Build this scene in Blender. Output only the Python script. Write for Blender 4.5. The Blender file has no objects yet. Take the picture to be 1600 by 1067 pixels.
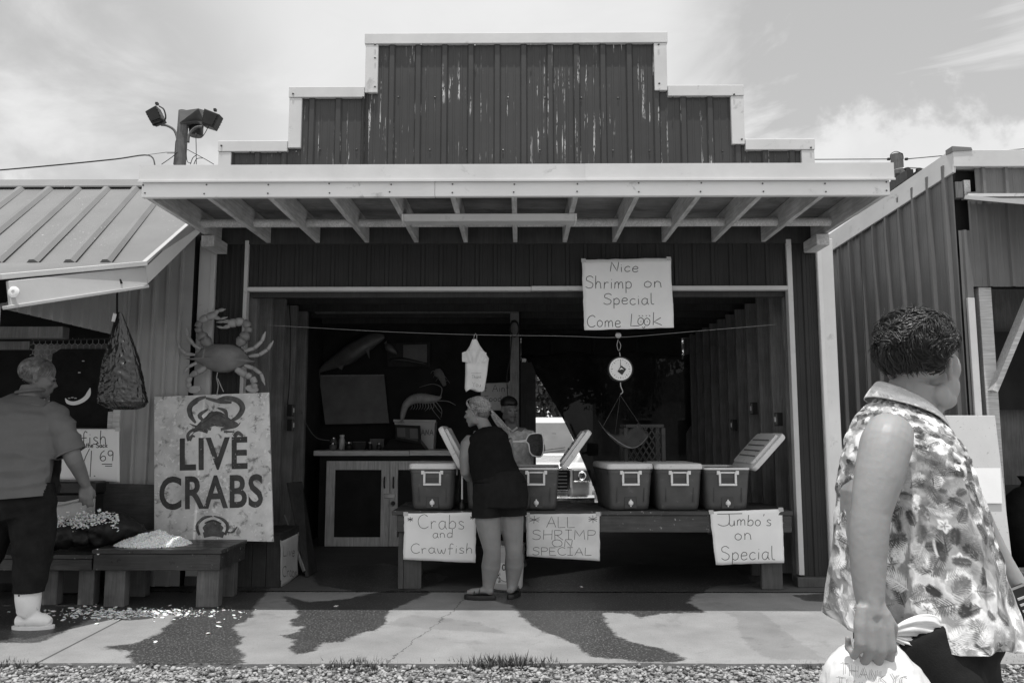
import bpy, bmesh, math, random
import numpy as np
from mathutils import Vector, Matrix, noise as mn
R = math.radians
random.seed(11); rng = np.random.RandomState(5)
scene = bpy.context.scene
COL = scene.collection

# ------------------------------------------------------------------ camera
FPX = 1230.0; EYE = 1.31
TH = math.atan(138.5 / FPX); PS = math.atan(12 * math.cos(TH) / FPX)
cd = bpy.data.cameras.new('camera'); cam = bpy.data.objects.new('camera', cd); COL.objects.link(cam)
cd.sensor_width = 36; cd.lens = 36 * FPX / 1600; cd.clip_start = 0.05; cd.clip_end = 3000
cam.location = (0, 0, EYE); cam.rotation_euler = (R(90) + TH, 0, PS)
scene.camera = cam

# ------------------------------------------------------------------ light
scene.view_settings.view_transform = 'Standard'; scene.view_settings.look = 'None'
scene.view_settings.exposure = 0.16; scene.view_settings.gamma = 1
SUN_FROM = Vector((-0.008, -0.185, 1)).normalized()
SUN_EL = math.asin(SUN_FROM.z); SUN_AZ = math.atan2(SUN_FROM.x, SUN_FROM.y)
sl = bpy.data.lights.new('sun', 'SUN'); sl.energy = 3.7; sl.angle = R(0.55); sl.color = (1, .99, .975)
sun = bpy.data.objects.new('sun', sl); COL.objects.link(sun)
sun.rotation_euler = SUN_FROM.to_track_quat('Z', 'Y').to_euler()
sun.location = (0, 0, 30)

class NT:
    def __init__(s, nt): s.nt = nt; s.n = nt.nodes; s.l = nt.links
    def __call__(s, t, out=0, **kw):
        nd = s.n.new(t); props = kw.pop('p', {})
        for k, v in props.items(): setattr(nd, k, v)
        for k, v in kw.items():
            key = k.replace('_', ' ') if not k.startswith('i') or not k[1:].isdigit() else int(k[1:])
            inp = nd.inputs[key]
            if isinstance(v, bpy.types.NodeSocket): s.l.new(v, inp)
            else: inp.default_value = v
        return nd.outputs[out] if out is not None else nd
    def math(s, op, a, b=0.0, c=0.0): return s('ShaderNodeMath', p={'operation': op}, i0=a, i1=b, i2=c)
    def ramp(s, fac, a, b, lo=0.0, hi=1.0):
        return s('ShaderNodeMapRange', Value=fac, From_Min=a, From_Max=b, To_Min=lo, To_Max=hi)
    def sramp(s, fac, a, b, lo=0.0, hi=1.0):
        return s('ShaderNodeMapRange', p={'interpolation_type': 'SMOOTHSTEP'}, Value=fac, From_Min=a, From_Max=b, To_Min=lo, To_Max=hi)
    def mix(s, f, a, b):
        nd = s.n.new('ShaderNodeMix'); nd.data_type = 'FLOAT'
        for i, v in ((0, f), (2, a), (3, b)):
            if isinstance(v, bpy.types.NodeSocket): s.l.new(v, nd.inputs[i])
            else: nd.inputs[i].default_value = v
        return nd.outputs[0]
    def noise(s, vec, scale, detail=3.0, rough=.55, dist=0.0):
        return s('ShaderNodeTexNoise', Vector=vec, Scale=scale, Detail=detail, Roughness=rough, Distortion=dist)
    def mapv(s, vec, sc=(1, 1, 1), loc=(0, 0, 0), rot=(0, 0, 0)):
        return s('ShaderNodeMapping', Vector=vec, Scale=sc, Location=loc, Rotation=rot)

world = bpy.data.worlds.new('World'); scene.world = world; world.use_nodes = True
w = NT(world.node_tree); w.n.clear()
sky = w('ShaderNodeTexSky', p={'sky_type': 'NISHITA', 'sun_disc': False, 'sun_elevation': SUN_EL, 'sun_rotation': SUN_AZ,
                               'air_density': 1.0, 'dust_density': 2.0})
skybw = w('ShaderNodeRGBToBW', Color=sky)
dirv = w('ShaderNodeTexCoord', out=0)
sep = w('ShaderNodeSeparateXYZ', out=None, Vector=dirv)
zz = w.math('MAXIMUM', sep.outputs[2], 0.06)
pv = w('ShaderNodeCombineXYZ', X=w.math('DIVIDE', sep.outputs[0], zz), Y=w.math('DIVIDE', sep.outputs[1], zz), Z=0.0)
def dirmask(v, a, b):          # soft round patch of sky around a direction
    d = w('ShaderNodeVectorMath', p={'operation': 'DOT_PRODUCT'}, out=1, i0=dirv, i1=tuple(Vector(v).normalized()))
    return w.sramp(d, a, b)
warp = w.noise(dirv, 2.2, 5, .6)
wisp = w.noise(w.mapv(dirv, (2.4, 1.9, 5.6), rot=(0.3, .55, 0)), 1.5, 8, .58, .7)
wisp2 = w.noise(w.mapv(dirv, (2.4, 2.0, 4), rot=(0.1, -.5, .4)), 1.5, 6, .5, .4)
puff = w.noise(dirv, 9.0, 10, .58, .15)
thin = w.sramp(w.math('ADD', wisp, w.math('MULTIPLY', warp, .45)), .52, .86)       # gaps in the high veil
gap = w.math('MULTIPLY', thin, w.math('ADD', .10, w.math('MULTIPLY', .9, w.math('MAXIMUM',
        w.math('MULTIPLY', dirmask((.60, .957, .43), .93, .982), 1.0), w.math('MULTIPLY', dirmask((-.68, .958, .40), .94, .988), .62)))))
low = w.math('SUBTRACT', .40, w.math('ABSOLUTE', w.math('SUBTRACT', sep.outputs[2], .25)))
cum = w.sramp(w.math('ADD', w.math('MULTIPLY', puff, .55), w.math('ADD', low, w.math('MULTIPLY', dirmask((.47, .97, .315), .984, .999), .22))), .735, .80)
cloudc = w.mix(wisp2, 7.0, 8.1)
veil = w.mix(w.math('MINIMUM', w.math('MULTIPLY', gap, 1.35), .9), cloudc, w.math('ADD', w.math('MULTIPLY', skybw, .9), 2.6))
tot = w.mix(w.math('MULTIPLY', cum, .75), veil, w.mix(puff, 7.0, 9.0))
glow = w.math('ADD', 1.0, w.math('MULTIPLY', .35, dirmask(tuple(SUN_FROM), .42, 1.0)))      # thin cloud glows around the sun
tot = w.math('MULTIPLY', tot, glow)
tot = w.math('MULTIPLY', tot, w.sramp(sep.outputs[2], -.05, .02, .35, 1.0))
comb = w('ShaderNodeCombineColor', Red=tot, Green=tot, Blue=tot)
bg = w('ShaderNodeBackground', Color=comb, Strength=0.1)
w('ShaderNodeOutputWorld', out=None, Surface=bg)

# ------------------------------------------------------------------ geometry helpers
def V(px, py, Y=None, X=None, Z=None):
    """point of the place seen at a pixel of the 1600 px photograph, at a known depth Y, side X or height Z"""
    u = (px - 800) / FPX; v = -(py - 533.5) / FPX
    y = math.cos(TH) - math.sin(TH) * v; z = math.sin(TH) + math.cos(TH) * v
    dx, dy = u * math.cos(PS) - y * math.sin(PS), u * math.sin(PS) + y * math.cos(PS)
    t = Y / dy if Y is not None else (X / dx if X is not None else (Z - EYE) / z)
    return Vector((dx * t, dy * t, EYE + z * t))

def smooth_pts(pts, n=6, closed=False):
    P = [Vector(p) for p in pts]
    if len(P) < 3: return P
    out = []; m = len(P); rngk = range(m if closed else m - 1)
    for i in rngk:
        if closed: p0, p1, p2, p3 = P[(i-1) % m], P[i], P[(i+1) % m], P[(i+2) % m]
        else: p0, p1, p2, p3 = P[max(i-1, 0)], P[i], P[i+1], P[min(i+2, m-1)]
        for k in range(n):
            t = k / n
            out.append(.5*((2*p1)+(-p0+p2)*t+(2*p0-5*p1+4*p2-p3)*t*t+(-p0+3*p1-3*p2+p3)*t**3))
    if not closed: out.append(P[-1])
    return out

class MB:
    def __init__(s): s.v = []; s.f = []
    def add(s, vs, fs, M=None):
        n = len(s.v)
        s.v += [tuple(M @ Vector(v)) for v in vs] if M is not None else [tuple(v) for v in vs]
        s.f += [tuple(i + n for i in f) for f in fs]
        return s
    def box(s, a, b, M=None):
        (x0, y0, z0), (x1, y1, z1) = a, b
        x0, x1 = min(x0, x1), max(x0, x1); y0, y1 = min(y0, y1), max(y0, y1); z0, z1 = min(z0, z1), max(z0, z1)
        return s.add([(x0,y0,z0),(x1,y0,z0),(x1,y1,z0),(x0,y1,z0),(x0,y0,z1),(x1,y0,z1),(x1,y1,z1),(x0,y1,z1)],
                     [(0,3,2,1),(4,5,6,7),(0,1,5,4),(1,2,6,5),(2,3,7,6),(3,0,4,7)], M)
    def cbox(s, c, d, M=None):
        return s.box([c[i]-d[i]/2 for i in range(3)], [c[i]+d[i]/2 for i in range(3)], M)
    def bar(s, p, q, w_, h_, up=(0, 0, 1)):
        p, q = Vector(p), Vector(q); d = q - p; L = d.length; d.normalize()
        up = Vector(up)
        if abs(d.dot(up)) > .98: up = Vector((0, 1, 0))
        sx = d.cross(up).normalized(); uz = sx.cross(d)
        M = Matrix(((sx.x, d.x, uz.x, p.x), (sx.y, d.y, uz.y, p.y), (sx.z, d.z, uz.z, p.z), (0, 0, 0, 1)))
        return s.box((-w_/2, 0, -h_/2), (w_/2, L, h_/2), M)
    def tube(s, pts, r, seg=8, cap=True, flat=1.0, up=None, closed=False):
        P = [Vector(p) for p in pts]; n = len(P)
        rr = [r]*n if isinstance(r, (int, float)) else list(r)
        if len(rr) != n:
            rr = list(np.interp(np.linspace(0, 1, n), np.linspace(0, 1, len(rr)), rr))
        T = []
        for i in range(n):
            if closed: d = P[(i+1) % n] - P[i-1]
            else: d = P[min(i+1, n-1)] - P[max(i-1, 0)]
            T.append(d.normalized() if d.length > 1e-9 else Vector((0, 0, 1)))
        a = Vector(up) if up is not None else (Vector((0, 0, 1)) if abs(T[0].z) < .9 else Vector((1, 0, 0)))
        rings = []
        for i in range(n):
            a = (a - T[i]*a.dot(T[i]))
            a = a.normalized() if a.length > 1e-6 else Vector((1, 0, 0))
            b = T[i].cross(a)
            rings.append([P[i] + a*(rr[i]*flat*math.sin(2*math.pi*k/seg)) + b*(rr[i]*math.cos(2*math.pi*k/seg)) for k in range(seg)])
        return s.loft(rings, cap and not closed, loop=closed)
    def loft(s, rings, cap=True, loop=False, open_ring=False):
        m = len(rings[0]); n = len(rings); vs = [p for r_ in rings for p in r_]; fs = []
        for i in range(n if loop else n-1):
            j = (i+1) % n
            for k in range(m-1 if open_ring else m):
                k2 = (k+1) % m
                fs.append((i*m+k, i*m+k2, j*m+k2, j*m+k))
        if cap and not open_ring:
            fs.append(tuple(range(m-1, -1, -1))); fs.append(tuple((n-1)*m+k for k in range(m)))
        return s.add(vs, fs)
    def lathe(s, prof, c=(0, 0, 0), seg=20, M=None, cap=True):
        c = Vector(c); rings = []
        for r_, z in prof:
            ring = [Vector((r_*math.cos(2*math.pi*k/seg), r_*math.sin(2*math.pi*k/seg), z)) for k in range(seg)]
            if M is not None: ring = [M @ p for p in ring]
            rings.append([p + c for p in ring])
        return s.loft(rings, cap)
    def prism(s, poly, t):
        P = [Vector(p) for p in poly]; t = Vector(t); n = len(P)
        fs = [tuple(range(n)), tuple(range(2*n-1, n-1, -1))]
        for i in range(n): j = (i+1) % n; fs.append((i, i+n, j+n, j))
        return s.add(P + [p + t for p in P], fs)
    def ell(s, c, r, M=None, seg=14, rings=9):
        c = Vector(c); rg = []
        for i in range(rings+1):
            a = math.pi*(i+.02)/(rings+.04) - math.pi/2
            ring = [Vector((r[0]*math.cos(a)*math.cos(2*math.pi*k/seg), r[1]*math.cos(a)*math.sin(2*math.pi*k/seg), r[2]*math.sin(a))) for k in range(seg)]
            if M is not None: ring = [M @ p for p in ring]
            rg.append([p + c for p in ring])
        return s.loft(rg)
    def grid(s, fn, nu, nv, closed_u=False):
        vs = [fn(i/(nu if closed_u else nu-1), j/(nv-1)) for j in range(nv) for i in range(nu)]
        fs = [(j*nu+i, j*nu+(i+1) % nu, (j+1)*nu+(i+1) % nu, (j+1)*nu+i) for j in range(nv-1) for i in range(nu if closed_u else nu-1)]
        return s.add(vs, fs)
    def ribbon(s, pts, w_, nrm):
        P = [Vector(p) for p in pts]; nrm = Vector(nrm); L = []; n = len(P)
        ww = [w_]*n if isinstance(w_, (int, float)) else w_
        for i in range(n):
            d = P[min(i+1, n-1)] - P[max(i-1, 0)]
            sd = d.cross(nrm); sd = sd.normalized() if sd.length > 1e-9 else Vector((1, 0, 0))
            L += [P[i] - sd*ww[i]/2, P[i] + sd*ww[i]/2]
        return s.add(L, [(2*i, 2*i+1, 2*i+3, 2*i+2) for i in range(n-1)])
    def mesh(s, name):
        me = bpy.data.meshes.new(name); me.from_pydata(s.v, [], s.f)
        bm = bmesh.new(); bm.from_mesh(me); bmesh.ops.recalc_face_normals(bm, faces=bm.faces); bm.to_mesh(me); bm.free()
        return me

ROOTS = {}
def root_of(o):
    while o.parent: o = o.parent
    return o
def tag(o, label=None, cat=None, group=None, kind=None):
    if label: o['label'] = label
    if cat: o['category'] = cat
    if group: o['group'] = group
    if kind: o['kind'] = kind
    return o
def thing(name, label, cat, loc=(0, 0, 0), rz=0.0, group=None, kind=None):
    o = bpy.data.objects.new(name, None); COL.objects.link(o); o.empty_display_size = .2
    o.location = loc; o.rotation_euler = (0, 0, rz)
    ROOTS[o.name] = (Matrix.Translation(Vector(loc)) @ Matrix.Rotation(rz, 4, 'Z')).inverted()
    return tag(o, label, cat, group, kind)
def part(name, mb, mat, parent=None, bev=0.0, smooth=None, local=False, seg=1, label=None, kind=None):
    me = mb.mesh(name) if isinstance(mb, MB) else mb
    if parent is not None and not local:
        r_ = root_of(parent)
        if r_.name in ROOTS: me.transform(ROOTS[r_.name])
    if mat is not None and not me.materials: me.materials.append(mat)
    if smooth is not None:
        me.polygons.foreach_set('use_smooth', [True]*len(me.polygons))
        if smooth < 180: me.set_sharp_from_angle(angle=R(smooth))
    o = bpy.data.objects.new(name, me); COL.objects.link(o); o.parent = parent
    if bev:
        m = o.modifiers.new('bevel', 'BEVEL'); m.width = bev; m.segments = seg; m.limit_method = 'ANGLE'; m.angle_limit = R(40)
    return tag(o, label=label, kind=kind)
def copy_tree(o, parent=None):
    c = o.copy(); COL.objects.link(c); c.parent = parent
    for ch in [x for x in o.children]: copy_tree(ch, c)
    if parent is None and o.name in ROOTS: ROOTS[c.name] = ROOTS[o.name]
    return c

# ------------------------------------------------------------------ materials (all greys: the photograph is black and white)
def mat(name, c, rough=.6, var=.2, scale=5.0, bump=.15, bscale=60.0, metal=0.0, spec=.4, grain=None, dirt=0.0, dirtc=.03,
        dscale=9.0, chips=0.0, chipc=.6, streak=0.0, streakc=.5, coat=0.0, alpha=None, trans=0.0, sss=0.0):
    m = bpy.data.materials.new(name); m.use_nodes = True
    t = NT(m.node_tree); t.n.clear()
    tc = t('ShaderNodeTexCoord', out=3)
    rnd = t('ShaderNodeObjectInfo', out=5)
    off = t('ShaderNodeCombineXYZ', X=t.math('MULTIPLY', rnd, 13.0), Y=t.math('MULTIPLY', rnd, 7.0), Z=t.math('MULTIPLY', rnd, 5.0))
    co = t('ShaderNodeVectorMath', p={'operation': 'ADD'}, i0=tc, i1=off)
    n1 = t.noise(co, scale, 5, .6)
    base = t.ramp(n1, .3, .7, c*(1-var), c*(1+var))
    h = t.noise(co, bscale, 4, .6)
    if grain is not None:
        sc = [1, 1, 1]; sc[grain] = .06
        g = t.noise(t.mapv(co, [x*1.0 for x in sc]), 70.0, 4, .6, .6)
        base = t.math('MULTIPLY', base, t.ramp(g, .3, .7, .72, 1.22)); h = g
    if dirt:
        d = t.noise(co, dscale, 8, .68, .4)
        base = t.mix(t.sramp(d, .62-dirt*.3, .72-dirt*.2), base, dirtc)
    if streak:
        sv = t.noise(t.mapv(co, (1, 1, .035)), 42.0, 4, .6); sv2 = t.noise(co, 3.0, 3, .5); sv3 = t.noise(t.mapv(co, (1, 1, .25)), 120.0, 2, .5)
        msk = t.math('MULTIPLY', t.sramp(sv, .66-.06*streak, .70-.06*streak), t.math('MULTIPLY', t.sramp(sv2, .45, .6), t.sramp(sv3, .42, .5)))
        base = t.mix(msk, base, streakc)
    if chips:
        ch = t.noise(co, 26.0, 6, .7, .2); ch2 = t.noise(co, 3.1, 2, .5)
        base = t.mix(t.sramp(t.math('ADD', ch, t.math('MULTIPLY', ch2, .25)), .84-.10*chips, .86-.10*chips), base, chipc)
    colr = t('ShaderNodeCombineColor', Red=base, Green=base, Blue=base)
    b = t('ShaderNodeBsdfPrincipled', out=None, Base_Color=colr, Metallic=metal)
    b.inputs['Specular IOR Level'].default_value = spec
    rn = t.ramp(t.noise(co, scale*2.3, 4, .6), .3, .7, max(rough-.1, .03), min(rough+.1, 1))
    t.l.new(rn, b.inputs['Roughness'])
    if coat: b.inputs['Coat Weight'].default_value = coat; b.inputs['Coat Roughness'].default_value = .08
    if trans: b.inputs['Transmission Weight'].default_value = trans
    if sss: b.inputs['Subsurface Weight'].default_value = sss; b.inputs['Subsurface Scale'].default_value = .02
    if bump:
        bp = t('ShaderNodeBump', Strength=bump, Distance=.004, Height=h); t.l.new(bp, b.inputs['Normal'])
    sh = b.outputs[0]
    if alpha is not None:
        tr = t('ShaderNodeBsdfTransparent'); mx = t('ShaderNodeMixShader', out=0, i0=alpha, i1=tr, i2=sh); sh = mx
    t('ShaderNodeOutputMaterial', out=None, Surface=sh)
    return m

K = {}
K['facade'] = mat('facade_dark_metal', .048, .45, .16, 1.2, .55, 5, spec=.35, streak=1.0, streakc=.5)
K['facade_shaded'] = mat('facade_metal_shaded', .026, .55, .15, 2, .05, 20, spec=.3)  # same metal as the facade, colour lowered for the shade under the awning
K['cratep'] = mat('dark_crate_plastic', .04, .6, .2, 6, .05, 60)
K['whitetrim'] = mat('white_trim_metal', .58, .45, .09, 2.2, .3, 6, dirt=.10, dirtc=.42, dscale=6)
K['fascia_wood'] = mat('white_painted_board', .72, .55, .05, 2.0, .10, 50, dirt=.06, dirtc=.4, dscale=5)
K['cream_wood'] = mat('cream_painted_board', .52, .6, .1, 3, .15, 50, grain=0)
K['raftwood'] = mat('rafter_wood', .54, .7, .22, 4, .2, 50, grain=1)
K['ply'] = mat('plywood_deck', .22, .75, .3, 3, .2, 50, grain=0, dirt=.35, dirtc=.14, dscale=4)
K['studwood'] = mat('stud_wood', .20, .75, .25, 3, .2, 50, grain=2)
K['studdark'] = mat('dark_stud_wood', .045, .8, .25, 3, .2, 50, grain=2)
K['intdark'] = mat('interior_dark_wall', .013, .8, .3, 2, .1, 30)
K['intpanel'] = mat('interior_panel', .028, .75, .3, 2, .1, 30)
K['screw'] = mat('screw_metal', .06, .4, .2, 9, 0, metal=.6)
K['gal'] = mat('galvanised_roof', .17, .5, .14, 1.2, .4, 5, metal=.0, spec=.3, streak=.25, streakc=.4)
K['cream_flat'] = mat('cream_painted_fascia', .46, .6, .10, 2.5, .1, 60)
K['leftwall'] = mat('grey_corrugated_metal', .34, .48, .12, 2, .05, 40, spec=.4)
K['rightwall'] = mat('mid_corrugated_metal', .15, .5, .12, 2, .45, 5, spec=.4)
K['tablewood'] = mat('painted_table_wood', .055, .5, .3, 6, .35, 40, grain=0, chips=.55, chipc=.42)
K['tableleg'] = mat('painted_table_leg', .075, .6, .25, 6, .3, 40, grain=2, chips=.15, chipc=.35)
K['benchwood'] = mat('wet_bench_wood', .045, .35, .35, 5, .35, 40, grain=0, chips=.5, chipc=.4)
K['benchleg'] = mat('bench_leg_wood', .12, .7, .3, 5, .3, 40, grain=2)
K['cooler'] = mat('cooler_plastic', .075, .42, .18, 7, .06, 150, spec=.5, dirt=.10, dirtc=.13, dscale=14)
K['coolerpanel'] = mat('cooler_recess', .055, .45, .1, 5, .03, 80)
K['lid'] = mat('cooler_lid_plastic', .66, .42, .07, 8, .05, 90, dirt=.12, dirtc=.4, dscale=20)
K['white'] = mat('white_plastic', .78, .4, .05, 8, .03, 60)
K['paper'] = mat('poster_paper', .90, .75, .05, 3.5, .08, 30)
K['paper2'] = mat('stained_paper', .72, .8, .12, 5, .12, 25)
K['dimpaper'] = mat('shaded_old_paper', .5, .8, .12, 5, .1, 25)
K['tape'] = mat('sticky_tape', .5, .3, .1, 8, .05, 60)
K['ink'] = mat('black_marker', .018, .5, .1, 8, 0)
K['board'] = mat('live_crabs_board', .60, .6, .34, 3.2, .15, 40, dirt=.30, dirtc=.20, dscale=11, chips=1.2, chipc=.74)
K['boardink'] = mat('board_lettering', .045, .5, .4, 12, .05, 60, chips=.75, chipc=.45)
K['boardmid'] = mat('board_grey_paint', .09, .55, .45, 22, .05, 60, chips=.4, chipc=.4)
K['crab'] = mat('crab_shell_paint', .17, .4, .22, 7, .1, 50, spec=.5)
K['crablight'] = mat('crab_leg_paint', .30, .4, .25, 9, .1, 50, spec=.5)
K['black'] = mat('black_paint', .016, .45, .2, 6, .05, 50)
K['blackmat'] = mat('black_cloth', .012, .85, .3, 12, .2, 120, spec=.15)
K['steel'] = mat('dull_steel', .35, .35, .2, 8, .05, 60, metal=.8)
K['chrome'] = mat('bright_steel', .7, .18, .1, 8, 0, metal=1)
K['skin'] = mat('skin', .21, .5, .10, 9, .12, 160, spec=.35, sss=.08)
K['skin_light'] = mat('skin_light', .27, .5, .07, 12, .12, 140, spec=.35, sss=.08)
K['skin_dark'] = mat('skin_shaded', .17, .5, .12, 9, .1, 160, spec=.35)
K['hair_dark'] = mat('dark_hair', .018, .38, .5, 30, .3, 200, spec=.5)
K['hair_blond'] = mat('blonde_hair', .30, .42, .6, 90, .4, 260, spec=.5)
K['hair_root'] = mat('dark_blonde_hair', .12, .45, .4, 60, .3, 260, spec=.4)
K['net'] = mat('grey_net', .10, .7, .4, 60, .5, 120)
K['hair_grey'] = mat('grey_hair', .24, .5, .55, 26, .4, 260, spec=.4)
K['polo'] = mat('grey_cotton_shirt', .14, .85, .08, 5, .3, 220, spec=.15)
K['plaid'] = mat('light_checked_shirt', .55, .85, .3, 26, .3, 220, spec=.15)
K['tank'] = mat('black_knit_top', .009, .9, .2, 12, .3, 240, spec=.1)
K['shorts'] = mat('black_shorts', .014, .9, .2, 12, .3, 240, spec=.1)
K['denim'] = mat('dark_trousers', .014, .85, .3, 12, .3, 240, spec=.15)
K['rubber'] = mat('white_rubber_boot', .86, .5, .08, 8, .05, 60, dirt=.15, dirtc=.4)
K['ice'] = mat('crushed_ice', .96, .3, .03, 30, .1, 90, spec=.6, sss=.1)
K['bagplastic'] = mat('thin_white_plastic', .68, .35, .10, 9, .4, 22, spec=.5)
K['bucket'] = mat('bucket_plastic', .62, .45, .06, 6, .03, 60, dirt=.1, dirtc=.35)
K['trash'] = mat('shiny_black_mesh', .006, .17, .3, 10, .5, 60, spec=.8)
K['mesh_sack'] = mat('black_mesh_sack', .010, .5, .3, 14, .8, 90, spec=.45)
K['rope'] = mat('pale_cord', .35, .8, .2, 30, .2, 200)
K['pole'] = mat('weathered_pole', .13, .8, .25, 6, .3, 50, grain=2)
K['glass'] = mat('vehicle_glass', .10, .1, .2, 2, 0, spec=.8)
K['truckpaint'] = mat('white_vehicle_paint', .55, .25, .03, 3, 0, spec=.6, coat=.6)
K['tarp'] = mat('black_shade_cloth', .010, .6, .4, 6, .5, 20, spec=.3, alpha=.985)
K['gravel'] = mat('gravel_stone', .22, .8, .35, 16, .2, 120)
K['stone2'] = mat('pale_gravel_stone', .35, .8, .3, 16, .2, 120)
K['stone3'] = mat('dark_gravel_stone', .09, .8, .3, 16, .2, 120)
K['grass'] = mat('dry_grass', .06, .7, .5, 30, 0)
K['leaf'] = mat('tree_leaves', .055, .6, .5, 3, 0)
K['bark'] = mat('tree_bark', .09, .9, .3, 8, .4, 30, grain=2)
K['cabinet'] = mat('white_cabinet_frame', .60, .6, .12, 5, .15, 50, grain=2)
K['counter'] = mat('counter_edge', .62, .6, .12, 5, .1, 50, grain=0)
K['rust'] = mat('aged_dark_wood', .03, .8, .4, 4, .3, 40, grain=2)
K['plywall'] = mat('dark_plywood', .045, .65, .4, 5, .25, 40, grain=0)
K['paintpanel'] = mat('white_painted_panel', .60, .6, .06, 3, .08, 50, chips=0, dirt=.03, dirtc=.08, dscale=40)
K['fishmodel'] = mat('fish_model_paint', .10, .4, .35, 8, .05, 50, spec=.5)
K['shrimpmodel'] = mat('shrimp_model_paint', .28, .5, .25, 14, .1, 70)
K['dashboard'] = mat('grey_plastic', .14, .6, .2, 6, .05, 60)

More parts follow.
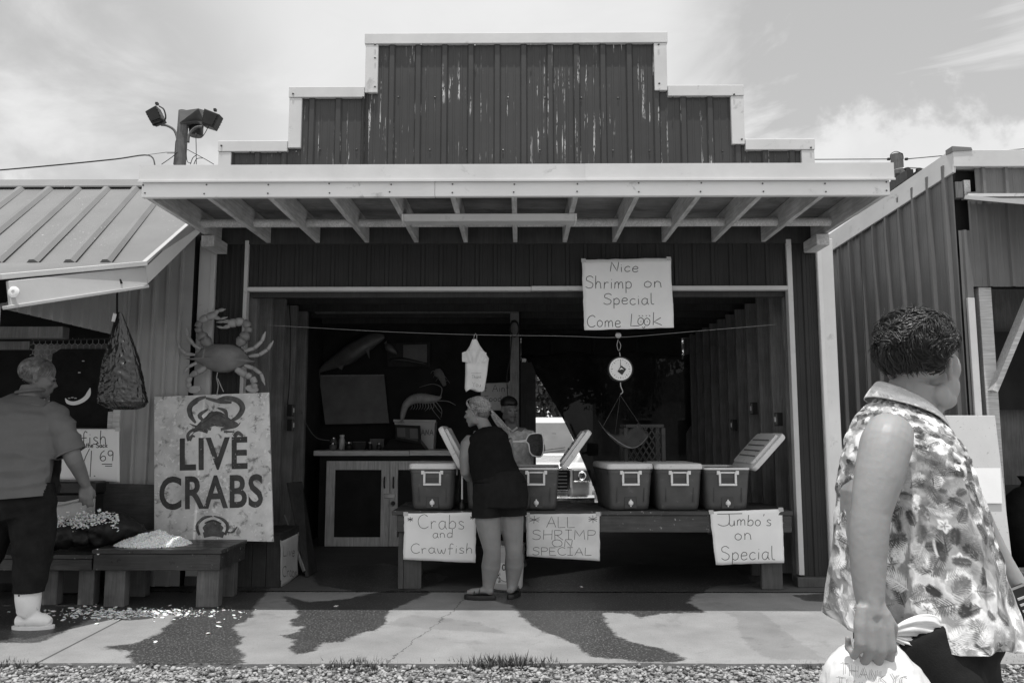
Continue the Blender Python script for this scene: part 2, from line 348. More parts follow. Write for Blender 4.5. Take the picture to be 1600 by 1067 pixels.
# ------------------------------------------------------------------ handwriting
GL = {
'A': (.75, [('l', [(0,0),(.38,1),(.75,0)]), ('l', [(.12,.36),(.64,.36)])]),
'B': (.62, [('l', [(.05,0),(.05,1)]), ('s', [(.05,1),(.5,.9),(.45,.6),(.08,.54)]), ('s', [(.08,.54),(.6,.45),(.55,.08),(.05,0)])]),
'C': (.7, [('s', [(.68,.85),(.45,1),(.15,.85),(.02,.5),(.15,.12),(.45,0),(.72,.14)])]),
'E': (.6, [('l', [(.58,1),(.03,1),(.03,0),(.6,0)]), ('l', [(.03,.52),(.5,.52)])]),
'F': (.6, [('l', [(.62,1),(.05,.97),(.05,0)]), ('l', [(.05,.52),(.48,.54)])]),
'H': (.68, [('l', [(.03,1),(.03,0)]), ('l', [(.65,1),(.65,0)]), ('l', [(.03,.5),(.65,.52)])]),
'I': (.5, [('l', [(.25,1),(.25,0)]), ('l', [(0,1),(.5,1)]), ('l', [(0,0),(.5,0)])]),
'J': (.75, [('s', [(.4,1),(.42,.5),(.36,.1),(.18,0),(.02,.14)]), ('l', [(.0,.98),(.85,1.03)])]),
'K': (.6, [('l', [(.05,0),(.05,1)]), ('l', [(.5,.7),(.08,.33),(.6,0)])]),
'L': (.6, [('l', [(.05,1),(.03,0),(.6,.03)])]),
'M': (.8, [('l', [(.03,0),(.08,1),(.4,.35),(.72,1),(.78,0)])]),
'N': (.7, [('l', [(.03,0),(.1,1),(.58,.03),(.68,1)])]),
'O': (.8, [('s', [(.4,1),(.1,.85),(.0,.5),(.15,.1),(.42,0),(.72,.15),(.8,.5),(.68,.86),(.4,1)])]),
'P': (.6, [('l', [(.05,0),(.05,1)]), ('s', [(.05,1),(.5,.98),(.6,.75),(.45,.53),(.06,.5)])]),
'R': (.65, [('l', [(.05,0),(.05,1)]), ('s', [(.05,1),(.5,.98),(.58,.75),(.4,.54),(.06,.5)]), ('l', [(.2,.5),(.65,0)])]),
'S': (.62, [('s', [(.6,.86),(.38,1),(.1,.9),(.08,.65),(.35,.52),(.58,.35),(.52,.08),(.25,0),(.0,.12)])]),
'T': (.7, [('l', [(.35,1),(.35,0)]), ('l', [(0,1),(.7,1)])]),
'U': (.7, [('s', [(.03,1),(.03,.4),(.15,.05),(.4,0),(.6,.1),(.68,.45),(.68,1)])]),
'Y': (.7, [('l', [(0,1),(.35,.5),(.7,1)]), ('l', [(.35,.5),(.35,0)])]),
'a': (.52, [('s', [(.45,.5),(.25,.58),(.05,.42),(.04,.15),(.2,0),(.38,.1),(.46,.35)]), ('s', [(.46,.55),(.45,.2),(.56,.0)])]),
'b': (.5, [('s', [(.05,1),(.04,.5),(.04,0)]), ('s', [(.04,.35),(.25,.55),(.46,.4),(.45,.12),(.25,0),(.05,.08)])]),
'c': (.46, [('s', [(.44,.48),(.25,.56),(.05,.4),(.04,.15),(.22,0),(.46,.1)])]),
'd': (.52, [('s', [(.44,.5),(.22,.56),(.04,.38),(.05,.1),(.24,0),(.44,.15)]), ('l', [(.47,1),(.47,0)])]),
'e': (.48, [('s', [(.05,.3),(.42,.34),(.4,.52),(.2,.57),(.04,.38),(.06,.1),(.25,0),(.48,.1)])]),
'f': (.4, [('s', [(.42,.92),(.28,1.02),(.16,.85),(.15,.4),(.12,-.12)]), ('l', [(0,.5),(.38,.52)])]),
'h': (.5, [('s', [(.08,1.05),(.05,.5),(.04,0)]), ('s', [(.05,.3),(.2,.55),(.4,.48),(.44,.2),(.45,0)])]),
'i': (.14, [('l', [(.07,.52),(.07,0)]), ('l', [(.07,.72),(.09,.76)])]),
'j': (.2, [('s', [(.14,.5),(.12,-.2),(0,-.3)])]),
'k': (.48, [('l', [(.05,1),(.05,0)]), ('l', [(.42,.58),(.08,.25),(.48,0)])]),
'l': (.3, [('s', [(.1,1.05),(.08,.5),(.1,.08),(.3,.02)])]),
'm': (.75, [('s', [(.04,.5),(.05,.25),(.04,0)]), ('s', [(.05,.35),(.18,.54),(.32,.45),(.35,0)]), ('s', [(.36,.35),(.5,.54),(.65,.45),(.7,0)])]),
'n': (.5, [('s', [(.04,.55),(.05,.25),(.04,0)]), ('s', [(.05,.35),(.2,.56),(.4,.45),(.44,.2),(.46,0)])]),
'o': (.5, [('s', [(.25,.56),(.06,.42),(.04,.15),(.22,0),(.42,.1),(.46,.38),(.25,.56)])]),
'p': (.5, [('l', [(.05,.55),(.04,-.38)]), ('s', [(.05,.4),(.25,.56),(.46,.4),(.43,.1),(.22,0),(.05,.1)])]),
'r': (.4, [('s', [(.05,.55),(.06,.25),(.05,0)]), ('s', [(.06,.35),(.2,.53),(.38,.5)])]),
's': (.4, [('s', [(.38,.48),(.2,.57),(.06,.45),(.2,.3),(.38,.18),(.3,.02),(.02,.04)])]),
't': (.36, [('l', [(.18,.95),(.17,0)]), ('l', [(0,.58),(.36,.6)])]),
'u': (.5, [('s', [(.04,.52),(.05,.15),(.2,0),(.4,.1),(.45,.5)]), ('l', [(.45,.5),(.48,0)])]),
'v': (.48, [('l', [(.02,.52),(.22,0),(.46,.55)])]),
'w': (.7, [('s', [(.02,.52),(.1,.08),(.25,.03),(.35,.4)]), ('s', [(.35,.4),(.42,.05),(.56,.03),(.68,.52)])]),
'y': (.48, [('s', [(.04,.5),(.1,.2),(.25,.12),(.42,.3)]), ('s', [(.46,.52),(.42,0),(.25,-.32),(.04,-.25)])]),
"'": (.15, [('l', [(.1,1.05),(.06,.85)])]),
'*': (.7, [('l', [(.35,1),(.35,0)]), ('l', [(0,.78),(.7,.2)]), ('l', [(0,.2),(.7,.8)]), ('l', [(-.02,.5),(.72,.5)])]),
'6': (.5, [('s', [(.42,1),(.15,.75),(.03,.35),(.1,.05),(.3,0),(.46,.15),(.44,.4),(.25,.45),(.06,.25)])]),
'9': (.5, [('s', [(.45,.75),(.35,.98),(.12,.95),(.04,.7),(.15,.52),(.38,.6),(.46,.85),(.42,.4),(.38,0)])]),
'1': (.2, [('l', [(.1,1),(.08,0)])]), '.': (.1, [('l', [(.04,.04),(.09,.03)])]), ' ': (.4, []),
}
CHID = 0
class PL(list): ch = 0
def text_strokes(txt, x0, y0, cap, width=None, jit=.03, gap=.16):
    """polylines in photo pixels (y down)"""
    W = sum(GL[c][0]+gap for c in txt) - gap
    sx = (width / W) if width else cap
    out = []; x = 0.0
    global CHID
    for c in txt:
        CHID += 1
        gw, st = GL[c]; dy = random.uniform(-jit, jit); sl_ = random.uniform(-.05, .05)
        for kind, pts in st:
            pp = [(x0 + (x+a+sl_*b)*sx, y0 - (b+dy)*cap) for a, b in pts]
            if kind == 's': pp = [(p.x, p.y) for p in smooth_pts([(a, b, 0) for a, b in pp], 6)]
            else:
                q = []
                for i in range(len(pp)-1):
                    q += [(pp[i][0]*(1-k/3)+pp[i+1][0]*k/3, pp[i][1]*(1-k/3)+pp[i+1][1]*k/3) for k in range(3)]
                pp = q + [pp[-1]]
            out.append(PL(pp)); out[-1].ch = CHID
        x += gw + gap
    return out

class Sheet:
    """a slightly wavy rectangular sheet given by four photo pixels at a depth"""
    def __init__(s, px, Yd, wave=.006, seed=0, tilt=0.0, pts=None):
        s.px = px; s.P = pts or [V(p[0], p[1], Y=Yd + (tilt if i > 1 else 0)) for i, p in enumerate(px)]   # TL TR BR BL
        s.wave = wave; s.seed = seed
        s.n = (s.P[1]-s.P[0]).cross(s.P[3]-s.P[0]).normalized()
        if s.n.dot(Vector((0, 0, EYE)) - s.P[0]) < 0: s.n = -s.n
    def at(s, u, v, off=0.0):
        a, b, c, d = s.P
        p = (a*(1-u)+b*u)*(1-v) + (d*(1-u)+c*u)*v
        q = s.wave*(mn.noise(Vector((u*2.2+s.seed*3.1, v*2.6, s.seed*1.7)))*1.6 + .5*mn.noise(Vector((u*6+s.seed, v*5, 3))) + .6*v*v*math.sin(u*5+s.seed))
        return p + s.n*(q + off)
    def uv(s, x, y):
        (x0, y0), (x1, y1), _, (x3, y3) = s.px
        (x2, y2) = s.px[2]
        u, v = .5, .5
        for _ in range(8):
            fx = (x0*(1-u)+x1*u)*(1-v)+(x3*(1-u)+x2*u)*v - x; fy = (y0*(1-u)+y1*u)*(1-v)+(y3*(1-u)+y2*u)*v - y
            au = (x1-x0)*(1-v)+(x2-x3)*v; av = (x3*(1-u)+x2*u)-(x0*(1-u)+x1*u)
            bu = (y1-y0)*(1-v)+(y2-y3)*v; bv = (y3*(1-u)+y2*u)-(y0*(1-u)+y1*u)
            D = au*bv-av*bu
            u -= (fx*bv-fy*av)/D; v -= (au*fy-bu*fx)/D
        return u, v
    def mesh(s, nu=22, nv=16, th=.0012, rag=0.0):
        mb = MB()
        def e(u, v, off):
            if rag:
                k = rag*mn.noise(Vector((u*9+s.seed, v*9, 1.3)))
                if u in (0, 1): u = u + (k if u == 0 else -k)
                if v in (0, 1): v = v + (k if v == 0 else -k)
            return s.at(u, v, off)
        g = [[e(i/(nu-1), j/(nv-1), 0) for i in range(nu)] for j in range(nv)]
        g2 = [[e(i/(nu-1), j/(nv-1), -th) for i in range(nu)] for j in range(nv)]
        vs = [p for r_ in g for p in r_] + [p for r_ in g2 for p in r_]; fs = []; o = nu*nv
        for j in range(nv-1):
            for i in range(nu-1):
                a = j*nu+i; fs += [(a, a+1, a+nu+1, a+nu), (a+o, a+nu+o, a+nu+1+o, a+1+o)]
        for i in range(nu-1): fs += [(i, i+o, i+1+o, i+1), ((nv-1)*nu+i, (nv-1)*nu+i+1, (nv-1)*nu+i+1+o, (nv-1)*nu+i+o)]
        for j in range(nv-1): a = j*nu; fs += [(a, a+nu, a+nu+o, a+o), (a+nu-1, a+nu-1+o, a+2*nu-1+o, a+2*nu-1)]
        return mb.add(vs, fs)
    def ink(s, strokes, w_=.0042, off=.0012):
        mb = MB()
        for st in strokes:
            pts = [s.at(*s.uv(x, y), off) for x, y in st]
            if len(pts) > 1: mb.ribbon(pts, w_, s.n)
        return mb
def paper_sign(name, label, sheet, strokes, m, w_=.0042, cat='sign', rag=.008, group=None):
    o = part(name, sheet.mesh(rag=rag), m, smooth=180); tag(o, label, cat, group)
    by = {}
    for s_ in strokes: by.setdefault(getattr(s_, 'ch', 0), []).append(s_)
    for u_, v_ in ((.02, .01), (.98, .01)):
        c_ = sheet.at(u_, v_, .0014); a_ = (sheet.P[1]-sheet.P[0]).normalized()*.02; b_ = (sheet.P[0]-sheet.P[3]).normalized()*.016
        part('tape', MB().add([c_-a_-b_, c_+a_-b_, c_+a_*.9+b_, c_-a_+b_*1.1], [(0, 1, 2, 3)]), K['tape'], o)
    for ch_, ss in by.items(): part('letter' if ch_ else 'pen_mark', sheet.ink(ss, w_), K['ink'], o)
    return o

# ------------------------------------------------------------------ corrugated sheet
def rib_profile(x0, x1, pitch=.24, phase=0.0, rw=.045, rh=.02, minor=.0035):
    """list of (x, out) along a panel"""
    pts = [(x0, 0.0)]; k = math.floor((x0-phase)/pitch) - 1
    while True:
        c = phase + k*pitch
        if c - rw > x1: break
        for dx, o in ((-rw*.78, 0), (-rw*.45, rh), (rw*.45, rh), (rw*.78, 0)): pts.append((c+dx, o))
        for fr in (.36, .64):
            m = c + pitch*fr
            for dx, o in ((-.012, 0), (-.006, minor), (.006, minor), (.012, 0)): pts.append((m+dx, o))
        k += 1
    pts = sorted([p for p in pts if x0 <= p[0] <= x1]); 
    if pts[-1][0] < x1-1e-4: pts.append((x1, 0.0))
    return pts
def corr_sheet(a, b, ztop, zbot, outn, **kw):
    """vertical ribbed sheet from plan point a to plan point b; ztop/zbot functions of distance s; outn = outward normal"""
    a, b = Vector((a[0], a[1], 0)), Vector((b[0], b[1], 0)); L = (b-a).length; d = (b-a)/L; outn = Vector((outn[0], outn[1], 0)).normalized()
    s0, s1 = kw.pop('s0', 0.0), kw.pop('s1', L); mb = MB(); prev = None
    prof = rib_profile(s0, s1, **kw)
    front, back = [], []
    for s_, o in prof:
        for z in (zbot(s_), ztop(s_)):
            p = a + d*s_ + outn*o; front.append(Vector((p.x, p.y, z)))
            p = p - outn*.0015; back.append(Vector((p.x, p.y, z)))
    n = len(prof); fs = []; o2 = 2*n
    for i in range(n-1):
        fs.append((2*i, 2*i+2, 2*i+3, 2*i+1))
    return mb.add(front, fs)

# ================================================================== SETTING: ground, apron, floor
XYs = lambda px, py: V(px, py, Z=0.0)
JY = 6.60                                   # joint between apron and shop floor
def zoompoly(pts, s, ox, oy): return [(ox + x*s, oy + y*s) for x, y in pts]
S1 = zoompoly([(1130,150),(1060,230),(1045,275),(975,320),(1010,360),(985,400),(1015,430),(1000,455),(1020,472),(590,474),(530,450),(550,420),(420,402),(560,385),(660,345),(700,310),(740,270),(520,245),(440,220),(430,120),(1000,60)], .375, 0, 860)
S2 = zoompoly([(1640,160),(1450,200),(1290,215),(1190,190),(1185,198),(1240,240),(1250,270),(1200,290),(1215,320),(1270,312),(1230,345),(1170,352),(1225,370),(1210,420),(1260,432),(1310,415),(1345,380),(1420,380),(1470,350),(1560,330),(1600,300),(1625,250),(1800,170)], .375, 0, 860)
S3 = [(740,930),(800,945),(815,964),(834,979),(858,988),(885,998),(901,1006),(915,1019),(931,1026),(971,1029),(1000,1034),(1060,1034),(1072,1028),(1040,1014),(1000,1006),(977,1000),(960,990),(947,974),(942,957),(985,957),(1000,965),(1030,958),(1100,956),(1075,941),(1085,930),(1110,918),(900,912)]
S4 = [(-200,880),(330,890),(400,925),(300,943),(200,953),(150,962),(100,985),(60,1004),(-200,1006)]  # wet ground by the benches; outline painted along the left roof's cast shadow
S5 = [(1240,930),(1290,926),(1330,932),(1300,940),(1262,938)]
S6 = [(480,890),(600,880),(700,900),(680,915),(560,925),(500,915)]
S7 = [(820,905),(1000,880),(1150,890),(1180,912),(1000,922),(830,920)]
D1 = [(1128,955),(1150,965),(1155,990),(1170,1010),(1200,1030),(1290,1030),(1255,1005),(1225,985),(1205,965),(1190,955)]
D2 = [(640,960),(745,970),(800,990),(700,985),(600,975)]
def sdf(poly, X, Y):
    P = np.array([[XYs(x, y).x, XYs(x, y).y] for x, y in poly]); d = np.full(X.shape, 1e9); ins = np.zeros(X.shape, bool)
    n = len(P)
    for i in range(n):
        a, b = P[i], P[(i+1) % n]; ex, ey = b-a; L = ex*ex+ey*ey+1e-12
        t = np.clip(((X-a[0])*ex+(Y-a[1])*ey)/L, 0, 1); d = np.minimum(d, np.hypot(X-a[0]-t*ex, Y-a[1]-t*ey))
        c = ((a[1] > Y) != (b[1] > Y)) & (X < (b[0]-a[0])*(Y-a[1])/(b[1]-a[1]+1e-12)+a[0]); ins ^= c
    return np.where(ins, d, -d)
def concrete_sheet(name, x0, x1, y0, y1, z, step, m, thick, skew=0.0):
    nx = int((x1-x0)/step)+1; ny = int((y1-y0)/step)+1
    xs = np.linspace(x0, x1, nx); ys = np.linspace(0, 1, ny); X, T = np.meshgrid(xs, ys)
    edge = y0 + skew*(X-x0)/(x1-x0) + .012*np.sin(X*3.1)*np.sin(X*1.3+1) + .004*np.sin(X*23)*np.sin(X*41)
    if thick <= 0: edge = y0 + 0*X
    Yg = edge + T*(y1-edge)
    wet = np.max([sdf(p, X, Yg) for p in (S1, S2, S3, S4, S5, S6, S7)], axis=0); damp = np.max([sdf(p, X, Yg) for p in (D1, D2)], axis=0)
    co = np.stack([X, Yg, np.full(X.shape, z)], -1).reshape(-1, 3)
    idx = np.arange(nx*ny).reshape(ny, nx)
    F = np.stack([idx[:-1, :-1], idx[:-1, 1:], idx[1:, 1:], idx[1:, :-1]], -1).reshape(-1, 4)
    if thick > 0:      # skirt at the front edge
        f = co[:nx].copy(); f[:, 2] -= thick; f[:, 1] += .01; base = len(co); co = np.vstack([co, f])
        F = np.vstack([F, np.stack([np.arange(nx-1)+base, np.arange(1, nx)+base, np.arange(1, nx), np.arange(nx-1)], -1)])
    me = bpy.data.meshes.new(name); me.from_pydata(co.tolist(), [], F.tolist())
    for nm, arr in (('wet', wet), ('damp', damp)):
        at = me.attributes.new(nm, 'FLOAT', 'POINT'); vals = np.zeros(len(co), np.float32); vals[:X.size] = np.clip(arr, -.6, .6).ravel(); vals[X.size:] = -.3
        at.data.foreach_set('value', vals)
    me.materials.append(m); o = bpy.data.objects.new(name, me); COL.objects.link(o); return tag(o, kind='structure')
def concrete_mat(name, c, wetc, cracks=True):
    m = bpy.data.materials.new(name); m.use_nodes = True; t = NT(m.node_tree); t.n.clear()
    co = t('ShaderNodeTexCoord', out=3)
    wet = t('ShaderNodeAttribute', p={'attribute_name': 'wet'}, out=2); damp = t('ShaderNodeAttribute', p={'attribute_name': 'damp'}, out=2)
    e1 = t.noise(co, 11.0, 9, .72, .3); e2 = t.noise(co, 1.5, 3, .5)
    ed = t.math('ADD', t.math('MULTIPLY', t.math('SUBTRACT', e1, .5), .16), t.math('ADD', t.math('MULTIPLY', t.math('SUBTRACT', e2, .5), .06), t.math('MULTIPLY', t.math('SUBTRACT', t.noise(co, 48, 4, .7), .5), .05)))
    wm = t.sramp(t.math('ADD', wet, ed), -.022, .014)
    dm = t.sramp(t.math('ADD', damp, ed), -.01, .02)
    big = t.noise(co, .9, 4, .6); med = t.noise(co, 5, 6, .65); fine = t.noise(co, 110, 4, .7); agg = t.noise(co, 75, 1, .5)
    base = t.math('MULTIPLY', c, t.math('MULTIPLY', t.ramp(big, .3, .7, .80, 1.18), t.math('MULTIPLY', t.ramp(med, .3, .7, .9, 1.1), t.ramp(fine, .25, .75, .78, 1.18))))
    base = t.math('MULTIPLY', base, t.sramp(t.noise(co, 2.3, 8, .7, .5), .36, .44, .84, 1.0))
    pits = t.sramp(t.noise(co, 48, 3, .6), .63, .68); base = t.mix(t.math('MULTIPLY', pits, .45), base, .12)
    base = t.mix(t.math('MULTIPLY', dm, .33), base, t.math('MULTIPLY', base, .45))
    wb = t.math('MULTIPLY', wetc, t.math('MULTIPLY', t.ramp(fine, .3, .7, .75, 1.25), t.ramp(med, .3, .7, .85, 1.2)))
    wb = t.mix(t.math('MULTIPLY', t.sramp(agg, .58, .66), .42), wb, .32)
    base = t.mix(wm, base, wb)
    if cracks:
        sx = t('ShaderNodeSeparateXYZ', out=None, Vector=co); x, y = sx.outputs[0], sx.outputs[1]
        def line(p, q, w_, amp, ns, dark):
            nonlocal base
            (x0, y0), (x1, y1) = p, q; L = math.hypot(x1-x0, y1-y0); dx, dy = (x1-x0)/L, (y1-y0)/L
            d = t.math('ADD', t.math('MULTIPLY', t.math('SUBTRACT', x, x0), -dy), t.math('MULTIPLY', t.math('SUBTRACT', y, y0), dx))
            if amp: d = t.math('ADD', d, t.math('MULTIPLY', t.math('SUBTRACT', t.noise(co, ns, 6, .75), .5), amp))
            s_ = t.math('ADD', t.math('MULTIPLY', t.math('SUBTRACT', x, x0), dx), t.math('MULTIPLY', t.math('SUBTRACT', y, y0), dy))
            on = t.math('MULTIPLY', t.math('GREATER_THAN', s_, 0.0), t.math('LESS_THAN', s_, L))
            k = t.math('MULTIPLY', on, t.ramp(t.math('ABSOLUTE', d), w_*.5, w_, dark, 0.0)); base = t.mix(k, base, .035)
        a, b = XYs(222, 951), XYs(55, 1037); line((a.x, a.y), (b.x, b.y), .011, 0, 1, .85)
        a, b = XYs(745, 925), XYs(598, 1040); line((a.x, a.y), (b.x, b.y), .005, .22, 3.0, .8)
        a, b = XYs(1480, 1000), XYs(1330, 1036); line((a.x, a.y), (b.x, b.y), .004, .2, 3.5, .7)
    colr = t('ShaderNodeCombineColor', Red=base, Green=base, Blue=base)
    b = t('ShaderNodeBsdfPrincipled', out=None, Base_Color=colr); b.inputs['Specular IOR Level'].default_value = .35
    t.l.new(t.mix(wm, .85, .42), b.inputs['Roughness'])
    hh = t.math('ADD', t.math('MULTIPLY', fine, .5), t.math('MULTIPLY', agg, t.mix(wm, .3, .9)))
    t.l.new(t('ShaderNodeBump', Strength=.35, Distance=.003, Height=hh), b.inputs['Normal'])
    t('ShaderNodeOutputMaterial', out=None, Surface=b.outputs[0]); return m
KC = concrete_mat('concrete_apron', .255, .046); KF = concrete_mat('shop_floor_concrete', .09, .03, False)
concrete_sheet('pavement', -7.0, 9.0, 4.56, JY-.006, 0.0, .03, KC, .12, skew=.16)
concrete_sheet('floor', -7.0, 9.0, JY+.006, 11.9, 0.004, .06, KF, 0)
g = MB(); xs = np.concatenate([np.linspace(-400, -14, 8), np.linspace(-12, 12, 25), np.linspace(14, 400, 8)])
ys = np.concatenate([np.linspace(-400, -8, 6), np.linspace(-6, 11.9, 30), np.linspace(12.4, 16, 8), np.linspace(20, 1200, 8)])
hz = lambda x, y: -.028 - (.27*min(max((y-11.9)/1.0, 0), 1)) + (.006*mn.noise(Vector((x*1.1, y*1.1, 0))) if y < 11 else 0)
vs = [(x, y, hz(x, y)) for y in ys for x in xs]; nx = len(xs)
g.add(vs, [(j*nx+i, j*nx+i+1, (j+1)*nx+i+1, (j+1)*nx+i) for j in range(len(ys)-1) for i in range(nx-1)])
gm = bpy.data.materials.new('gravel_ground'); gm.use_nodes = True; t = NT(gm.node_tree); t.n.clear(); co = t('ShaderNodeTexCoord', out=3)
vo = t('ShaderNodeTexVoronoi', out=None, Vector=co, Scale=55.0); cc = t.mix(t('ShaderNodeRGBToBW', Color=vo.outputs[1]), .34, .72)
cc = t.math('MULTIPLY', cc, t.ramp(vo.outputs[0], .0, .7, 1.1, .25)); cc = t.math('MULTIPLY', cc, t.ramp(t.noise(co, .7, 4), .3, .7, .75, 1.15))
b = t('ShaderNodeBsdfPrincipled', out=None, Base_Color=t('ShaderNodeCombineColor', Red=cc, Green=cc, Blue=cc), Roughness=.85)
t.l.new(t('ShaderNodeBump', Strength=.8, Distance=.01, Height=t.math('SUBTRACT', 1.0, vo.outputs[0])), b.inputs['Normal']); t('ShaderNodeOutputMaterial', out=None, Surface=b.outputs[0])
tag(part('ground', g, gm), kind='structure')

def quick_mesh(name, verts, faces, mats, midx=None, smooth=False):
    me = bpy.data.meshes.new(name); nv, nf = len(verts), len(faces); k = faces.shape[1]
    me.vertices.add(nv); me.vertices.foreach_set('co', verts.astype(np.float32).ravel())
    me.loops.add(nf*k); me.loops.foreach_set('vertex_index', faces.astype(np.int32).ravel())
    me.polygons.add(nf); me.polygons.foreach_set('loop_start', np.arange(nf, dtype=np.int32)*k)
    if midx is not None: me.polygons.foreach_set('material_index', midx.astype(np.int32))
    if smooth: me.polygons.foreach_set('use_smooth', np.ones(nf, bool))
    for m in mats: me.materials.append(m)
    me.update(calc_edges=True); me.validate(); return me
def scatter(name, base_v, base_f, pos, scale, mats, tiltmax=.6, squash=(1, 1, 1), jitter=.0, smooth=False, label=None):
    n = len(pos); nb = len(base_v)
    a = rng.uniform(0, 2*np.pi, n); tx = rng.uniform(-tiltmax, tiltmax, n); ty = rng.uniform(-tiltmax, tiltmax, n)
    B = np.repeat(base_v[None], n, 0)*(1+rng.uniform(-jitter, jitter, (n, nb, 1)))*(np.array(squash)[None, None]*rng.uniform(.7, 1.3, (n, 1, 3)))
    c, s = np.cos(tx)[:, None], np.sin(tx)[:, None]; y = B[..., 1]*c-B[..., 2]*s; z = B[..., 1]*s+B[..., 2]*c; B[..., 1] = y; B[..., 2] = z
    c, s = np.cos(ty)[:, None], np.sin(ty)[:, None]; x = B[..., 0]*c+B[..., 2]*s; z = -B[..., 0]*s+B[..., 2]*c; B[..., 0] = x; B[..., 2] = z
    c, s = np.cos(a)[:, None], np.sin(a)[:, None]; x = B[..., 0]*c-B[..., 1]*s; y = B[..., 0]*s+B[..., 1]*c; B[..., 0] = x; B[..., 1] = y
    B = B*scale[:, None, None]+pos[:, None]
    F = (base_f[None]+(np.arange(n)*nb)[:, None, None]).reshape(-1, base_f.shape[1])
    mi = np.repeat(rng.randint(0, len(mats), n), len(base_f))
    me = quick_mesh(name, B.reshape(-1, 3), F, mats, mi, smooth)
    o = bpy.data.objects.new(name, me); COL.objects.link(o); tag(o, kind='stuff', label=label); return o
def ico(sub=1):
    bm = bmesh.new(); bmesh.ops.create_icosphere(bm, subdivisions=sub, radius=1); v = np.array([p.co[:] for p in bm.verts]); f = np.array([[q.index for q in p.verts] for p in bm.faces]); bm.free(); return v, f
IV, IF = ico(1)
n = 26000
px_ = rng.uniform(-4.6, 5.0, n); py_ = 4.66 - np.abs(rng.beta(1, 1.6, n))*1.7
pos = np.stack([px_, py_, -.026+rng.uniform(-.006, .016, n)*(1)], -1)
scatter('gravel', IV, IF, pos, rng.uniform(.006, .0145, n)*rng.choice([1, 1, 1.3], n), [K['gravel'], K['stone2'], K['gravel'], K['stone3'], K['stone2']], .5, (1.15, .9, .55), .22, label='pale crushed stone along the edge of the concrete')
bv = np.array([[-.6, 0, 0], [.6, 0, 0], [.5, .1, .5], [-.5, .1, .5], [0, .35, 1.0], [0.02, .35, 1.0]]); bf = np.array([[0, 1, 2, 3], [3, 2, 5, 4]])
def tufts(name, centres, per, spread, h, label):
    P, S = [], []
    for (x, y, k) in centres:
        m_ = int(per*k); P.append(np.stack([x+rng.normal(0, spread[0]*k, m_), y+rng.normal(0, spread[1], m_), np.full(m_, -.028)], -1)); S.append(rng.uniform(.4, 1, m_)*h*min(k, 1.3))
    P = np.vstack(P); S = np.concatenate(S)
    return scatter(name, bv, bf, P, S, [K['grass']], .5, (.09, 1, 1), 0, label=label)
tc = [(V(px, 1045, Z=-.04).x, V(px, 1047, Z=-.04).y, k) for px, k in ((10,.8),(60,.5),(170,.5),(520,.6),(560,1.),(600,.7),(640,.5),(700,.5),(745,.8),(790,1.5),(815,1.),(880,.5),(930,.5),(1200,.5),(1262,.6),(300,.35),(420,.3),(1060,.4))]
tufts('weeds', tc, 260, (.09, .03), .062, 'low weeds growing along the edge of the concrete')
tc = [(x, 4.74+.12*math.sin(x*3)-.12*abs(rng.normal()), 1.0) for x in np.linspace(2.15, 5.5, 46)]
tufts('grass', tc, 260, (.10, .07), .035, 'short grass patch at the foot of the pavement')

# ================================================================== MAIN SHOP BUILDING
FY = 6.85; XL, XR = -2.835, 2.755; OL, OR = -2.39, 2.345; AWZ = 2.985; HZ = V(800, 452, Y=FY).z
Zt = V(800, 62, Y=FY).z; Zm = V(500, 146, Y=FY).z; Zl = V(400, 230, Y=FY).z
SL1, SR1 = V(572, 100, Y=FY).x, V(1041, 100, Y=FY).x; SL2, SR2 = V(453, 180, Y=FY).x, V(1161, 180, Y=FY).x; SL3, SR3 = V(344, 230, Y=FY).x, V(1270, 230, Y=FY).x
shop = thing('shop_building', 'open fronted dark metal market stall with stepped white trimmed parapet and awning', 'building', (0, FY, 0))
cuts = [(SL3+.03, SL2, Zl), (SL2, SL1, Zm)] + [(SL1+(SR1-SL1)*i/3, SL1+(SR1-SL1)*(i+1)/3, Zt) for i in range(3)] + [(SR1, SR2, Zm), (SR2, SR3-.03, Zl)]
for x0, x1, zt in cuts:
    part('wall_panel', corr_sheet((XL, FY), (XR, FY), lambda s: zt-.02, lambda s: 3.0, (0, -1), s0=x0-XL, s1=x1-XL, phase=.235), K['facade'], shop)
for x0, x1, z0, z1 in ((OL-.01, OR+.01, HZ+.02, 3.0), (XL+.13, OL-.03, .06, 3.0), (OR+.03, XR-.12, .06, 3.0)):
    part('wall_panel', corr_sheet((XL, FY), (XR, FY), lambda s: z1, lambda s: z0, (0, -1), s0=x0-XL, s1=x1-XL, pitch=.16, phase=.06, rw=.03, rh=.012), K['facade_shaded'], shop)
# back of the parapet and stepped cap trim
TD = .04
def trim(x0, z0, x1, z1, nm='trim_board', mt=None, y0=FY-TD, y1=FY+.06, bev=.004): return part(nm, MB().box((x0, y0, z0), (x1, y1, z1)), mt or K['whitetrim'], shop, bev=bev)
tw = .115; th_ = .10
trim(SL1-.01, Zt-.055, SR1+.01, Zt+.045)
for xa, xb, za, zb in ((SL1, SL1+tw, Zm-.01, Zt-.057), (SR1-tw, SR1, Zm+.0, Zt-.057), (SL2, SL2+tw, Zl-.02, Zm-.057), (SR2-tw, SR2, Zl-.0, Zm-.057), (SL3, SL3+tw, 3.1, Zl-.057), (SR3-tw, SR3, 3.1, Zl-.057)):
    trim(xa, za, xb, zb, y0=FY-TD+.006)
trim(SL2-.005, Zm-.055, SL1-.003, Zm+.045); trim(SR1+.003, Zm-.055, SR2+.005, Zm+.045)
trim(SL3-.005, Zl-.055, SL2-.003, Zl+.045); trim(SR2+.003, Zl-.055, SR3+.005, Zl+.045)
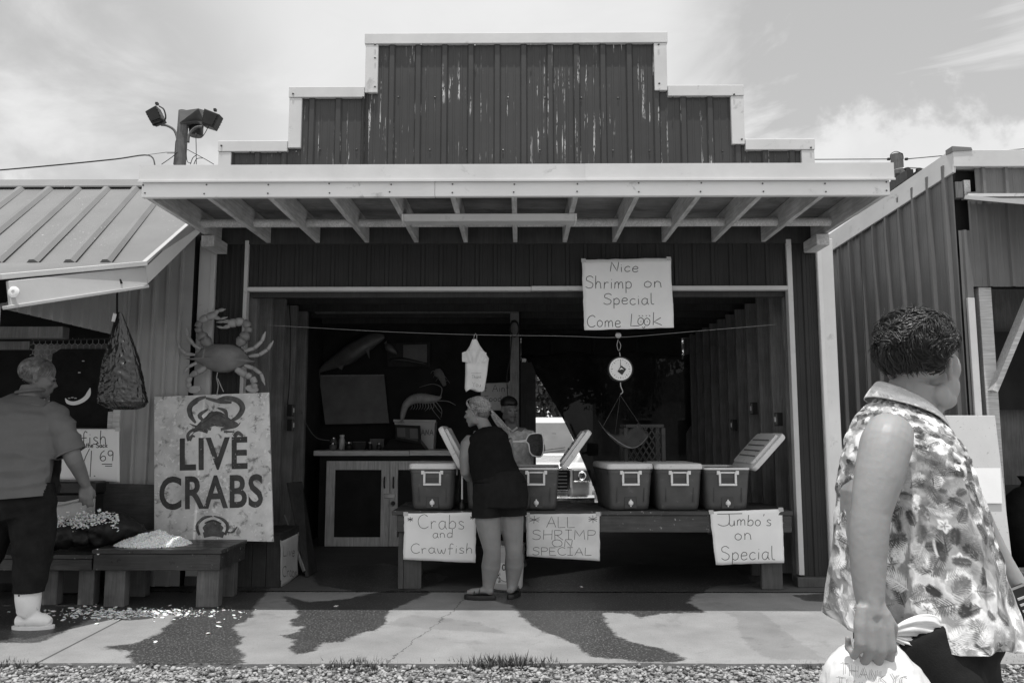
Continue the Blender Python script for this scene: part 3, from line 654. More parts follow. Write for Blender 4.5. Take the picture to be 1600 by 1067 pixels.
for x0, x1, z1 in ((SL3+.03, SL2, Zl-.06), (SL2, SL1, Zm-.06), (SL1, SR1, Zt-.06), (SR1, SR2, Zm-.06), (SR2, SR3-.03, Zl-.06)):
    part('parapet_backing', MB().box((x0+.001, FY+.012, 3.0), (x1-.001, FY+.055, z1)), K['studdark'], shop)
sc = MB()
for px, py in ((586,70),(658,71),(742,72),(829,71),(918,71),(1029,70),(586,91),(586,136),(458,147),(568,152),(346,228),(391,238),(434,238),(463,238),(1030,131),(1051,152),(1147,148),(1159,218),(1267,231),(1167,238)):
    p = V(px, py, Y=FY-TD-.003); sc.lathe([(.009, 0), (.009, .006), (.002, .009)], p, 7, M=Matrix.Rotation(R(90), 4, 'X'))
for py in (150, 232):
    for k in range(26):
        px = 500+k*28.6+ (8 if py == 150 else 0); xx = V(px, py, Y=FY).x
        if SL2+.2 < xx < SR2-.15 and (py > 145 and (py > 200 or SL1+.1 < xx < SR1-.1)) and k % 2 == 0:
            p = V(px, py+px*.004, Y=FY-.006); sc.lathe([(.008, 0), (.008, .006), (.002, .009)], p, 6, M=Matrix.Rotation(R(90), 4, 'X'))
part('screws', sc, K['screw'], shop, kind='stuff')
# corner and opening trims
for x0, x1, bz in ((XL, XL+.145, .06), (XR-.145, XR, .06)):
    part('corner_trim', MB().box((x0, FY-.035, bz), (x1, FY+.05, AWZ-.0)), K['whitetrim'], shop, bev=.004)
    part('corner_flange', MB().box((x0+.105 if x0 < 0 else x0+.005, FY-.042, bz+.01), (x0+.14 if x0 < 0 else x0+.04, FY-.0355, AWZ-.01)), K['whitetrim'], shop, bev=.002)
for x0, x1 in ((OL-.045, OL-.012), (OR+.005, OR+.05)):
    part('opening_trim', MB().box((x0, FY-.03, .1), (x1, FY+.04, AWZ-.002)), K['whitetrim'], shop, bev=.003)
part('header_trim', MB().box((OL-.01, FY-.035, HZ-.018), (.1, FY+.035, HZ+.018)), K['whitetrim'], shop, bev=.003)
part('header_trim', MB().box((.102, FY-.037, HZ-.016), (OR+.003, FY+.033, HZ+.022)), K['whitetrim'], shop, bev=.003)
part('sill_board', MB().box((OR-.02, FY-.06, .004), (XR+.02, FY+.06, .085)), K['tableleg'], shop, bev=.004)
part('sill_board', MB().box((XL, FY-.05, .004), (OL, FY+.06, .085)), K['tableleg'], shop, bev=.004)
# awning
AY = 5.41; AXL, AXR = V(221, 300, Y=AY).x, V(1391, 300, Y=AY).x
zb0, zb1, zf1 = V(800, 307, Y=AY).z, V(800, 283, Y=AY).z, V(800, 257, Y=AY).z
part('fascia_board', MB().box((AXL, AY, zb0), (-.6, AY+.04, zb1)), K['fascia_wood'], shop, bev=.003)
part('fascia_board', MB().box((-.598, AY+.002, zb0+.002), (AXR, AY+.042, zb1)), K['fascia_wood'], shop, bev=.003)
def drip(x0, x1, yo):
    mb = MB(); prof = [(AY-.006-yo, zb1-.004), (AY-.024-yo, zb1-.008), (AY-.024-yo, zb1+.006), (AY-.008-yo, zb1+.012), (AY-.008-yo, zf1), (AY+.1, zf1+.006), (AY+.1, zf1+.002), (AY-.004-yo, zf1-.004), (AY-.004-yo, zb1)]
    return mb.prism([(x0, y, z) for y, z in prof], (x1-x0, 0, 0))
part('metal_fascia', drip(AXL-.02, .47, 0), K['whitetrim'], shop); part('metal_fascia', drip(.465, AXR+.03, .003), K['whitetrim'], shop)
RB = AWZ; RT = zf1-.05
part('awning_deck', MB().box((AXL+.005, AY+.042, RT+.002), (AXR-.005, FY-.0, RT+.02)), K['ply'], shop)
part('awning_roof', MB().box((AXL, AY+.02, RT+.022), (AXR, FY-.002, zf1-.006)), K['gal'], shop)
for i in range(13):
    x = AXL + (AXR-AXL-.038)*i/12
    part('rafter', MB().box((x, AY+.041, RB-.025), (x+.038, FY-.025, RT)), K['raftwood'], shop, bev=.002)
    if i < 12: part('blocking', MB().tube([(x+.04, 6.38, RB+.035), (x+(AXR-AXL-.038)/12-.002, 6.38, RB+.035)], .036, 10), K['raftwood'], shop, smooth=50)
part('ledger_board', MB().box((AXL+.04, FY-.024, RB-.035), (AXR-.04, FY-.003, RT)), K['studdark'], shop)
ns = MB()
for i in range(13):
    x = AXL + .02 + (AXR-AXL-.038)*i/12
    for z in (zb0+.03, zb0+.09): ns.lathe([(.006, 0), (.006, .003)], (x+rng.uniform(-.01, .01), AY-.001, z+rng.uniform(-.006, .006)), 6, M=Matrix.Rotation(R(90), 4, 'X'))
part('nails', ns, K['screw'], shop, kind='stuff')
for x0, x1 in ((XL+.14, XL+.25), (XR-.26, XR-.15)):
    part('bracket_block', MB().box((x0, 6.5, RB-.13), (x1, FY-.045, RB-.035)), K['raftwood'], shop, bev=.004)
# fluorescent fitting under the rafters
a = V(632, 346, Y=5.95); b = V(898, 346, Y=5.95); zl0 = RB-.028
lf = part('light_fitting', MB().prism([(a.x, 5.88, zl0), (a.x, 6.06, zl0), (a.x, 6.03, zl0-.05), (a.x, 5.91, zl0-.05)], (b.x-a.x, 0, 0)), K['whitetrim'], shop, bev=.003)
for x in (a.x-.012, b.x): part('end_cap', MB().box((x, 5.885, zl0-.052), (x+.012, 6.055, zl0)), K['white'], lf)
# interior shell
WX = 2.50
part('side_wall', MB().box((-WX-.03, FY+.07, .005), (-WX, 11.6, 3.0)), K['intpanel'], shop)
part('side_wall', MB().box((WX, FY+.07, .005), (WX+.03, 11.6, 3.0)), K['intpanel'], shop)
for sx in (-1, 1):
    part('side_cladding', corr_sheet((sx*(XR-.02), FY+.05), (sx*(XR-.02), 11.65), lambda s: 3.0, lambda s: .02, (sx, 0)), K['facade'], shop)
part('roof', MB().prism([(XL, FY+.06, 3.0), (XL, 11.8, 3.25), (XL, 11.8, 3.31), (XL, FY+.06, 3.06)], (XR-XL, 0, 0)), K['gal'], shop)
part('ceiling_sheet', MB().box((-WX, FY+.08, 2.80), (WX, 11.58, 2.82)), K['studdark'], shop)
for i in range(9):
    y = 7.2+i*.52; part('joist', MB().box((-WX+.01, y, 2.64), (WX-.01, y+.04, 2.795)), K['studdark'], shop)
for i in range(12):
    y = 7.02+i*.39
    part('stud', MB().box((WX-.13, y, .012), (WX-.004, y+.045, 2.63)), K['studwood'], shop, bev=.003)
for i in range(5):
    y = 7.0+i*.42; part('stud', MB().box((-WX+.004, y, .012), (-WX+.13, y+.075, 2.63)), K['studwood'], shop, bev=.003)
part('sill_plate', MB().box((WX-.13, 11.3, .006), (WX-.002, 11.5, .05)), K['studdark'], shop)
part('beam', MB().box((OL, FY+.06, HZ-.06), (OR, FY+.11, HZ+.1)), K['studdark'], shop)
# partition with counter room on the left
PY = 8.95; pz1 = V(640, 470, Y=PY).z; pz0 = V(640, 489, Y=PY).z; pxl = V(797, 600, Y=PY).x; pxr = V(811, 600, Y=PY).x
part('header_beam', MB().box((-WX+.14, PY, pz0), (pxr, PY+.09, pz1)), K['studwood'], shop, bev=.004)
part('header_beam', MB().box((-WX+.14, PY-.5, pz1+.03), (pxr+.02, PY-.41, pz1+.13)), K['studdark'], shop, bev=.004)
part('post', MB().box((pxl, PY+.005, .006), (pxr, PY+.095, pz0-.002)), K['studwood'], shop, bev=.004)
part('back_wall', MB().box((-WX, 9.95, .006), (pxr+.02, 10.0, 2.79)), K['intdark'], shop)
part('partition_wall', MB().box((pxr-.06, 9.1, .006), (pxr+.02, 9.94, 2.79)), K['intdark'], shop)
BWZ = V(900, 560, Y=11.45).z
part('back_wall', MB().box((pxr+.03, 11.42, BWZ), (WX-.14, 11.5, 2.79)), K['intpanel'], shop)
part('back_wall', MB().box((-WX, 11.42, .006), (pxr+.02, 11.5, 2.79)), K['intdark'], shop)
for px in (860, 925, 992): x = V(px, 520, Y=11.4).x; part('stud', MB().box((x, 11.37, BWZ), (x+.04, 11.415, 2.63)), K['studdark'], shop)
a = V(811, 600, Y=11.3); b = V(837, 600, Y=11.3); zc = V(820, 566, Y=11.3).z
jb = part('door_jamb', MB().prism([(a.x, 11.25, zc), (b.x-.06, 11.25, zc), (b.x, 11.25, zc-.15), (b.x, 11.25, .006), (a.x, 11.25, .006)], (0, .12, 0)), K['dashboard'], shop, bev=.004)
for k in range(3): part('jamb_rib', MB().box((a.x+.03+k*.045, 11.235, .3), (a.x+.05+k*.045, 11.249, zc-.45)), K['dashboard'], jb)
# sockets fixed to the studs
def socket_box(px, py, X, s=1.0):
    p = V(px, py, X=X); d = -1 if X > 0 else 1
    o = part('outlet_box', MB().cbox((X + d*.02, p.y, p.z), (.05, .085, .12)), K['black'], shop, bev=.004)
    part('outlet_plate', MB().cbox((X + d*.048, p.y-.0, p.z), (.006, .07, .10)), K['dashboard'], o)
    part('outlet_face', MB().cbox((X + d*.053, p.y-.0, p.z), (.006, .03, .045)), K['white'], o)
socket_box(1181, 638, WX-.13); socket_box(1220, 655, WX-.13); socket_box(1150, 664, WX-.13)
socket_box(451, 641, -WX+.13); socket_box(451, 664, -WX+.13)
# coiled cable on the post, light wires
part('cable_coil', MB().tube([(pxl+.05+.05*math.cos(a_*.7), PY-.012-.004*k_, V(800, 515, Y=PY).z+.09*math.sin(a_*.7)) for k_, a_ in enumerate(np.linspace(0, 24, 40))], .007, 6), K['black'], shop, smooth=180)
part('cable', MB().tube(smooth_pts([V(800, 520, Y=PY-.02), V(797, 560, Y=PY-.02), V(792, 590, Y=PY-.02), V(795, 640, Y=PY-.02)], 6), .006, 6), K['black'], shop, smooth=180)
part('cable', MB().tube(smooth_pts([V(470, 640, Y=8.6), V(480, 665, Y=8.9), V(495, 684, Y=9.1), V(515, 688, Y=9.3)], 6), .005, 6), K['studwood'], shop, smooth=180)
part('cable', MB().tube(smooth_pts([V(452, 475, Y=7.7), V(454, 520, Y=7.7), V(452, 600, Y=7.7), V(449, 632, Y=7.7)], 6), .006, 6), K['black'], shop, smooth=180)

# shade cloth over the back opening
ts = [(822, 556), (1078, 552), (1078, 860), (965, 860)]
class Tarp:
    P = [V(x, y, Y=11.28) for x, y in ts]
mb = MB()
def tarpf(u, v):
    # left edge is pulled back diagonally in a slack curve
    lx = 822 + (960-822)*(v**1.0) + 14*math.sin(math.pi*v) - 22*max(0, .25-v); y = 553 + 307*v
    x = lx*(1-u)+1080*u; sag = 5*math.sin(u*math.pi*5)*(1-v)
    return V(x, y+sag*.6, Y=11.28 + .03*math.sin(u*17+v*5)+.05*math.sin(u*5-v*7))
mb.grid(tarpf, 50, 40)
tag(part('shade_cloth', mb, K['tarp'], smooth=180), 'black shade cloth pulled aside over the rear opening of the stall', 'tarp')

# ================================================================== LEFT BUILDING
lb = thing('market_shed', 'left hand shed with ribbed pale metal roof and grey corrugated wall', 'building', (-3.5, 6.5, 0))
EV = [V(-60, 412, Y=5.62), V(226, 412, Y=5.62)]; ez = EV[1].z; ex = EV[1].x
SLP = .70
def onroof(px, py):            # point of the roof slope seen at a pixel
    lo, hi = 4.0, 12.0
    for _ in range(40):
        m_ = (lo+hi)/2; p = V(px, py, Y=m_)
        if p.z > ez + SLP*(m_-5.62): lo = m_
        else: hi = m_
    return p
rt = onroof(170, 289); RY, RZ = rt.y, rt.z
rl = -9.0
part('roof_sheet', MB().prism([(rl, 5.62, ez), (ex+.02, 5.62, ez), (ex+.04, RY, RZ), (rl, RY, RZ)], (0, .004, -.012)), K['gal'], lb)
for bx, tx_ in ((-180, 40), (-66, -160+130), (-6, 36), (49, 79-0), (49, 124), (108, 170), (167, 217)): pass
ribs_ = [((0, 340), (36, 291)), ((0, 375), (79, 291)), ((0, 411), (124, 290)), ((49, 412), (170, 289)), ((108, 412), (218, 287)), ((167, 413), (262, 333))]
for i in range(14):
    # ribs run up the slope, slightly askew like the sheets
    x0 = V(167, 413, Y=5.62).x - i*.268; 
    if x0 < rl+.1: break
    a = Vector((x0, 5.60, ez+.004)); b = Vector((x0-.30, RY-.03, RZ-.02))
    d = (b-a).normalized(); up = Vector((0, -SLP, 1)).normalized(); sd = d.cross(up)
    q = [a - sd*.042, a - sd*.016 + up*.026, a + sd*.016 + up*.026, a + sd*.042]
    part('roof_rib', MB().prism(q, b-a), K['gal'], lb)
part('ridge_cap', MB().prism([(rl, RY-.12, RZ-.045), (rl, RY+.02, RZ+.06), (rl, RY+.3, RZ-.06), (rl, RY+.3, RZ-.075), (rl, RY+.02, RZ+.045), (rl, RY-.12, RZ-.06)], (ex-rl, 0, 0)), K['gal'], lb)
part('roof_sheet', MB().prism([(rl, RY+.02, RZ), (ex+.04, RY+.02, RZ), (ex, RY+2.2, ez), (rl, RY+2.2, ez)], (0, -.004, -.012)), K['gal'], lb)
# lower porch corner: diagonal fascia, from the front eave back to the main eave
A = V(4, 470, Y=4.72); B = V(228, 440, Y=5.60)
A = V(-2, 433, Y=4.74); B = V(227, 412, Y=5.60); A2 = V(2, 478, Y=4.74); B2 = V(230, 445, Y=5.60)
part('porch_roof', MB().prism([A+Vector((0, 0, .01)), B+Vector((0, 0, .01)), Vector((rl, 5.6, ez)), Vector((rl, 4.74, A.z))], (0, 0, -.02)), K['gal'], lb)
n_ = Vector((B.y-A.y, A.x-B.x, 0)).normalized()
part('fascia_board', MB().prism([A+Vector((.05, .02, -.02)), B+Vector((0, 0, -.02)), B2, A2+Vector((.05, .02, 0))], -n_*.035), K['cream_flat'], lb, bev=.003)
part('drip_edge', MB().bar(A+n_*.012, B+n_*.012, .03, .035), K['whitetrim'], lb, bev=.003)
part('soffit_trim', MB().bar(A2+Vector((.02, .0, -.012)), B2+Vector((0, 0, -.012)), .05, .022), K['cream_flat'], lb, bev=.003)
C = V(297, 352, Y=6.78); C = Vector((B.x+.04, 6.8, B.z+SLP*1.2)); 
part('rake_board', MB().prism([B+Vector((0, 0, .01)), C+Vector((0, 0, .01)), C+Vector((0, 0, -.15)), B2], (-.035, 0, 0)), K['cream_flat'], lb, bev=.003)
part('fascia_board', MB().box((rl, 4.72, A2.z-.01), (A.x-.04, 4.76, A.z-.01)), K['cream_wood'], lb, bev=.003)
part('porch_post', MB().box((A.x-.16, 4.80, 0.0), (A.x-.07, 4.89, A2.z+.02)), K['cream_wood'], lb, bev=.004)
ey = MB().lathe([(.04, 0), (.042, .008), (.03, .014), (.016, .016), (.014, .006), (.001, .004)], (0, 0, 0), 16, M=Matrix.Rotation(R(90), 4, 'X')); 
o = part('conduit_ring', MB().lathe([(.034, 0), (.036, .01), (.026, .016), (.012, .016), (.011, .004)], V(21, 457, Y=4.78)+n_*.012, 16, M=Matrix.Rotation(R(90), 4, 'X')), K['white'], lb, smooth=50)
# walls
WXL = V(188, 600, Y=6.72).x
wf = lambda s: ez + SLP*(6.72-5.62) - .02
ww_ = XL - .002 - WXL; nP = 2
for i in range(2):
    part('wall_panel', corr_sheet((WXL, 6.72), (XL-.003, 6.72), wf, lambda s: .02, (0, -1), s0=ww_*i/2, s1=ww_*(i+1)/2, pitch=.115, phase=.03, rw=.022, rh=.024, minor=.0), K['leftwall'], lb)
sideX = WXL + .02; y_a = V(5, 484, X=sideX).y
for i in range(2):
    part('wall_panel', corr_sheet((sideX, 4.95), (sideX, 6.71), lambda s: max(A2.z+.03+(s)*(B2.z-A2.z)/.9, 2.12), lambda s: V(100, 505, X=sideX).z, (1, 0), s0=1.76*i/2, s1=1.76*(i+1)/2, pitch=.13, phase=.03, rw=.022, rh=.022, minor=.0), K['leftwall'], lb)
part('corner_trim', MB().box((WXL-.03, 6.68, .02), (WXL+.03, 6.75, V(188, 640, Y=6.72).z)), K['cream_wood'], lb, bev=.003)
part('trim_block', MB().box((V(170, 650, Y=6.72).x, 6.70, V(170, 700, Y=6.72).z), (WXL-.032, 6.75, V(170, 643, Y=6.72).z)), K['cream_wood'], lb, bev=.003)
part('back_wall', MB().box((rl, 8.4, .006), (XL-.02, 8.44, RZ-.3)), K['intdark'], lb)
part('inner_wall', MB().box((XL-.06, 6.75, .006), (XL-.03, 8.39, 3.2)), K['intdark'], lb)
part('outer_wall', MB().box((rl, 5.7, .006), (rl+.04, 8.39, 2.6)), K['leftwall'], lb)
part('beam', MB().box((rl+.05, 6.70, V(50, 528, Y=6.7).z), (V(98, 520, Y=6.7).x, 6.80, V(50, 510, Y=6.7).z)), K['studwood'], lb, bev=.003)
part('beam', MB().box((rl+.05, 6.95, V(50, 546, Y=6.95).z), (V(46, 540, Y=6.95).x, 7.02, V(50, 533, Y=6.95).z)), K['studwood'], lb, bev=.003)
part('counter_wall', MB().box((rl+.05, 6.9, .006), (WXL-.04, 6.96, .95)), K['intpanel'], lb)
# ================================================================== RIGHT BUILDING
rb = thing('market_shed', 'right hand shed of mid grey corrugated metal with white rake trim and open doorway', 'building', (4.6, 8.5, 0))
CY = 7.35; cx_ = V(1503, 500, Y=CY).x; BYr = 9.6; bx_ = V(1297, 500, Y=BYr).x
zc1 = V(1500, 262, Y=CY).z; zb1_ = V(1300, 397, Y=BYr).z
LL = math.hypot(cx_-bx_, BYr-CY); nrm_r = Vector((CY-BYr, -(cx_-bx_), 0)).normalized()
if nrm_r.x > 0: nrm_r = -nrm_r
for i in range(3):
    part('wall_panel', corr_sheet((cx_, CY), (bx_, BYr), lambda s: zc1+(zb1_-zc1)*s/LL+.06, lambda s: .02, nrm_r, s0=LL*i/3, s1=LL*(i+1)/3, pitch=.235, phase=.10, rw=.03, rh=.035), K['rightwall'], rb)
rT = [V(1297, 372, Y=BYr-.03), V(1502, 232, Y=CY-.03), V(1502, 270, Y=CY-.03), V(1297, 400, Y=BYr-.03)]
part('rake_trim', MB().prism([p+nrm_r*.055 for p in rT], nrm_r*.03), K['whitetrim'], rb, bev=.004)
rT2 = [V(1302, 372, Y=BYr+.4), V(1392, 312, Y=BYr-.5), V(1392, 326, Y=BYr-.5), V(1302, 382, Y=BYr+.4)]
part('roof', MB().prism([V(1297, 374, Y=BYr), V(1502, 236, Y=CY), Vector((9.5, CY, V(1502, 236, Y=CY).z)), Vector((9.5, BYr, V(1297, 374, Y=BYr).z))], (0, 0, -.03)), K['gal'], rb)
# front face
RXE = 9.4; fz = V(1560, 262, Y=CY).z; dz0 = V(1560, 448, Y=CY).z; dxl = V(1531, 600, Y=CY).x
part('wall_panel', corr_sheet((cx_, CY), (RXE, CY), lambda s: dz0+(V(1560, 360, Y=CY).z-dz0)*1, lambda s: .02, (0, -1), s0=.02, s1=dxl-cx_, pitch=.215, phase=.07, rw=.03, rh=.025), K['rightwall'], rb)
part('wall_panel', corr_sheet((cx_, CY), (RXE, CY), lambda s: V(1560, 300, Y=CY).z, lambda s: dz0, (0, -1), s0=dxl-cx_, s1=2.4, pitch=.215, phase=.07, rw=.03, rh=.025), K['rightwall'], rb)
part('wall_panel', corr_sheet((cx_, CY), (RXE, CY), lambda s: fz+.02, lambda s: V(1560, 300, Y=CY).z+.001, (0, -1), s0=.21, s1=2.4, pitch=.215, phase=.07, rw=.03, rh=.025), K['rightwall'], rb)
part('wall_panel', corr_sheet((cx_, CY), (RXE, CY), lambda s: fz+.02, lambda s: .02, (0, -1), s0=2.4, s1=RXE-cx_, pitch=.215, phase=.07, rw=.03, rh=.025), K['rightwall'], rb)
part('eave_trim', MB().box((cx_-.01, CY-.05, fz-.005), (RXE, CY+.05, V(1560, 237, Y=CY).z)), K['whitetrim'], rb, bev=.004)
part('eave_cap', MB().prism([(cx_-.02, CY-.06, V(1503, 240, Y=CY).z), (cx_+.17, CY-.06, V(1503, 238, Y=CY).z), (cx_+.16, CY-.06, V(1503, 234, Y=CY).z), (cx_-.02, CY-.06, V(1503, 232, Y=CY).z)], (0, .12, 0)), K['gal'], rb)
part('corner_gap_block', MB().box((cx_+.03, CY+.02, V(1510, 308, Y=CY).z), (cx_+.1, CY+.09, V(1510, 283, Y=CY).z)), K['studwood'], rb)
part('corner_gap_block', MB().box((cx_+.12, CY+.03, V(1510, 309, Y=CY).z), (cx_+.18, CY+.09, V(1510, 280, Y=CY).z)), K['raftwood'], rb)
part('back_sheathing', MB().box((cx_+.02, CY+.11, .02), (dxl-.02, CY+.13, fz)), K['intdark'], rb)
part('back_sheathing', MB().box((dxl-.019, CY+.11, dz0), (RXE, CY+.13, fz)), K['intdark'], rb)
# small canopy
c0 = V(1509, 309, Y=CY-.02); 
part('canopy_roof', MB().prism([c0, c0+Vector((3.5, 0, 0)), c0+Vector((3.5, -.75, -.30)), c0+Vector((.35, -.75, -.30))], (0, 0, -.02)), K['gal'], rb)
part('canopy_trim', MB().bar(c0+Vector((0, -.01, 0)), c0+Vector((.36, -.76, -.30)), .05, .035), K['whitetrim'], rb)
part('canopy_trim', MB().bar(c0+Vector((0, -.02, .012)), c0+Vector((3.5, -.02, .012)), .05, .03), K['whitetrim'], rb)
for i in range(5): part('canopy_rib', MB().bar(c0+Vector((.55+i*.35, -.02, .015)), c0+Vector((.7+i*.35, -.74, -.28)), .05, .03), K['gal'], rb)
# doorway
part('door_trim', MB().box((V(1519, 600, Y=CY-.03).x, CY-.05, .02), (V(1530, 600, Y=CY-.03).x, CY-.02, V(1522, 466, Y=CY-.03).z)), K['whitetrim'], rb, bev=.003)
part('door_post', MB().box((V(1536, 600, Y=CY+.05).x, CY+.02, .02), (V(1556, 600, Y=CY+.05).x, CY+.10, dz0)), K['cream_wood'], rb, bev=.003)
part('brace', MB().bar(V(1549, 612, Y=CY-.0), V(1625, 430, Y=CY-.0), .05, .13, up=(0, 1, 0)), K['cream_wood'], rb, bev=.003)
part('pegboard', MB().box((dxl-.2, CY+1.4, V(1580, 640, Y=CY+1.4).z), (RXE, CY+1.43, 2.4)), K['intpanel'], rb)
part('inner_wall', MB().box((dxl-.2, CY+1.6, .02), (RXE, CY+1.63, 3.3)), K['studwood'], rb)
part('low_wall', MB().box((dxl+.02, CY+.9, .02), (RXE, CY+.95, .75)), K['intpanel'], rb)
part('outer_wall', MB().box((RXE, CY, .02), (RXE+.04, BYr, 3.5)), K['rightwall'], rb)
part('kerb', MB().box((V(1560, 910, Y=CY-.25).x, CY-.3, .0), (RXE, CY-.06, .09)), KF, rb, bev=.01)
pg = thing('leaning_panel', 'white painted plywood panel leaning beside the doorway of the right shed', 'panel', (V(1530, 880, Z=.0)))
q = [V(1477, 649, Y=CY-.10), V(1555, 649, Y=CY-.10), V(1584, 886, Y=CY-.22), V(1490, 886, Y=CY-.22)]
zz0 = q[2].z; 
part('board', MB().prism([q[0], q[1], Vector((q[2].x, q[2].y, .006)), Vector((q[3].x, q[3].y, .006))], (0, .02, 0)), K['paintpanel'], pg, bev=.003)
part('paper_sheet', MB().prism([V(1500, 731, Y=CY-.165), V(1563, 731, Y=CY-.165), V(1566, 786, Y=CY-.185), V(1500, 786, Y=CY-.185)], (0, .003, 0)), K['paper'], pg)
tp = V(1604, 775, Y=CY+.45)
o = thing('black_bag', 'black stuffed bag standing inside the doorway of the right shed', 'bag', (tp.x, tp.y, .006))
part('bag_body', MB().lathe([(.16, 0), (.24, .08), (.26, .4), (.22, .62), (.10, .74), (.05, .76)], (0, 0, 0), 20), K['blackmat'], o, local=True, smooth=60)
part('bag_neck', MB().lathe([(.05, .761), (.035, .80), (.07, .86)], (0, 0, 0), 12), K['blackmat'], o, local=True, smooth=60)

# ================================================================== DISPLAY TABLE AND COOLERS
TY = 6.64; TZ = V(900, 798, Y=TY).z; TXL = V(618, 798, Y=TY).x; TXR = V(1237, 798, Y=TY).x; TD_ = .80
tb = thing('display_table', 'long dark painted wooden table with chipped front rail under the coolers', 'table', ((TXL+TXR)/2, TY+.4, 0))
for i in range(4):
    part('table_plank', MB().box((TXL-.03, TY+.0+i*TD_/4, TZ-.035), (TXR+.01, TY-.004+(i+1)*TD_/4, TZ+rng.uniform(-.003, .0))), K['tablewood'], tb, bev=.003)
part('front_rail', MB().box((TXL+.01, TY+.012, TZ-.175), (TXR, TY+.05, TZ-.037)), K['tablewood'], tb, bev=.004)
part('side_rail', MB().box((TXL+.012, TY+.052, TZ-.16), (TXL+.05, TY+TD_-.04, TZ-.037)), K['tablewood'], tb, bev=.003)
part('side_rail', MB().box((TXR-.05, TY+.052, TZ-.16), (TXR-.012, TY+TD_-.04, TZ-.037)), K['tablewood'], tb, bev=.003)
part('back_rail', MB().box((TXL+.052, TY+TD_-.08, TZ-.16), (TXR-.052, TY+TD_-.04, TZ-.037)), K['tablewood'], tb, bev=.003)
def leg2(px0, px1, px2, y): 
    x0, x1, x2 = [V(p, 900, Y=y).x for p in (px0, px1, px2)]
    part('leg', MB().box((x0, y+.052, .006), (x1-.002, y+.14, TZ-.165 if False else TZ-.178)), K['tableleg'], tb, bev=.004)
    part('leg', MB().box((x1, y+.05, .006), (x2, y+.085, TZ-.178)), K['tableleg'], tb, bev=.004)
leg2(620, 629, 657, TY); leg2(1228, 1193, 1227, TY) if False else None
x0, x1 = V(1193, 900, Y=TY).x, V(1228, 900, Y=TY).x
part('leg', MB().box((x0, TY+.05, .006), (x1-.01, TY+.09, TZ-.178)), K['tableleg'], tb, bev=.004)
part('leg', MB().box((x1-.045, TY+.092, .006), (x1, TY+.18, TZ-.165)), K['tableleg'], tb, bev=.004)
for x in (TXL+.06, TXR-.15): part('leg', MB().box((x, TY+TD_-.13, .006), (x+.09, TY+TD_-.082, TZ-.04)), K['tableleg'], tb, bev=.004)

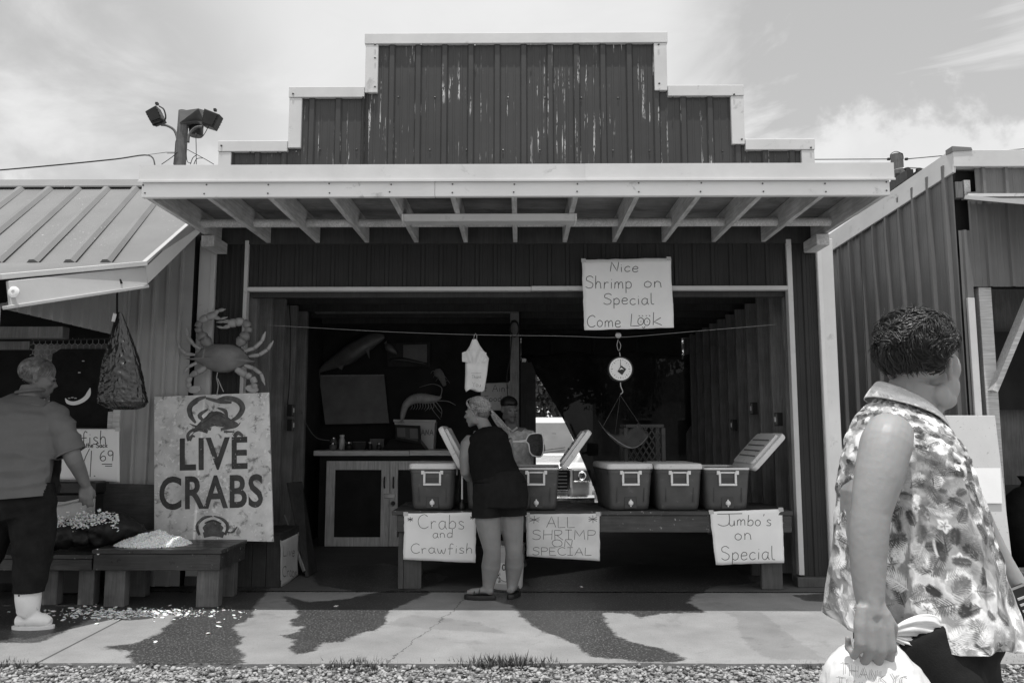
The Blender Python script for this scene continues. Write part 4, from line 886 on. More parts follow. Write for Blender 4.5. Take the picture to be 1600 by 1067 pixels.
def rrect(w_, d, r, z, n=5):
    out = []
    for cx, cy, a0 in ((w_/2-r, d/2-r, 0), (-w_/2+r, d/2-r, 90), (-w_/2+r, -d/2+r, 180), (w_/2-r, -d/2+r, 270)):
        for k in range(n): a = R(a0+90*k/(n-1)); out.append(Vector((cx+r*math.cos(a), cy+r*math.sin(a), z)))
    return out
CW, CD, CH = .385, .60, .335
def make_cooler(lid_open=None, lid_side=1, plug=True):
    t = thing('cooler', 'cooler', 'cooler', (0, 0, 0))
    b = MB(); f = -CD/2
    rings = [rrect(CW*.80, CD*.82, .05, .0), rrect(CW*.86, CD*.87, .05, .012), rrect(CW*.885, CD*.90, .045, .05), rrect(CW*.97, CD*.97, .04, CH-.03), rrect(CW*.985, CD*.985, .04, CH-.028), rrect(CW*.99, CD*.99, .04, CH)]
    if lid_open is not None:
        rings += [rrect(CW*.9, CD*.92, .04, CH), rrect(CW*.82, CD*.86, .04, .05)]
    b.loft(rings); part('body', b, K['cooler'], t, local=True, smooth=40)
    yf = lambda z: -CD/2*(.90+.07*(z-.05)/.26) - .001
    if lid_open is not None: 
        part('rim', MB().loft([rrect(CW, CD, .04, CH+.001), rrect(CW, CD, .04, CH+.018), rrect(CW*.9, CD*.92, .035, CH+.018), rrect(CW*.9, CD*.92, .035, CH+.001)], cap=False, loop=True), K['lid'], t, local=True, smooth=40)
    # bail handle on the end
    hz, hw, hh = .205, .150, .115; y0 = yf(hz)
    h = MB()
    for a, c in (((-hw/2, y0-.022, hz), (hw/2, y0-.008, hz+.018)), ((-hw/2, y0-.02, hz+.019), (-hw/2+.018, y0-.008, hz+hh)), ((hw/2-.018, y0-.02, hz+.019), (hw/2, y0-.008, hz+hh)), ((-hw/2+.019, y0-.02, hz+hh-.014), (hw/2-.019, y0-.008, hz+hh-.001))): h.box(a, c)
    hd = part('handle', h, K['white'], t, local=True, bev=.003)
    for sx in (-1, 1): part('handle_bracket', MB().box((sx*hw/2-.013+sx*.004, y0-.026, hz+hh-.024), (sx*hw/2+.013+sx*.004, y0+.006, hz+hh+.008)), K['white'], hd, local=True, bev=.003)
    part('recess', MB().box((-hw/2+.02, y0-.0045, hz+.02), (hw/2-.02, y0+.004, hz+hh-.016)), K['coolerpanel'], t, local=True)
    if plug:
        z = .062; yp = yf(z)
        part('drain_panel', MB().box((-.052, yp-.006, z-.045), (.052, yp+.01, z+.05)), K['coolerpanel'], t, local=True, bev=.003)
        dp = part('drain_plug', MB().lathe([(.020, 0), (.021, .012), (.015, .018), (.006, .02)], (0, yp-.007, z), 14, M=Matrix.Rotation(R(90), 4, 'X')), K['white'], t, local=True, smooth=50)
        part('plug_tab', MB().box((-.006, yp-.016, z-.03), (.006, yp-.008, z+.03)), K['white'], dp, local=True, bev=.002)
    for sx in (-.3, .3): part('body_groove', MB().box((sx*CW-.003, yf(.15)-.0045, .07), (sx*CW+.003, yf(.15)+.004, .19)), K['coolerpanel'], t, local=True)
    # lid, hinged along a long side
    lm = MB().loft([rrect(CW*.99, CD*.99, .04, .0), rrect(CW*1.03, CD*1.02, .04, .006), rrect(CW*1.03, CD*1.02, .04, .03), rrect(CW*1.0, CD*1.0, .04, .046), rrect(CW*.93, CD*.95, .04, .050)])
    inner = MB().loft([rrect(CW*.86, CD*.88, .04, -.022), rrect(CW*.88, CD*.9, .04, -.001)])
    gro = MB()
    for gx in (-.09, -.03, .03, .09): gro.box((gx-.006, -CD*.36, -.0265), (gx+.006, CD*.36, -.0225))
    if lid_open is None: Mx = Matrix.Translation((0, 0, CH+.002))
    else:
        hx = lid_side*CW/2
        Mx = Matrix.Translation((hx+lid_side*.012, 0, CH+.02)) @ Matrix.Rotation(lid_side*R(lid_open), 4, 'Y') @ Matrix.Translation((-hx, 0, 0))
    for m_ in (lm, inner, gro): m_.v = [tuple(Mx @ Vector(p)) for p in m_.v]
    l = part('lid', lm, K['lid'], t, local=True, smooth=40)
    if lid_open is not None:
        part('lid_liner', inner, K['lid'], l, local=True, smooth=40); part('lid_groove', gro, K['dashboard'], l, local=True)
    else:
        ht = MB().box((CW/2-.002, -CD/2*.6, CH-.05), (CW/2+.008, -CD/2*.6+.02, CH+.03)); part('hinge', ht, K['white'], l, local=True, bev=.002)
    return t
cz = TZ + .001
def put(t, pxc, y, rz, label):
    x = V(pxc, 796, Y=y).x; c = Vector((x, y, cz)) + Matrix.Rotation(R(rz), 4, 'Z') @ Vector((0, CD/2*.82, 0))
    t.location = c; t.rotation_euler = (0, 0, R(rz)); ROOTS[t.name] = (Matrix.Translation(c) @ Matrix.Rotation(R(rz), 4, 'Z')).inverted()
    tag(t, label, 'cooler', 'coolers lined up on the long display table')
c1 = make_cooler(); put(c1, 676, 6.70, -1, 'closed cooler at the left end of the table above the crabs and crawfish sign')
c2 = make_cooler(118, -1); put(c2, 763, 6.72, 1, 'cooler half hidden behind the woman in black with its white lid tipped left')
c3 = make_cooler(126, 1); put(c3, 838, 6.70, -2, 'open cooler just right of the woman in black with its white lid tipped right')
c4 = copy_tree(c1); put(c4, 984, 6.70, 7, 'closed cooler below the hanging scale at the left of the closed pair')
c5 = make_cooler(plug=False); put(c5, 1061, 6.69, 2, 'closed cooler without a drain plug, in the middle of the three right hand coolers')
c6 = make_cooler(133, 1); put(c6, 1136, 6.69, 1, 'open cooler at the right end of the table with its grooved lid raised')
# spare lid stuck beside the second cooler
sp = thing('spare_lid', 'loose white cooler lid propped upright left of the woman in black', 'lid', (0, 0, 0))
p0 = V(742, 740, Y=6.62); 
lm = MB().loft([rrect(.40, .34, .04, 0), rrect(.41, .35, .04, .006), rrect(.41, .35, .04, .03), rrect(.39, .33, .04, .042)]); li = MB().loft([rrect(.33, .28, .04, -.02), rrect(.35, .30, .04, -.001)])
base = V(733, 745, Y=6.86); Mx = Matrix.Translation(base) @ Matrix.Rotation(R(-118), 4, 'Y') @ Matrix.Rotation(R(0), 4, 'Z') @ Matrix.Translation((.20, 0, 0))
Mx = Matrix.Translation(base) @ Matrix.Rotation(R(62), 4, 'Y') @ Matrix.Translation((-.20, 0, 0))
for m_ in (lm, li): m_.v = [tuple(Mx @ Vector(p)) for p in m_.v]
o = part('lid_shell', lm, K['lid'], sp, smooth=40); part('liner', li, K['dashboard'], sp, smooth=40)
st = thing('lamp_stick', 'thin white stick in a dark bottle standing between two coolers', 'bottle', V(723, 797, Y=6.74)); bz = V(722, 797, Y=6.74)
bz.z = cz; st.location = bz; ROOTS[st.name] = Matrix.Translation(-bz)
part('bottle', MB().lathe([(.024, 0), (.026, .01), (.026, .045), (.012, .06), (.011, .085)], bz, 12), K['black'], st, smooth=50)
part('stick', MB().tube([bz+Vector((0, 0, .086)), bz+Vector((-.002, 0, .30))], .008, 8), K['white'], st, smooth=60)

# signs taped to the table rail
rail = TY - .006
sh = Sheet([(632, 802), (744, 800), (743, 879), (630, 874)], rail, .006, 2)
paper_sign('paper_sign', 'handwritten paper sign reading Crabs and Crawfish taped to the left of the table', sh,
    text_strokes('*', 637, 815, 8, 8)+text_strokes('Crabs', 653, 826, 22, 72)+text_strokes('and', 676, 840, 13, 31)+text_strokes('Crawfish', 642, 864, 15, 96)+text_strokes('*', 735, 812, 7, 6), K['paper'], .0041)
sh = Sheet([(822, 803), (937, 802), (937, 876), (823, 869)], rail-.002, .005, 5)
paper_sign('paper_sign', 'stained paper sign in block capitals reading All Shrimp on Special', sh,
    text_strokes('*', 826, 818, 12, 16)+text_strokes('ALL', 854, 824, 17, 44)+text_strokes('*', 920, 817, 12, 13)+text_strokes('SHRIMP', 832, 843, 15, 98)+text_strokes('ON', 863, 854, 11, 32)+text_strokes('SPECIAL', 832, 867, 12, 92), K['paper2'], .0038)
sh = Sheet([(1109, 799), (1223, 795), (1225, 879), (1118, 882)], rail-.002, .008, 8)
paper_sign('paper_sign', 'handwritten paper sign reading Jumbo\'s on Special on the right table leg', sh,
    text_strokes('J', 1121, 821, 19, 34)+text_strokes("umbo's", 1139, 821, 17, 66)+text_strokes('on', 1148, 843, 18, 26)+text_strokes('Special', 1127, 874, 21, 84), K['paper'], .0050)
sh = Sheet([(909, 406), (1048, 403), (1053, 512), (913, 516)], FY-.085, .004, 3)
paper_sign('paper_sign', 'large white paper sign reading Nice Shrimp on Special Come Look', sh,
    text_strokes('Nice', 953, 425, 15, 44)+text_strokes('Shrimp', 915, 451, 19, 72)+text_strokes('on', 1006, 449, 17, 28)+text_strokes('Special', 943, 476, 17, 79)+text_strokes('Come', 917, 511, 18, 53)+text_strokes('L', 985, 509, 19, 14)+text_strokes('o', 996, 508, 21, 10)+text_strokes('o', 1006, 508, 21, 10)+text_strokes('k', 1019, 508, 20, 15)
    + [[(998, 493), (1000, 494)], [(1003, 493), (1005, 494)], [(1009, 493), (1011, 494)], [(1014, 493), (1016, 494)], [(1001, 502), (1002, 503)], [(1011, 502), (1012, 503)], [(1003, 511), (1006, 513), (1008, 510)]], K['paper'], .0058)
tp_ = MB()
for x, y in ((912, 402), (1044, 400)): tp_.cbox(V(x, y, Y=FY-.05), (.03, .07, .02))

# ================================================================== CLOTHES LINE, BAG, SCALE
LY = 6.80
ln = smooth_pts([V(418, 508, Y=6.95), V(600, 518, Y=LY), V(742, 523, Y=LY), V(880, 525, Y=LY), V(966, 527, Y=LY), V(1080, 518, Y=LY), V(1213, 507, Y=6.95)], 6)
tag(part('clothes_line', MB().tube(ln, .0018, 5), K['rope'], smooth=180), 'thin cord strung across the stall opening', 'cord')
hb = thing('hanging_bag', 'crumpled white plastic bag clipped to the cord above the woman in black', 'bag', V(743, 526, Y=LY))
prof = [(530, 738, 745), (540, 734, 750), (551, 727, 758), (560, 729, 764), (566, 727, 763), (585, 727, 761), (605, 726, 758), (610, 728, 757)]
bag = MB(); rg = []
for j, (y, xa, xb) in enumerate(prof):
    pa, pb = V(xa, y, Y=LY), V(xb, y, Y=LY); m_ = 28; ring = []
    for k in range(m_):
        a = 2*math.pi*k/m_; rr = (pb.x-pa.x)/2; fold = 1+.30*math.sin(a*5+j*.35)*(j/7)**.5 + .12*mn.noise(Vector((a*2, j*.8, 0)))
        ring.append(Vector(((pa.x+pb.x)/2+rr*math.cos(a), LY+rr*.36*math.sin(a)*fold, pa.z+.012*math.sin(a*3+1)*(j > 5))))
    rg.append(ring)
bag.loft(rg, cap=False); part('bag_body', bag, K['bagplastic'], hb, smooth=180)
for sx, seed in ((-1, 1), (1, 2)):
    c = V(743+sx*9, 561, Y=LY-.03); part('bag_handle', MB().grid(lambda u, v: V(741+sx*(3+u*16), 545+v*(22-8*u)+u*6, Y=LY-.045+.015*math.sin(u*9+v*4)), 9, 7), K['bagplastic'], hb, smooth=180)
stt = Sheet([(735, 575), (755, 575), (755, 606), (735, 606)], LY-.062, 0); part('print', stt.ink(text_strokes('Thank', 737, 591, 5, 15)+text_strokes('You', 738, 604, 7, 13)+[[(736, 583), (752, 583)]], .002), K['boardmid'], hb)
part('clip', MB().tube([V(740, 531, Y=LY-.01), V(741, 524, Y=LY-.01), V(743, 521, Y=LY-.01), V(745, 524, Y=LY-.01), V(745, 531, Y=LY-.01)], .003, 6), K['steel'], hb, smooth=180)

SC = V(969, 577, Y=LY)
hs = thing('hanging_scale', 'round dial hanging scale with white face on the cord and a metal weighing pan', 'scale', SC)
RX = Matrix.Rotation(R(90), 4, 'X')
part('dial_case', MB().lathe([(.10, -.04), (.108, -.03), (.112, .02), (.108, .028), (.100, .028)], SC, 36, M=RX), K['black'], hs, smooth=40)
fc = part('dial_face', MB().lathe([(.097, .026), (.097, .030)], SC, 36, M=RX), K['white'], hs)
mk = MB()
for k in range(24):
    a = 2*math.pi*k/24; r0 = .066 if k % 3 == 0 else .076
    mk.ribbon([SC+Vector((r0*math.sin(a), -.0315, r0*math.cos(a))), SC+Vector((.083*math.sin(a), -.0315, .083*math.cos(a)))], .0035, (0, -1, 0))
mk.ribbon([SC+Vector((0, -.032, .02)), SC+Vector((0, -.032, .078))], [.006, .002], (0, -1, 0))
part('dial_marks', mk, K['ink'], fc)
mk = MB().add([SC+Vector((a+.006, -.0335, b-.012)) for a, b in ((0, .043), (.042, .012), (.006, -.04), (-.034, -.008))], [(0, 1, 2, 3)])
part('badge', mk, K['ink'], fc); part('badge_mark', MB().add([SC+Vector((a+.006, -.0345, b-.012)) for a, b in ((-.02, .004), (0, .026), (.022, .006), (.004, .01))], [(0, 1, 2, 3)]), K['white'], fc)
part('pulley', MB().lathe([(.02, -.012), (.026, -.008), (.026, .008), (.02, .012)], V(966, 524, Y=LY-.015)+Vector((0, 0, 0)), 16, M=RX), K['steel'], hs, smooth=40)
part('hook', MB().tube(smooth_pts([V(966, 530, Y=LY), V(964, 540, Y=LY), V(967, 548, Y=LY), V(970, 540, Y=LY), V(967, 533, Y=LY)], 5), .0035, 6), K['steel'], hs, smooth=180)
part('hook', MB().tube(smooth_pts([V(968, 550, Y=LY), V(969, 557, Y=LY), SC+Vector((0, 0, .11))], 4), .005, 6), K['steel'], hs, smooth=180)
part('hook', MB().tube(smooth_pts([SC+Vector((0, 0, -.11)), V(970, 604, Y=LY), V(973, 612, Y=LY), V(969, 616, Y=LY)], 5), .006, 6), K['steel'], hs, smooth=180)
PYY = 6.98
pan = MB()
def panf(u, v):
    x = -.20+.40*u; y = -.16+.32*v
    z = -.11*math.cos((u-.5)*math.pi*.95)*(1-.35*(2*abs(v-.5))**2) + .05*(2*abs(u-.5))**1.5
    c = V(974, 690, Y=PYY); yy = y*(1-.45*(2*abs(u-.5))**2)
    return c + Vector((x*math.cos(.35)-yy*math.sin(.35), x*math.sin(.35)+yy*math.cos(.35), z+.085-.02*u+.10*(v-.5)*1.1))
pan.grid(panf, 22, 14); po = part('weighing_pan', pan, K['steel'], hs, smooth=180)
m = po.modifiers.new('solid', 'SOLIDIFY'); m.thickness = .004
hk = V(969, 617, Y=LY)
for u, v in ((0, .5), (1, .5), (.5, 1)): part('chain', MB().tube([hk, panf(u, v)], .0010, 5), K['dashboard'], hs)
mc = thing('milk_crate', 'dark plastic milk crate with diamond lattice sides behind the closed coolers', 'crate', V(1008, 700, Y=7.25))
x0, x1 = V(976, 700, Y=7.2).x, V(1034, 700, Y=7.2).x; z0, z1 = cz, V(1008, 668, Y=7.2).z; y0, y1 = 7.12, 7.42
fr = MB()
for (a, b) in (((x0, z0), (x1, z0)), ((x0, z1), (x1, z1))): 
    for y in (y0, y1): fr.box((a[0], y-.012, a[1]), (b[0], y+.012, a[1]+.03))
    for x in (x0, x1): fr.box((x-.012, y0+.013, a[1]), (x+.012, y1-.013, a[1]+.03))
for x in (x0, x1):
    for y in (y0, y1): fr.box((x-.018, y-.018, z0+.031), (x+.018, y+.018, z1-.001))
part('frame', fr, K['cratep'], mc, bev=.003)
la = MB(); hh = z1-z0
for s_ in (-1, 1):
    for k in range(-4, 9):
        xa = x0 + k*.055; pts = []
        for t_ in (0, 1): pts.append((xa + s_*t_*hh*.6 + (0 if s_ > 0 else hh*.6), z0+t_*hh))
        (a, za), (b, zb_) = pts
        lo, hi = x0+.01, x1-.01
        if max(a, b) < lo or min(a, b) > hi: continue
        def cl(xv):
            tt = (xv-a)/(b-a); return (xv, za+(zb_-za)*tt)
        if a < lo: a, za = cl(lo)
        if a > hi: a, za = cl(hi)
        if b < lo: b, zb_ = cl(lo)
        if b > hi: b, zb_ = cl(hi)
        for y in (y0, y1): la.bar((a, y, za), (b, y, zb_), .008, .007)
part('lattice', la, K['cratep'], mc, kind='stuff'); part('floor_panel', MB().box((x0, y0, z0), (x1, y1, z0+.008)), K['dashboard'], mc)
o = thing('ice_bag', 'pale bag of ice seen through the lattice of the milk crate', 'bag', (x0, y1, z0)); 
part('bag_body', MB().ell(((x0+x1)/2+.03, (y0+y1)/2, z0+.11), (.12, .11, .10)), K['dashboard'], o, smooth=180)

# dip net hanging behind the open cooler
dn = thing('wire_scoop', 'wire framed mesh scoop on a white handle above the open cooler', 'scoop', V(828, 700, Y=7.05)); NY = 7.05
part('handle', MB().tube([V(790, 690, Y=NY), V(812, 690, Y=NY)], .010, 8), K['white'], dn, smooth=60)
part('ferrule', MB().tube([V(812, 690, Y=NY), V(822, 689, Y=NY)], [.014, .018, .014], 8), K['white'], dn, smooth=60)
loop = smooth_pts([V(822, 689, Y=NY), V(826, 680, Y=NY), V(834, 677, Y=NY), V(846, 678, Y=NY), V(849, 688, Y=NY), V(849, 704, Y=NY), V(845, 713, Y=NY), V(834, 712, Y=NY), V(828, 706, Y=NY), V(826, 694, Y=NY)], 6, closed=True)
part('wire_frame', MB().tube(loop, .006, 8, closed=True), K['white'], dn, smooth=180)
mb = MB(); cL = sum(loop, Vector())/len(loop)
rgs = [[cL + (p-cL)*k_ + Vector((.02*(1-k_), .12*(1-k_**2), -.05*(1-k_)*2)) for p in loop] for k_ in (1, .9, .7, .45, .1)]
mb.loft(rgs, cap=False); part('net', mb, K['net'], dn, smooth=180)

# ================================================================== COUNTER AT THE BACK LEFT
CY0 = 9.05; cab = thing('counter_cabinet', 'dark counter with pale edge and white framed cupboard doors', 'cabinet', (-1.4, CY0, 0))
czt = V(640, 704, Y=CY0).z; czb = V(640, 712, Y=CY0).z; cxl = V(490, 705, Y=CY0).x; cxr = pxr-.07
part('carcass', MB().box((cxl+.06, CY0+.05, .01), (cxr, CY0+.8, czb)), K['intdark'], cab)
part('counter_top', MB().box((cxl, CY0, czb), (V(640, 700, Y=CY0).x, CY0+.85, czt)), K['counter'], cab, bev=.004)
part('counter_top', MB().box((V(640, 700, Y=CY0).x+.002, CY0+.003, czb+.002), (cxr, CY0+.85, czt+.003)), K['counter'], cab, bev=.004)
def door(pxa, pxb, pya, pyb, handx, nm='cupboard_door', fl=True, frt=True):
    a, b = V(pxa, pya, Y=CY0+.03), V(pxb, pyb, Y=CY0+.03); fw = V(30, 0, Y=CY0+.03).x - V(0, 0, Y=CY0+.03).x; fw = .10; fh = .10
    d = part(nm, MB().box((a.x+.01, CY0+.032, b.z+.01), (b.x-.01, CY0+.048, a.z-.01)), K['intdark'], cab)
    for q in (((a.x, b.z), (a.x+fw, a.z)), ((b.x-fw, b.z), (b.x, a.z)), ((a.x+fw+.001, a.z-fh), (b.x-fw-.001, a.z)), ((a.x+fw+.001, b.z), (b.x-fw-.001, b.z+fh))):
        part('door_frame', MB().box((q[0][0], CY0+.012, q[0][1]), (q[1][0], CY0+.031, q[1][1])), K['cabinet'], d, bev=.002)
    hx = V(handx, 750, Y=CY0).x; za, zb_ = V(600, 745, Y=CY0).z, V(600, 762, Y=CY0).z
    part('door_handle', MB().tube(smooth_pts([(hx, CY0+.008, za), (hx, CY0-.022, za-.02), (hx, CY0-.022, zb_+.02), (hx, CY0+.008, zb_)], 5), .008, 7), K['black'], d, smooth=180)
door(511, 608, 720, 853, 601); door(609, 706, 720, 853, 615)
a = V(600, 774, Y=CY0); hp = part('hasp', MB().box((a.x, CY0-.0, a.z-.03), (a.x+.125, CY0+.011, a.z+.02)), K['steel'], cab, bev=.002)
part('padlock', MB().lathe([(.024, -.012), (.026, 0), (.024, .012)], V(614, 786, Y=CY0-.015), 12, M=RX), K['black'], hp)
ctz = czt + .004
def on_counter(px, y): p = V(px, 700, Y=y); return Vector((p.x, y, ctz))
def jar(px, y, r, h, m, label, lidm='chrome', tilt=None):
    c = on_counter(px, y); t = thing('jar', label, 'jar', c)
    part('glass_body', MB().lathe([(r*.9, 0), (r, .01), (r, h*.75), (r*.75, h*.88), (r*.75, h)], c, 14), m, t, smooth=50)
    part('jar_lid', MB().lathe([(r*.8, h+.001), (r*.82, h+.004), (r*.82, h+.02), (r*.7, h+.024)], c, 14), K[lidm], t, smooth=50)
jar(520, CY0+.25, .045, .06, K['dashboard'], 'squat jar with shiny lid at the left end of the counter')
jar(521, CY0+.45, .045, .12, K['dashboard'], 'taller jar standing behind the leftmost squat jar on the counter')
jar(534, CY0+.4, .035, .15, K['cabinet'], 'pale upright tube standing between the shiny lidded jars', 'white')
jar(545, CY0+.22, .05, .07, K['black'], 'dark squat jar with bright lid, second along the counter')
jar(578, CY0+.3, .03, .07, K['black'], 'small dark jar in the middle of the counter beside the box', 'steel')
jar(592, CY0+.25, .03, .06, K['black'], 'small dark jar just left of the tilted screen', 'steel')
t = thing('small_box', 'small dark cardboard box on the counter left of the screen', 'box', on_counter(562, CY0+.35)); c = on_counter(562, CY0+.35)
part('carton', MB().cbox(c+Vector((0, 0, .045)), (.15, .10, .085)), K['rust'], t, bev=.003); part('carton_flap', MB().cbox(c+Vector((0, -.02, .092)), (.15, .05, .006)), K['dashboard'], t)
t = thing('small_box', 'grey box behind the small jars on the counter', 'box', on_counter(590, CY0+.5)); c = on_counter(590, CY0+.5)
part('carton', MB().cbox(c+Vector((0, 0, .06)), (.17, .12, .12)), K['dashboard'], t, bev=.003); part('carton_flap', MB().cbox(c+Vector((0, -.02, .124)), (.17, .05, .006)), K['dashboard'], t)
# tilted screen
t = thing('screen_unit', 'dark tilted display unit with a framed screen on the counter', 'screen', on_counter(633, CY0+.3))
q = [V(616, 665, Y=CY0+.22), V(656, 667, Y=CY0+.28), V(657, 692, Y=CY0+.20), V(617, 685, Y=CY0+.14)]
part('casing', MB().prism([p+Vector((0, .02, .015*s_)) for p, s_ in zip(q, (1, 1, -1, -1))], (0, .06, 0)), K['black'], t, bev=.004)
part('screen', MB().prism([q[0]*.9+q[2]*.1, q[1]*.9+q[3]*.1, q[2]*.9+q[0]*.1, q[3]*.9+q[1]*.1], (0, .018, 0)), K['glass'], t)
for u0, u1 in ((.1, .42), (.6, .92)):
    f_ = lambda u, v: (q[0]*(1-u)+q[1]*u)*(1-v)+(q[3]*(1-u)+q[2]*u)*v - Vector((0, .004, 0))
    part('screen_pane', MB().add([f_(u0, .15), f_(u1, .12), f_(u1, .75), f_(u0, .8)], [(0, 1, 2, 3)]), K['dashboard'], t)
cc_ = on_counter(633, CY0+.3); part('base', MB().loft([[cc_+Vector((x*1.3, y, 0)) for x, y in ((-.2, -.12), (.2, -.12), (.2, .2), (-.2, .2))], [cc_+Vector((x, y, .12)) for x, y in ((-.16, -.05), (.16, -.05), (.16, .2), (-.16, .2))]]), K['black'], t, bev=.005)
# pale tub with lettering
t = thing('plastic_tub', 'pale plastic tub lettered ANA behind the tilted screen', 'tub', on_counter(640, CY0+.55)); yb = CY0+.5
q = [V(616, 657, Y=yb), V(680, 658, Y=yb), V(677, 697, Y=yb), V(620, 697, Y=yb)]; q[2].z = q[3].z = ctz
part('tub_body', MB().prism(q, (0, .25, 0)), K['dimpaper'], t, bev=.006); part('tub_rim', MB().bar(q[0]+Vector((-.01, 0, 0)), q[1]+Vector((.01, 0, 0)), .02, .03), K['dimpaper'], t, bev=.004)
sh = Sheet([(655, 668), (680, 668), (680, 682), (655, 682)], yb-.003, 0); part('lettering', sh.ink(text_strokes('ANA', 658, 680, 9, 19), .009), K['dashboard'], t)
# mounted fish, shrimp, boards on the wall
WY = 9.9
def fishmesh(pts, rad, seg=12, flat=.45): return MB().tube(smooth_pts(pts, 5), rad, seg, flat=flat, up=(0, 1, 0))
t = thing('mounted_fish', 'large mounted fish hanging nose up on the dark back wall', 'fish', V(550, 555, Y=WY-.12))
part('fish_body', fishmesh([V(498, 580, Y=WY-.1), V(515, 570, Y=WY-.12), V(540, 557, Y=WY-.15), V(565, 541, Y=WY-.16), V(585, 530, Y=WY-.15), V(601, 526, Y=WY-.13)], [.02, .05, .085, .12, .11, .10, .07, .02]), K['fishmodel'], t, smooth=180)
part('tail_fin', MB().prism([V(500, 578, Y=WY-.12), V(488, 577, Y=WY-.12), V(494, 585, Y=WY-.12), V(499, 592, Y=WY-.12)], (0, .015, 0)), K['fishmodel'], t)
part('fin', MB().prism([V(528, 564, Y=WY-.16), V(542, 561, Y=WY-.16), V(534, 578, Y=WY-.16), V(528, 574, Y=WY-.16)], (0, .015, 0)), K['fishmodel'], t)
part('fin', MB().prism([V(570, 545, Y=WY-.22), V(577, 543, Y=WY-.22), V(577, 560, Y=WY-.22)], (0, .015, 0)), K['fishmodel'], t)
t = thing('mounted_fish', 'small mounted fish on the wall between the big fish and the clock', 'fish', V(612, 545, Y=WY-.1))
part('fish_body', fishmesh([V(603, 538, Y=WY-.08), V(610, 545, Y=WY-.1), V(621, 553, Y=WY-.08)], [.02, .05, .04, .01]), K['fishmodel'], t, smooth=180); part('tail_fin', MB().prism([V(600, 536, Y=WY-.08), V(604, 532, Y=WY-.08), V(604, 540, Y=WY-.08)], (0, .01, 0)), K['fishmodel'], t)
t = thing('shrimp_model', 'large pale model shrimp with curved tail and long feelers above the counter', 'shrimp', V(650, 640, Y=CY0+.5)); QY = CY0+.45
S_ = lambda x, y, d=0: V(x, y, Y=QY+d)
body = smooth_pts([S_(628, 656), S_(630, 645), S_(634, 633), S_(643, 625), S_(655, 622), S_(668, 623), S_(680, 623), S_(690, 620)], 5)
rr = np.interp(np.linspace(0, 1, len(body)), [0, .08, .3, .5, .7, .85, 1], [.015, .03, .045, .058, .062, .045, .006])
part('shrimp_body', MB().tube(body, list(rr), 12, flat=.7, up=(0, 1, 0)), K['shrimpmodel'], t, smooth=180)
for k in range(10):
    i = 5+int(k*2.1); part('shell_ring', MB().tube([body[i]-Vector((0, 0, 0)), body[i]+(body[i+1]-body[i])*.5], [rr[i]*1.07, rr[i]*1.02], 12, flat=.7, up=(0, 1, 0)), K['shrimpmodel'], t, smooth=50)
for k in range(9):
    p = S_(643+k*4.2, 629); part('swimmeret', MB().tube(smooth_pts([p, p+Vector((.012, -.02, -.05)), p+Vector((-.01, -.02, -.085))], 4), [.005, .002], 5), K['shrimpmodel'], t)
for k in range(3): part('tail_fan', MB().tube([S_(628, 656), S_(622+k*5, 661)], [.012, .02, .006], 6, flat=.4), K['shrimpmodel'], t, smooth=180)
for pts in (((688, 621), (690, 606), (676, 600), (655, 605)), ((683, 626), (700, 627), (712, 633)), ((676, 627), (683, 638), (690, 646)), ((672, 628), (676, 640), (688, 655)), ((668, 628), (670, 636), (664, 642)), ((680, 626), (690, 640), (689, 652))):
    part('feeler', MB().tube(smooth_pts([S_(x, y, -.03) for x, y in pts], 5), [.006, .002], 5), K['shrimpmodel'], t, smooth=180)
t = thing('wall_board', 'plain grey board hanging askew under the mounted fish', 'board', V(550, 625, Y=WY-.05))
part('board', MB().prism([V(498, 587, Y=WY-.06), V(600, 586, Y=WY-.06), V(608, 661, Y=WY-.10), V(508, 663, Y=WY-.10)], (0, .02, 0)), K['dashboard'], t, bev=.003)
part('board_edge', MB().prism([V(498, 586, Y=WY-.062), V(600, 585, Y=WY-.062), V(600, 587, Y=WY-.062), V(498, 588, Y=WY-.062)], (0, .02, 0)), K['studwood'], t)
t = thing('picture', 'dim framed picture of fish on the dark back wall', 'picture', V(637, 555, Y=WY-.03))
part('frame', MB().prism([V(604, 537, Y=WY-.03), V(672, 534, Y=WY-.03), V(672, 573, Y=WY-.03), V(606, 573, Y=WY-.03)], (0, .02, 0)), K['rust'], t); part('print', MB().prism([V(630, 539, Y=WY-.035), V(667, 538, Y=WY-.035), V(667, 566, Y=WY-.035), V(630, 566, Y=WY-.035)], (0, .004, 0)), K['dashboard'], t)
part('print_shape', fishmesh([V(608, 563, Y=WY-.05), V(630, 562, Y=WY-.05), V(668, 569, Y=WY-.05)], [.01, .03, .01], flat=.3), K['black'], t, smooth=180)
t = thing('wall_lobster', 'dark spiny crayfish ornament fixed above the model shrimp', 'ornament', V(688, 590, Y=WY-.05))
part('ornament_body', fishmesh([V(679, 580, Y=WY-.07), V(688, 586, Y=WY-.08), V(695, 603, Y=WY-.07)], [.03, .06, .04, .02]), K['studwood'], t, smooth=180)
for k in range(7): 
    p = V(681+k*2, 580+k*3, Y=WY-.08); part('spine', MB().tube(smooth_pts([p, p+Vector((.05*(-1)**k, -.01, .03)), p+Vector((.08*(-1)**k, -.02, -.01))], 3), [.008, .002], 5), K['studwood'], t)
sh = Sheet([(752, 599), (799, 597), (799, 641), (750, 641)], 9.3, .006, 4)
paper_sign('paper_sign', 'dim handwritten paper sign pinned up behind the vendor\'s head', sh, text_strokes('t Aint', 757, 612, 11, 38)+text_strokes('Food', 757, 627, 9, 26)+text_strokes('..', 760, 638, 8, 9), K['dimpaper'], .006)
t = thing('plank', 'long dark speckled board leaning against the left wall inside the stall', 'plank', (V(470, 860, Z=.01)))
